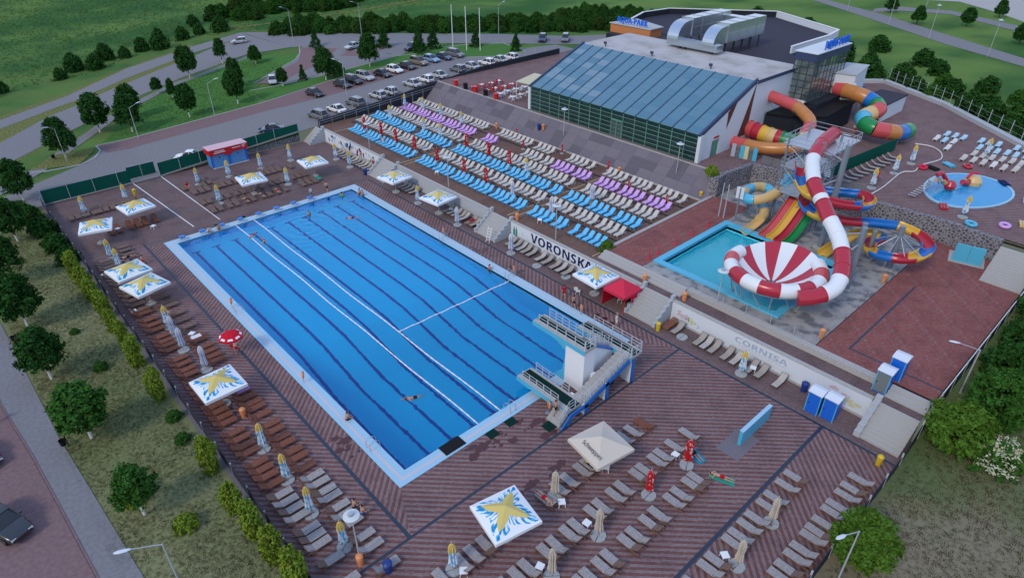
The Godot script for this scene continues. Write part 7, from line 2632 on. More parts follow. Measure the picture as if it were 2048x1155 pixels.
func build_cars():
	var protos := {"sedan": car_parts("sedan"), "suv": car_parts("suv"), "hatch": car_parts("hatch")}
	rng.seed = 17
	var list := []
	# far row, nose to the lawn
	var xs := [40.6, 46.9, 49.5, 52.3, 55.8, 58.9, 62.0, 65.2, 68.6, 71.8, 75.2]
	var cs := ["paint_black", "paint_black", "paint_black", "paint_silver", "paint_black", "paint_white", "paint_black", "paint_bronze", "paint_blue", "paint_navy", "paint_grey"]
	var ks := ["sedan", "sedan", "suv", "suv", "sedan", "hatch", "sedan", "suv", "hatch", "sedan", "suv"]
	for k in 11:
		list.append([ks[k], cs[k], xs[k], -39.6 if k < 4 else -38.4, PI / 2 + 0.15, "%s in the far row before the lawn" % ordw(k + 1)])
	xs = [34.9, 38.8, 42.8, 47.8, 50.5, 56.0, 59.2, 62.4, 67.5, 71.0, 75.5, 79.0, 82.4]
	cs = ["paint_grey", "paint_white", "paint_grey", "paint_silver", "paint_silver", "paint_silver", "paint_white", "paint_silver", "paint_grey", "paint_silver", "paint_white", "paint_silver", "paint_white"]
	ks = ["suv", "sedan", "suv", "hatch", "hatch", "sedan", "hatch", "sedan", "hatch", "sedan", "hatch", "sedan", "hatch"]
	for k in 13:
		list.append([ks[k], cs[k], xs[k], -27.9, -PI / 2 + 0.1, "%s from the left behind the parking wall" % ordw(k + 1)])
	list += [["sedan", "paint_white", 11.4, -27.6, -0.6, "alone behind the green netting fence"], ["sedan", "paint_navy", 26.0, -28.2, -0.4, "behind the fence near the small stairs"], ["hatch", "paint_silver", 38.8, -54.6, PI / 2 - 0.4, "alone on the upper parking bays"], ["sedan", "paint_silver", 63.2, -62.5, 0.2, "at the back of the upper car park"], ["sedan", "paint_black", 62.5, -55.0, 0.2, "behind the round tree in the upper car park"], ["suv", "paint_navy", 72.0, -50.6, 0.2, "right of the upper car park trees"], ["sedan", "paint_navy", 74.5, -52.6, 0.2, "behind another one right of the trees"], ["hatch", "paint_grey", 68.5, -59.8, 0.3, "beside the cone shaped trees"], ["hatch", "paint_silver", 48.0, -93.2, -0.3, "driving on the far road"], ["suv", "paint_navy", 100.4, -36.0, 0.7, "left of two on the road behind the hall"], ["suv", "paint_grey", 104.5, -32.2, 0.7, "right of two on the road behind the hall"], ["suv", "paint_black", -24.2, 35.6, 1.95, "nearest on the left parking strip"], ["sedan", "paint_navy", -24.6, 26.6, 1.95, "half hidden at the left picture edge"]]
	for a in list:
		var y: float = ground_y(a[2], a[3]) + 0.07
		var t := thing("parked_car" if not a[5].begins_with("driving") else "moving_car", "%s %s %s" % [a[1].trim_prefix("paint_"), {"sedan": "saloon car", "suv": "tall estate car", "hatch": "hatchback car"}[a[0]], a[5]], "car", "cars in and around the car park", Vector3(a[2], y, a[3]), a[4])
		inst(t, protos[a[0]], {"paint": a[1]})


# ---------------------------------------------------------------- vegetation
func leaf_quad(mb: MB, p: Vector3, s: float, out: Vector3):
	# two small bent faces, roughly facing outwards
	var d := (out + Vector3(rng.randfn(), rng.randfn(), rng.randfn()) * 0.75).normalized()
	var a := d.cross(Vector3(rng.randfn(), rng.randfn(), rng.randfn())).normalized()
	var b := d.cross(a)
	var q0 := p - a * s
	var q1 := p + b * s * 0.55 - d * s * 0.15
	var q2 := p + a * s
	var q3 := p - b * s * 0.55 - d * s * 0.15
	mb.tri(q0, q1, q2, (d + b * 0.3).normalized())
	mb.tri(q0, q2, q3, (d - b * 0.3).normalized())

# shape: radius at height fraction given by a callable; clumps of leaves through the volume
func crown_mesh(seed_: int, w: float, h: float, clumps: int, per: int, leaf: float, shape: Callable, tip := 0.0) -> ArrayMesh:
	rng.seed = seed_
	var f := noise(seed_, 0.7, 2)
	var mb := MB.new()
	mb.colored = true
	for k in clumps:
		var y := rng.randf()
		var a := rng.randf() * TAU
		var r: float = shape.call(y) * w * (0.35 + 0.65 * sqrt(rng.randf()))
		r *= 1.0 + 0.35 * f.get_noise_3d(cos(a) * 2.0, y * 3.0, sin(a) * 2.0)
		var c := Vector3(cos(a) * r, y * h, sin(a) * r)
		var cr := leaf * rng.randf_range(1.6, 2.8)
		var tone := rng.randf_range(0.65, 1.3)
		var out0 := (c - Vector3(0, h * 0.45, 0)).normalized()
		for i in per:
			var o := Vector3(rng.randfn(), rng.randfn(), rng.randfn()).normalized() * cr * pow(rng.randf(), 0.5)
			var g := tone * rng.randf_range(0.75, 1.25)
			var yl := 1.0 + rng.randf_range(-0.1, 0.2) + (tip if rng.randf() < 0.35 else 0.0)
			mb.col = Color(g * yl, g, g * rng.randf_range(0.7, 1.0))
			leaf_quad(mb, c + o, leaf * rng.randf_range(0.6, 1.25), (o.normalized() + out0 * 0.8 + Vector3.UP * 0.35).normalized())
	return mb.mesh()

var CR := {}
func build_crowns():
	var ball := func(y: float) -> float: return sqrt(maxf(0.0, 1.0 - pow((y - 0.42) / 0.62, 2.0)))
	var egg := func(y: float) -> float: return sqrt(maxf(0.0, 1.0 - pow((y - 0.36) / 0.68, 2.0))) * (1.0 - 0.25 * y)
	var cone := func(y: float) -> float: return (1.0 - y) * (0.9 + 0.1 * sin(y * 20.0)) + 0.04
	var pillar := func(y: float) -> float: return minf(1.0, 0.65 + y) * sqrt(maxf(0.0, 1.0 - pow(maxf(0.0, y - 0.45) / 0.6, 2.0)))
	var mound := func(y: float) -> float: return sqrt(maxf(0.0, 1.0 - pow(y, 2.0)))
	for k in 4:
		CR["tree%d" % k] = crown_mesh(100 + k, 1.85, 3.6, 210, 24, 0.2, ball if k % 2 == 0 else egg)
	for k in 2:
		CR["cone%d" % k] = crown_mesh(120 + k, 1.5, 4.2, 150, 16, 0.16, cone)
		CR["pillar%d" % k] = crown_mesh(130 + k, 0.7, 2.6, 130, 20, 0.12, pillar, 0.5)
	for k in 3:
		CR["bush%d" % k] = crown_mesh(140 + k, 1.5, 1.9, 110, 18, 0.19, mound)
	CR["blossom"] = crown_mesh(150, 1.6, 2.0, 130, 12, 0.1, mound)
	CR["big"] = crown_mesh(160, 2.6, 4.2, 260, 24, 0.24, ball)

func tree(label: String, group: String, x: float, z: float, kind: String, leafkey: String, sc: Vector3, trunk: float, wash: bool, cat := "tree"):
	var y := ground_y(x, z)
	var t := thing("broadleaf_tree" if trunk > 0 else "shrub", label, cat, group, Vector3(x, y, z), rng.randf() * TAU)
	var c := part(t, "crown", CR[kind], M[leafkey], Vector3(0, maxf(trunk - 0.25, 0.0), 0))
	c.scale = sc
	if trunk > 0:
		var mb := MB.new()
		var lean := Vector3(rng.randf_range(-0.12, 0.12), 0, rng.randf_range(-0.12, 0.12))
		var top := lean + Vector3(0, trunk + 0.5, 0)
		mb.cyl(Vector3(0, -0.2, 0), top, 0.11, 0.07, 8)
		for i in 6:
			var a := TAU * i / 6.0 + rng.randf()
			mb.cyl(top - Vector3(0, rng.randf_range(0.0, 0.35), 0), top + Vector3(cos(a) * 0.95, rng.randf_range(0.9, 1.9), sin(a) * 0.95), 0.045, 0.015, 5)
		part(t, "trunk", mb, M.bark)
		if wash:
			mb = MB.new()
			mb.cyl(Vector3(0, 0, 0), Vector3(0, 0.95, 0) + lean * 0.5, 0.122, 0.118, 8)
			part(t, "whitewash", mb, M.lime_wash)
	else:
		var mb := MB.new()
		mb.cyl(Vector3(0, -0.15, 0), Vector3(0, 0.5 * sc.y, 0), 0.05, 0.03, 5)
		part(t, "stem", mb, M.bark)

func build_plants():
	build_crowns()
	rng.seed = 777
	var i := 0
	# trees on the left lawn
	for a in [[-11.8, -28.5, 1.05, 1.1], [-14.9, -14.6, 0.95, 1.0], [-17.2, -3.4, 0.95, 1.0], [-17.9, 7.7, 1.1, 1.05], [-18.0, 19.0, 1.0, 0.95], [-17.3, 29.9, 1.05, 0.9], [-16.5, 41.0, 0.75, 0.75]]:
		i += 1
		tree("round green tree with whitewashed trunk, %s along the left path from the far end" % ordw(i), "trees on the left lawn", a[0], a[1], "tree%d" % (i % 4), "leaf_dark" if i < 6 else "leaf", Vector3(a[2], a[3], a[2]), 2.2, true)
	# trees along the far road and car park lawns
	i = 0
	for a in [[-3.2, -43.2, 1.05, 1.3], [4.5, -53.4, 1.1, 1.35], [8.8, -48.9, 1.1, 1.3], [11.2, -56.6, 0.9, 1.2], [19.7, -68.5, 0.55, 0.6], [28.5, -74.4, 1.0, 1.3], [37.8, -79.0, 0.7, 1.0], [18.9, -48.2, 0.85, 1.15], [20.7, -62.4, 0.45, 0.8], [28.3, -48.0, 0.85, 1.25], [32.5, -58.4, 0.8, 1.1], [29.8, -55.0, 0.6, 0.9], [42.8, -71.8, 0.7, 0.8], [46.9, -46.4, 1.0, 1.25], [57.8, -46.6, 1.1, 1.35], [39.3, -50.9, 0.55, 0.7]]:
		i += 1
		tree("slim dark green tree with whitewashed trunk, %s from the left by the car park" % ordw(i), "trees by the car park", a[0], a[1], "tree%d" % (i % 4), "leaf_dark", Vector3(a[2] * 1.08, a[3] * 0.95, a[2] * 1.08), 2.3 if a[3] > 0.9 else 1.4, true)
	i = 0
	for a in [[43.8, -50.6, 0.7, 0.75], [58.3, -71.9, 1.1, 0.95], [68.6, -57.6, 1.25, 1.15], [76.5, -48.5, 1.2, 1.3], [85.0, -43.0, 1.1, 0.9], [71.5, -47.2, 1.25, 1.5], [92.0, -36.5, 0.8, 0.7], [88.5, -33.0, 0.9, 0.8]]:
		i += 1
		tree("cone shaped evergreen, %s from the left in the car park" % ordw(i), "evergreens in the car park", a[0], a[1], "cone%d" % (i % 2), "leaf_dark", Vector3(a[2], a[3], a[2]), 0.0, false, "evergreen")
	tree("loose light green tree on the middle car park lawn", "", 49.5, -47.4, "bush1", "leaf", Vector3(1.3, 1.3, 1.3), 1.0, false)
	# yellow green columns along the left fence
	i = 0
	for a in [[-11.6, 0.6, 1.0, 1.1], [-11.5, 4.4, 1.05, 0.95], [-11.5, 6.9, 1.0, 0.8], [-11.4, 11.6, 0.95, 1.05], [-11.5, 14.6, 0.8, 0.8], [-11.4, 18.4, 0.75, 1.0], [-11.4, 22.4, 0.95, 1.1], [-11.5, 28.8, 0.95, 1.1], [-11.3, 40.2, 0.95, 1.15], [-11.5, 45.2, 0.9, 0.9], [-11.3, 48.2, 0.95, 1.1], [-11.2, 51.2, 0.9, 1.2], [-11.0, 54.2, 1.05, 1.35]]:
		i += 1
		tree("yellow green columnar conifer, %s along the left fence from the far end" % ordw(i), "columnar conifers along the left fence", a[0], a[1], "pillar%d" % (i % 2), "leaf_yellow", Vector3(a[2], a[3] * 1.2, a[2]), 0.0, false, "conifer")
	i = 0
	for a in [[-12.2, -20, 1.0, "leaf_dark", "dark shrub at the far left fence"], [-12.0, -14.5, 1.1, "leaf_dark", "dark shrub below the far left star parasol"], [-11.6, -9, 1.0, "leaf_dark", "dark shrub at the fence lamp"], [-11.4, -4.4, 0.9, "leaf_dark", "dark shrub before the first yellow green column"], [-13.0, -23.5, 0.9, "leaf", "lighter shrub under the far left tree"], [-14.6, 44.2, 0.55, "leaf_yellow", "round yellow green bush alone on the lawn"], [-16.6, 38.8, 0.75, "leaf_yellow", "spreading yellow bush behind the smallest lawn tree"], [-11.8, 35.4, 0.4, "leaf", "tiny green shrub at the fence foot"], [-14.6, 12.5, 0.28, "leaf", "tiny shrub alone on the far lawn"], [-14.2, 20.6, 0.42, "leaf", "small dark shrub beside the fifth tree"], [-11.4, 32.2, 0.42, "leaf", "low shrub below the large star parasol"], [58.2, 39.4, 0.62, "leaf_yellow", "yellow bush on the stone pier beside the hall"], [35.8, 40.2, 0.62, "leaf_lime", "yellow green bush at the terrace corner by the seating steps"]]:
		var t := thing("shrub", a[4], "shrub", "", Vector3(a[0], 5.2 if a[0] > 50 else 2.1 if a[0] > 30 else 0.0, a[1]), rng.randf() * TAU)
		var c := part(t, "crown", CR["bush%d" % (i % 3)], M[a[3]])
		c.scale = Vector3.ONE * a[2]
		var sm := MB.new()
		sm.cyl(Vector3(0, -0.1, 0), Vector3(0, 0.6 * a[2], 0), 0.05, 0.03, 5)
		part(t, "stem", sm, M.bark)
		i += 1
	# near right: big tree, flowering bushes, hedge by the stairs
	tree("bright green bushy tree beside the near right lamp", "", 17.9, 77.9, "big", "leaf_lime", Vector3(0.72, 0.75, 0.72), 1.3, false)
	tree("bushy green tree at the foot of the near stairs", "", 32.6, 78.6, "big", "leaf_lime", Vector3(0.85, 0.8, 0.85), 0.9, false)
	tree("dark green tree behind the plaza lamp", "", 37.4, 80.0, "big", "leaf", Vector3(0.9, 0.85, 0.9), 0.8, false)
	tree("dark bush beyond the plaza fence, nearer one", "", 44.0, 78.8, "bush0", "leaf_dark", Vector3(1.3, 1.5, 1.3), 0.0, false, "shrub")
	tree("dark bush beyond the plaza fence, middle one", "", 49.5, 79.0, "bush1", "leaf_dark", Vector3(1.5, 1.6, 1.5), 0.0, false, "shrub")
	tree("dark bush beyond the plaza fence, farther one", "", 55.5, 79.2, "bush2", "leaf_dark", Vector3(1.6, 1.6, 1.6), 0.0, false, "shrub")
	var fb := thing("flowering_bush", "white flowering bush in the rough grass at the right edge", "shrub", "", Vector3(33.6, ground_y(33.6, 81.2), 81.2))
	part(fb, "foliage", CR["bush1"], M.leaf).scale = Vector3(1.35, 0.9, 1.35)
	part(fb, "blossoms", CR["blossom"], M.blossom).scale = Vector3(1.38, 1.0, 1.38)
	# bushes behind the upper terrace and on the meadow
	rng.seed = 321
	i = 0
	for a in [[121, 30], [124.5, 33], [128, 30], [126.5, 38], [122.5, 42], [119.5, 46], [123, 48], [116.5, 53], [120, 55], [113.5, 56.5], [110, 60.5], [113, 62], [106.5, 64.5], [109, 67], [128.5, 45], [130, 52], [118, 61], [126, 58]]:
		i += 1
		tree("dark bush behind the upper terrace posts, %s from the shed" % ordw(i), "bushes behind the upper terrace", a[0], a[1], "bush%d" % (i % 3), "leaf_dark" if i % 3 else "leaf", Vector3.ONE * rng.randf_range(1.1, 1.7), 0.0, false, "bush")
	i = 0
	for a in [[152, -6], [146, 8], [141, 20], [150, 24], [136, 28], [143, 36], [157, 3], [162, -14], [137, 41], [133, 24]]:
		i += 1
		tree("lone bush on the meadow slope, %s from the hall sign" % ordw(i), "bushes on the right meadow", a[0], a[1], "bush%d" % (i % 3), "leaf_dark", Vector3.ONE * rng.randf_range(1.1, 1.8), 0.0, false, "bush")
	i = 0
	for a in [[190, 18], [197, 28], [203, 6], [182, 44], [218, 30], [208, 48]]:
		i += 1
		tree("young tree between the meadow paths, %s one from the left" % ordw(i), "young trees between the meadow paths", a[0], a[1], "tree%d" % (i % 4), "leaf_dark", Vector3.ONE * 0.9, 1.5, false)
	i = 0
	for a in [[-8, -93], [-4, -96], [8, -99], [16, -101], [12, -104], [24, -106], [29, -109], [33, -107], [40, -111], [45, -112], [50, -110], [36, -118], [47, -122], [-12, -88], [20, -108]]:
		i += 1
		tree("dark bush on the bank behind the far road, %s from the left" % ordw(i), "bushes behind the far road", a[0], a[1], "bush%d" % (i % 3), "leaf_dark", Vector3(1.2, 1.6, 1.2) * rng.randf_range(0.7, 1.3), 0.0, false, "bush")
	# thicket behind the back road: one mass of shrubs
	var mm := MultiMesh.new()
	mm.transform_format = MultiMesh.TRANSFORM_3D
	mm.use_colors = true
	mm.mesh = CR["bush0"]
	var xf := []
	var f := noise(33, 0.05, 2)
	for k in 520:
		var u := rng.randf()
		var p := Vector2(56, -91).lerp(Vector2(132, -22), u) + Vector2(0.62, -0.78) * (rng.randf() * (13.0 if u < 0.75 else 26.0))
		xf.append(p)
	for k in 130:
		var p := Vector2(58, -126).lerp(Vector2(96, -116), rng.randf()) + Vector2(rng.randfn() * 3, rng.randfn() * 4)
		xf.append(p)
	mm.instance_count = xf.size()
	for k in xf.size():
		var s := rng.randf_range(0.4, 1.0) * (1.35 if k < 520 else 1.5)
		mm.set_instance_transform(k, Transform3D(Basis(Vector3.UP, rng.randf() * TAU).scaled(Vector3(s, s * rng.randf_range(0.7, 1.3), s)), Vector3(xf[k].x, ground_y(xf[k].x, xf[k].y) - 0.1, xf[k].y)))
		var g := rng.randf_range(0.7, 1.25)
		mm.set_instance_color(k, Color(g * rng.randf_range(0.85, 1.5), g * rng.randf_range(0.9, 1.25), g * 0.9))
	var o := MultiMeshInstance3D.new()
	o.multimesh = mm
	o.material_override = M.leaf_dark
	o.name = "thicket"
	add_child(o)
	o.set_meta("kind", "stuff")
	o.set_meta("label", "dense dark thicket of shrubs behind the back road")
	o.set_meta("category", "thicket")

	# grass blades
	var tuft := MB.new()
	tuft.colored = true
	rng.seed = 55
	for k in 9:
		var a := rng.randf() * TAU
		var b := Vector3(rng.randfn() * 0.1, 0, rng.randfn() * 0.1)
		var d := Vector3(cos(a), 0, sin(a))
		var s := d.cross(Vector3.UP) * 0.022
		var hh := rng.randf_range(0.1, 0.24)
		var tip := b + d * rng.randf_range(0.05, 0.16) + Vector3(0, hh, 0)
		tuft.col = Color.WHITE * rng.randf_range(0.75, 1.25)
		tuft.tri(b - s, b + s, tip, (d + Vector3.UP).normalized())
	var tm := tuft.mesh()
	var pat := noise(91, 0.12, 3)
	var fields := [["lawn_grass", "mown dry grass of the left lawn", 36000, func() -> Vector2: return Vector2(rng.randf_range(-19.4, -10.9), rng.randf_range(-26, 58)), Color(0.2, 0.24, 0.1), Color(0.36, 0.35, 0.2), 0.42], ["rough_grass", "rough dry grass right of the near fence", 26000, func() -> Vector2: return Vector2(rng.randf_range(6, 58), rng.randf_range(76.8, 96)), Color(0.13, 0.2, 0.07), Color(0.32, 0.28, 0.18), 0.5], ["meadow_grass", "tall dark grass of the far meadow", 30000, func() -> Vector2: return Vector2(rng.randf_range(-40, 150), rng.randf_range(-235, -98)), Color(0.075, 0.19, 0.06), Color(0.17, 0.29, 0.085), 1.3], ["park_grass", "green grass of the car park lawns", 9000, func() -> Vector2: return Vector2(rng.randf_range(3, 46), rng.randf_range(-76, -46)), Color(0.08, 0.2, 0.05), Color(0.14, 0.27, 0.08), 0.6]]
	for fd in fields:
		var m2 := MultiMesh.new()
		m2.transform_format = MultiMesh.TRANSFORM_3D
		m2.use_colors = true
		m2.mesh = tm
		var pts := []
		for k in fd[2]:
			var p: Vector2 = fd[3].call()
			if fd[0] == "park_grass":
				var road := lerp_tab(p.x, [3, 12, 26, 44, 53], [-46.5, -62, -72, -78.5, -70])
				var low := lerp_tab(p.x, [3, 11, 31, 33, 40, 50], [-46.5, -45.8, -44.8, -52, -60, -66])
				if p.y < road + 0.6 or p.y > low - 0.3:
					continue
			if fd[0] == "meadow_grass" and p.y > lerp_tab(p.x, [-40, -8, 21, 40, 56, 90, 130], [-60, -78, -100, -108, -100, -66, -30]) - 3.0:
				continue
			pts.append(p)
		m2.instance_count = pts.size()
		for k in pts.size():
			var p: Vector2 = pts[k]
			var n := pat.get_noise_2d(p.x, p.y)
			var s: float = fd[6] * rng.randf_range(0.6, 1.3) * (1.0 + n * 0.5)
			m2.set_instance_transform(k, Transform3D(Basis(Vector3.UP, rng.randf() * TAU).scaled(Vector3(s * 1.3, s, s * 1.3)), Vector3(p.x, ground_y(p.x, p.y) + (0.07 if fd[0] == "park_grass" else 0.0) - 0.01, p.y)))
			m2.set_instance_color(k, (fd[4] as Color).lerp(fd[5], clampf(0.45 + n * 1.3 + rng.randf_range(-0.25, 0.25), 0, 1)))
		var go := MultiMeshInstance3D.new()
		go.multimesh = m2
		go.material_override = M.blade
		go.name = fd[0]
		add_child(go)
		go.set_meta("kind", "stuff")
		go.set_meta("label", fd[1])
		go.set_meta("category", "grass")


# ---------------------------------------------------------------- people
# bones: [a, b, radius a, radius b]; smooth union meshed as surface nets
func net(bones: Array, cell: float, blend: float) -> ArrayMesh:
	var lo := Vector3.ONE * 1e9
	var hi := -lo
	for b in bones:
		for e in 2:
			var r: Vector3 = Vector3.ONE * (b[2 + e] + 0.04)
			lo = lo.min(b[e] - r)
			hi = hi.max(b[e] + r)
	var nx := int((hi.x - lo.x) / cell) + 2
	var ny := int((hi.y - lo.y) / cell) + 2
	var nz := int((hi.z - lo.z) / cell) + 2
	var val := PackedFloat32Array()
	val.resize(nx * ny * nz)
	val.fill(1.0)
	for b in bones:
		var r := maxf(b[2], b[3]) + 0.07
		var l: Vector3 = (((b[0] as Vector3).min(b[1]) - Vector3.ONE * r - lo) / cell).floor()
		var h: Vector3 = (((b[0] as Vector3).max(b[1]) + Vector3.ONE * r - lo) / cell).ceil()
		var ab: Vector3 = b[1] - b[0]
		var inv := 1.0 / maxf(ab.length_squared(), 0.000001)
		for i in range(maxi(0, int(l.x)), mini(nx, int(h.x) + 1)):
			for j in range(maxi(0, int(l.y)), mini(ny, int(h.y) + 1)):
				for k in range(maxi(0, int(l.z)), mini(nz, int(h.z) + 1)):
					var p := lo + Vector3(i, j, k) * cell
					var t := clampf((p - b[0]).dot(ab) * inv, 0.0, 1.0)
					var d := p.distance_to(b[0] + ab * t) - lerpf(b[2], b[3], t)
					var id := (i * ny + j) * nz + k
					var o := val[id]
					var g := maxf(blend - absf(o - d), 0.0) / blend
					val[id] = minf(o, d) - g * g * blend * 0.25
	var vid := {}
	var vs := PackedVector3Array()
	for i in nx - 1:
		for j in ny - 1:
			for k in nz - 1:
				var base := (i * ny + j) * nz + k
				var neg := 0
				for c in 8:
					if val[base + (c & 1) * ny * nz + ((c >> 1) & 1) * nz + (c >> 2)] < 0.0:
						neg += 1
				if neg == 0 or neg == 8:
					continue
				var s := Vector3.ZERO
				var m := 0
				for e in [[0, 1], [2, 3], [4, 5], [6, 7], [0, 2], [1, 3], [4, 6], [5, 7], [0, 4], [1, 5], [2, 6], [3, 7]]:
					var a: int = e[0]
					var b: int = e[1]
					var va := val[base + (a & 1) * ny * nz + ((a >> 1) & 1) * nz + (a >> 2)]
					var vb := val[base + (b & 1) * ny * nz + ((b >> 1) & 1) * nz + (b >> 2)]
					if (va < 0.0) != (vb < 0.0):
						s += Vector3(a & 1, (a >> 1) & 1, a >> 2).lerp(Vector3(b & 1, (b >> 1) & 1, b >> 2), va / (va - vb))
						m += 1
				vid[base] = vs.size()
				vs.append(lo + (Vector3(i, j, k) + s / m) * cell)
	var acc := PackedVector3Array()
	acc.resize(vs.size())
	var quads := []
	for i in range(1, nx - 1):
		for j in range(1, ny - 1):
			for k in range(1, nz - 1):
				var base := (i * ny + j) * nz + k
				for ax in 3:
					var st: int = [ny * nz, nz, 1][ax]
					if (val[base] < 0.0) != (val[base + st] < 0.0):
						var u: int = [nz, 1, ny * nz][ax]
						var w: int = [1, ny * nz, nz][ax]
						var q := [base, base - u, base - u - w, base - w]
						var ok := true
						for e in q:
							ok = ok and vid.has(e)
						if not ok:
							continue
						var idq := [vid[q[0]], vid[q[1]], vid[q[2]], vid[q[3]]]
						var nn := (vs[idq[1]] - vs[idq[0]]).cross(vs[idq[2]] - vs[idq[0]]) + (vs[idq[2]] - vs[idq[0]]).cross(vs[idq[3]] - vs[idq[0]])
						var outw := Vector3.ZERO
						outw[ax] = 1.0 if val[base] < 0.0 else -1.0
						if nn.dot(outw) < 0.0:
							nn = -nn
						for e in idq:
							acc[e] += nn
						quads.append(idq)
	var mb := MB.new()
	for q in quads:
		mb.tri3(vs[q[0]], vs[q[1]], vs[q[2]], acc[q[0]].normalized(), acc[q[1]].normalized(), acc[q[2]].normalized())
		mb.tri3(vs[q[0]], vs[q[2]], vs[q[3]], acc[q[0]].normalized(), acc[q[2]].normalized(), acc[q[3]].normalized())
	return mb.mesh()

# joints of a pose: pelvis, chest, neck, head, and for each side shoulder, elbow, hand, hip, knee, ankle, toe
func person_meshes(J: Dictionary) -> Dictionary:
	var b := []
	b.append([J.pelvis, J.chest, 0.125, 0.14])
	b.append([J.chest, J.neck, 0.12, 0.055])
	b.append([J.neck, J.head, 0.052, 0.085])
	var up: Vector3 = (J.head - J.neck).normalized()
	b.append([J.head, J.head + up * 0.09, 0.09, 0.088])
	var fwd: Vector3 = J.face
	b.append([J.head + fwd * 0.075 + up * 0.03, J.head + fwd * 0.1 + up * 0.0, 0.016, 0.02])
	b.append([J.head + fwd * 0.05 - up * 0.05, J.head + fwd * 0.055 - up * 0.06, 0.045, 0.04])
	var trunks := [[J.pelvis - up * 0.02, J.pelvis + up * 0.06, 0.142, 0.135]]
	var top := [[J.pelvis + up * 0.1, J.chest, 0.142, 0.156], [J.chest, J.chest + up * 0.1, 0.15, 0.1]]
	for s in ["l", "r"]:
		var sh: Vector3 = J["sh" + s]
		var el: Vector3 = J["el" + s]
		var ha: Vector3 = J["ha" + s]
		var hp: Vector3 = J["hp" + s]
		var kn: Vector3 = J["kn" + s]
		var an: Vector3 = J["an" + s]
		b.append([J.chest + up * 0.08, sh, 0.085, 0.062])
		b.append([sh, el, 0.055, 0.042])
		b.append([el, ha, 0.042, 0.028])
		var hd := (ha - el).normalized()
		var sd := hd.cross(up if absf(hd.dot(up)) < 0.9 else fwd).normalized()
		b.append([ha, ha + hd * 0.07, 0.03, 0.034])
		for f in 4:
			var o := sd * (f - 1.5) * 0.021
			b.append([ha + hd * 0.08 + o, ha + hd * (0.15 + 0.012 * (1 - absi(f - 1))) + o * 1.3, 0.011, 0.009])
		b.append([ha + hd * 0.02 + sd * 0.03, ha + hd * 0.08 + sd * 0.065, 0.012, 0.009])
		b.append([hp, kn, 0.085, 0.055])
		b.append([kn, an, 0.056, 0.036])
		var td: Vector3 = J.get("toe" + s, an + fwd * 0.2 - up * 0.05)
		b.append([an, td, 0.04, 0.03])
		trunks.append([hp, hp.lerp(kn, 0.45), 0.099, 0.088])
		top.append([J.chest + up * 0.08, sh, 0.1, 0.078])
		top.append([sh, sh.lerp(el, 0.55), 0.07, 0.062])
	var hair := [[J.head + up * 0.075 - fwd * 0.03, J.head + up * 0.09 + fwd * 0.02, 0.098, 0.085], [J.head - fwd * 0.045 + up * 0.05, J.head - fwd * 0.05 - up * 0.03, 0.08, 0.06]]
	return {"body": net(b, 0.02, 0.05), "trunks": net(trunks, 0.024, 0.05), "top": net(top, 0.024, 0.05), "hair": net(hair, 0.02, 0.04)}

func stand_pose(arm_up := 0.0, stride := 0.12) -> Dictionary:
	var J := {"pelvis": Vector3(0, 0.95, 0), "chest": Vector3(0, 1.28, 0.01), "neck": Vector3(0, 1.5, 0), "head": Vector3(0, 1.6, 0.02), "face": Vector3(0, 0, 1)}
	for s in [["l", 1.0], ["r", -1.0]]:
		var x: float = s[1]
		J["sh" + s[0]] = Vector3(0.19 * x, 1.42, 0)
		J["hp" + s[0]] = Vector3(0.09 * x, 0.9, 0)
		J["kn" + s[0]] = Vector3(0.1 * x, 0.5, 0.04 + stride * x)
		J["an" + s[0]] = Vector3(0.1 * x, 0.075, -0.02 + stride * x * 1.6)
		J["toe" + s[0]] = Vector3(0.11 * x, 0.035, 0.16 + stride * x * 1.6)
		if arm_up > 0.0:
			J["el" + s[0]] = Vector3(0.36 * x, 1.6, 0.02)
			J["ha" + s[0]] = Vector3(0.16 * x, 1.78, 0.02)
		else:
			J["el" + s[0]] = Vector3(0.25 * x, 1.14, -0.02 - stride * x)
			J["ha" + s[0]] = Vector3(0.24 * x, 0.9, 0.08 - stride * x)
	return J

func sit_pose() -> Dictionary:
	# seated with the hips at the origin, legs hanging forward
	var J := {"pelvis": Vector3(0, 0.12, 0), "chest": Vector3(0, 0.45, 0.06), "neck": Vector3(0, 0.66, 0.1), "head": Vector3(0, 0.76, 0.14), "face": Vector3(0, -0.2, 1).normalized()}
	for s in [["l", 1.0], ["r", -1.0]]:
		var x: float = s[1]
		J["sh" + s[0]] = Vector3(0.19 * x, 0.58, 0.07)
		J["el" + s[0]] = Vector3(0.26 * x, 0.32, 0.16)
		J["ha" + s[0]] = Vector3(0.16 * x, 0.2, 0.38)
		J["hp" + s[0]] = Vector3(0.09 * x, 0.1, 0.03)
		J["kn" + s[0]] = Vector3(0.12 * x, 0.12, 0.45)
		J["an" + s[0]] = Vector3(0.12 * x, -0.28, 0.5)
		J["toe" + s[0]] = Vector3(0.13 * x, -0.33, 0.68)
	return J

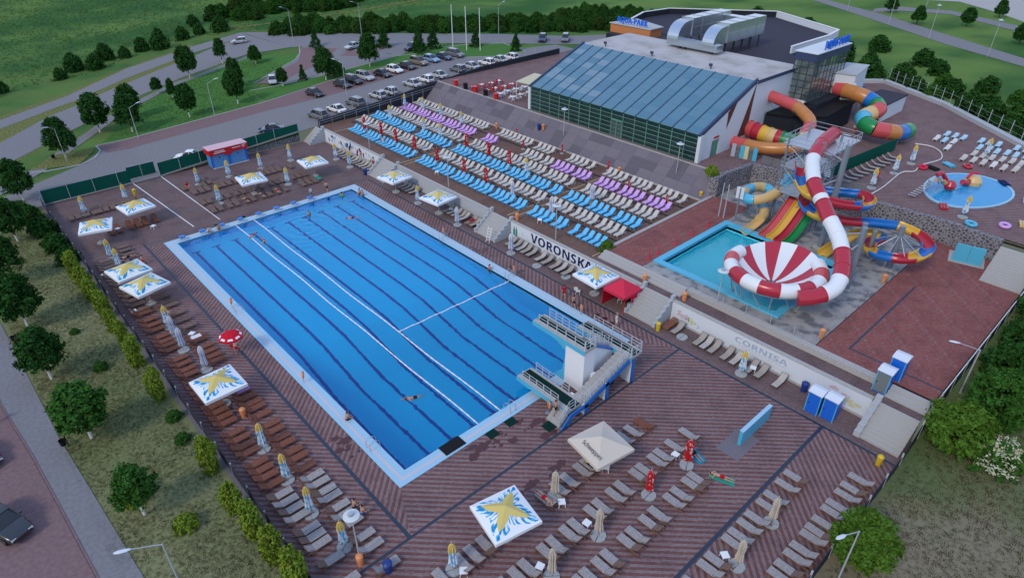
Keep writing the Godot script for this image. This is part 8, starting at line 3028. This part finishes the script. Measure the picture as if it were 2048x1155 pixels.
func lie_pose(face_down := true) -> Dictionary:
	# lying along z, head at -z
	var J := {"pelvis": Vector3(0, 0.13, 0), "chest": Vector3(0, 0.15, -0.33), "neck": Vector3(0, 0.17, -0.55), "head": Vector3(0, 0.16, -0.66), "face": Vector3(0, -1 if face_down else 1, 0)}
	for s in [["l", 1.0], ["r", -1.0]]:
		var x: float = s[1]
		J["sh" + s[0]] = Vector3(0.18 * x, 0.14, -0.46)
		J["el" + s[0]] = Vector3(0.38 * x, 0.07, -0.5)
		J["ha" + s[0]] = Vector3(0.2 * x, 0.06, -0.74)
		J["hp" + s[0]] = Vector3(0.09 * x, 0.12, 0.05)
		J["kn" + s[0]] = Vector3(0.11 * x, 0.09, 0.48)
		J["an" + s[0]] = Vector3(0.12 * x, 0.09, 0.9)
		J["toe" + s[0]] = Vector3(0.13 * x, 0.05, 1.08)
	return J

func swim_pose() -> Dictionary:
	var J := lie_pose(true)
	J["ell"] = Vector3(0.22, 0.16, -0.78)
	J["hal"] = Vector3(0.16, 0.12, -1.05)
	J["elr"] = Vector3(-0.3, 0.1, -0.2)
	J["har"] = Vector3(-0.26, 0.08, 0.05)
	return J

func build_people():
	var P := {"stand": person_meshes(stand_pose(0.0, 0.02)), "walk": person_meshes(stand_pose(0.0, 0.16)), "armsup": person_meshes(stand_pose(1.0, 0.03)), "sit": person_meshes(sit_pose()), "lie": person_meshes(lie_pose()), "lieup": person_meshes(lie_pose(false)), "swim": person_meshes(swim_pose())}
	# pose, x, y, z, turn, trunks, top or "", label
	for a in [["sit", 5.3, 0.07, -0.35, 0.0, "swim_black", "", "person sitting on the far pool edge in dark trunks"], ["sit", 4.1, 0.07, -0.5, 0.4, "swim_blue", "shirt_light", "person in a light top sitting left on the far pool edge"], ["stand", 19.1, 0.06, -1.1, 0.5, "swim_blue", "shirt_light", "person in a light top standing on the far pool edge"], ["walk", 21.9, 0.0, -1.6, 2.2, "swim_black", "", "person in dark trunks walking behind the far pool edge"], ["stand", 16.4, -1.25, 3.2, 0.0, "swim_black", "", "person standing in the water below the blocks"], ["stand", 22.9, -1.2, 0.8, 2.6, "swim_red", "", "person standing in the far right pool corner with a ring"], ["sit", 25.2, 0.07, 2.2, -PI / 2, "swim_black", "", "person sitting on the far right pool corner, left of two"], ["sit", 25.2, 0.07, 3.0, -PI / 2 + 0.3, "swim_blue", "", "person sitting on the far right pool corner, right of two"], ["swim", 20.2, -0.2, 8.2, 1.0, "swim_blue", "", "swimmer right of the ripples in the far half"], ["swim", 8.0, -0.2, 3.9, 2.4, "swim_red", "", "swimmer between the ropes, farther one"], ["swim", 8.4, -0.2, 6.2, 2.9, "swim_black", "", "swimmer between the ropes, nearer one"], ["swim", 5.4, -0.2, 43.8, 1.2, "swim_black", "", "swimmer in dark trunks in the near left half"], ["stand", 25.0, -1.0, 31.5, -PI / 2, "swim_black", "", "person standing in the water at the right edge"], ["walk", 27.0, 0.0, 41.7, 2.6, "swim_red", "swim_red", "person in red shirt and shorts walking beside the pool"], ["walk", 26.3, 0.0, 43.8, 2.9, "swim_black", "", "person in black trunks following the one in red"], ["armsup", 27.0, 0.0, 49.2, -2.2, "shirt_light", "shirt_light", "person in white with raised arms behind the diving tower"], ["walk", 12.8, 0.42, 54.3, 1.2, "swim_black", "", "person in black trunks climbing the diving tower stairs"], ["sit", -0.55, 0.07, 42.4, PI / 2, "swim_black", "", "person at the left pool edge in the near half"], ["sit", -5.0, 0.38, 51.05, PI / 2, "swim_black", "", "person sitting on grey loungers at the near left, farther one"], ["sit", -4.85, 0.38, 51.95, PI / 2, "swim_blue", "", "person sitting on grey loungers at the near left, nearer one"], ["lie", 18.2, 0.05, 64.6, -0.3, "swim_black", "", "sunbather lying on a blue towel"], ["lieup", 17.6, 0.05, 67.5, 0.35, "swim_red", "", "sunbather lying on a green towel"], ["lieup", 5.9, 0.38, 60.0, PI, "swim_red", "", "sunbather on a lounger beside the near star parasol"], ["sit", -3.6, 0.45, 26.5, 1.0, "swim_red", "shirt_light", "person sitting under the round red sunshade"], ["lie", -6.0, 0.38, 0.2, PI / 2, "swim_black", "", "sunbather on the far left loungers, farther one"], ["lieup", -6.0, 0.38, 1.4, PI / 2, "swim_blue", "", "sunbather on the far left loungers, middle one"], ["sit", -5.0, 0.38, 2.4, PI / 2, "swim_red", "", "person sitting on the far left loungers"], ["sit", 7.0, 0.38, -16.6, 0.4, "swim_red", "swim_red", "person in red on the far deck loungers"], ["lie", 11.6, 0.38, -6.2, 0.0, "swim_black", "", "sunbather on the far deck row nearest the pool, left one"], ["lie", 14.0, 0.38, -6.3, 0.1, "swim_blue", "", "sunbather on the far deck row nearest the pool, middle one"], ["lieup", 16.3, 0.38, -6.3, 0.0, "swim_red", "", "sunbather on the far deck row nearest the pool, right one"], ["lieup", 31.0, 0.38, 20.7, -PI / 2, "swim_red", "swim_red", "sunbather beside the stairs at the plain grey wall"], ["sit", 36.2, 2.48, -8.2, PI, "shirt_light", "shirt_light", "person in white sitting among the front blue loungers"], ["walk", -23.2, 0.05, 22.5, 0.6, "swim_black", "swim_black", "person in dark clothes on the grey path at the left"], ["stand", 71.8, 5.2, 55.6, 1.0, "swim_red", "swim_red", "person in pink red near the upper parasols"], ["stand", 88.5, 5.2, 45.3, 2.0, "swim_red", "shirt_light", "person standing below the wide tube slide"]]:
		var t := thing("person", a[7], "person", "people", Vector3(a[1], a[2], a[3]), a[4])
		var m: Dictionary = P[a[0]]
		var b := part(t, "body", m.body, M.skin)
		part(t, "hair", m.hair, M.hair)
		part(t, "shorts", m.trunks, M[a[5]])
		if a[6]:
			part(t, "shirt", m.top, M[a[6]])
	for a in [[18.2, 64.75, -0.3, "towel_teal", "blue towel under a sunbather beside the red parasol"], [17.6, 67.6, 0.35, "towel_green", "green towel under a sunbather on the near deck"]]:
		var mb := MB.new()
		mb.sweep(path3([[0, 0.02, -0.95], [0.01, 0.03, -0.3], [-0.01, 0.025, 0.3], [0, 0.02, 1.0]], 0.3), PackedVector2Array([Vector2(-0.38, -0.012), Vector2(0.38, -0.015), Vector2(0.39, 0.012), Vector2(-0.38, 0.01)]), true, true)
		single("towel", mb, M[a[3]], a[4], "towel", "", Vector3(a[0], 0, a[1]), a[2])
	# swim ring in the far corner
	var tor := MB.new()
	var tp := []
	for i in 17:
		tp.append(Vector3(cos(TAU * i / 16) * 0.36, 0.0, sin(TAU * i / 16) * 0.36))
	tor.sweep(path3(tp, 0.2), circle(0.12, 8))
	single("swim_ring", tor, M.towel_green, "green swim ring round a bather in the far right corner", "swim ring", "", Vector3(22.9, -0.02, 0.8))


# ---------------------------------------------------------------- scene
func _ready():
	var cam := Camera3D.new()
	cam.name = "camera"
	cam.projection = Camera3D.PROJECTION_PERSPECTIVE
	cam.fov = 47.95
	cam.near = 0.5
	cam.far = 2000.0
	add_child(cam)
	cam.look_at_from_position(Vector3(-17.74, 39.4, 82.18), Vector3(-17.74, 39.4, 82.18) + Vector3(0.56935, -0.53648, -0.62291))
	cam.current = true
	var env := Environment.new()
	env.background_mode = Environment.BG_SKY
	var sky := Sky.new()
	var sm := ProceduralSkyMaterial.new()
	sm.sky_top_color = Color(0.53, 0.63, 0.8)
	sm.sky_horizon_color = Color(0.8, 0.83, 0.88)
	sm.sky_curve = 0.25
	sm.ground_bottom_color = Color(0.3, 0.33, 0.3)
	sm.ground_horizon_color = Color(0.6, 0.63, 0.66)
	sm.sun_angle_max = 20.0
	sky.sky_material = sm
	env.sky = sky
	env.background_energy_multiplier = 1.0
	env.tonemap_mode = Environment.TONE_MAPPER_LINEAR
	env.tonemap_exposure = 1.6
	env.volumetric_fog_enabled = true
	env.volumetric_fog_density = 0.0
	env.sdfgi_enabled = true
	env.ssao_enabled = true
	env.ssil_enabled = true
	var we := WorldEnvironment.new()
	we.name = "environment"
	we.environment = env
	add_child(we)
	var sun := DirectionalLight3D.new()
	sun.name = "sun"
	sun.light_energy = 0.34
	sun.light_color = Color(1.0, 0.95, 0.88)
	sun.light_angular_distance = 14.0
	sun.shadow_enabled = true
	add_child(sun)
	sun.look_at_from_position(Vector3.ZERO, Vector3(0.72, -0.62, -0.1))

	build_materials()
	build_terrain()
	build_roads()
	build_deck()
	build_walls()
	build_fences()
	build_hall()
	build_slides()
	build_diving()
	build_loungers()
	build_parasols()
	build_furniture()
	build_lamps()
	build_cars()
	build_plants()
	build_people()
	print("built")
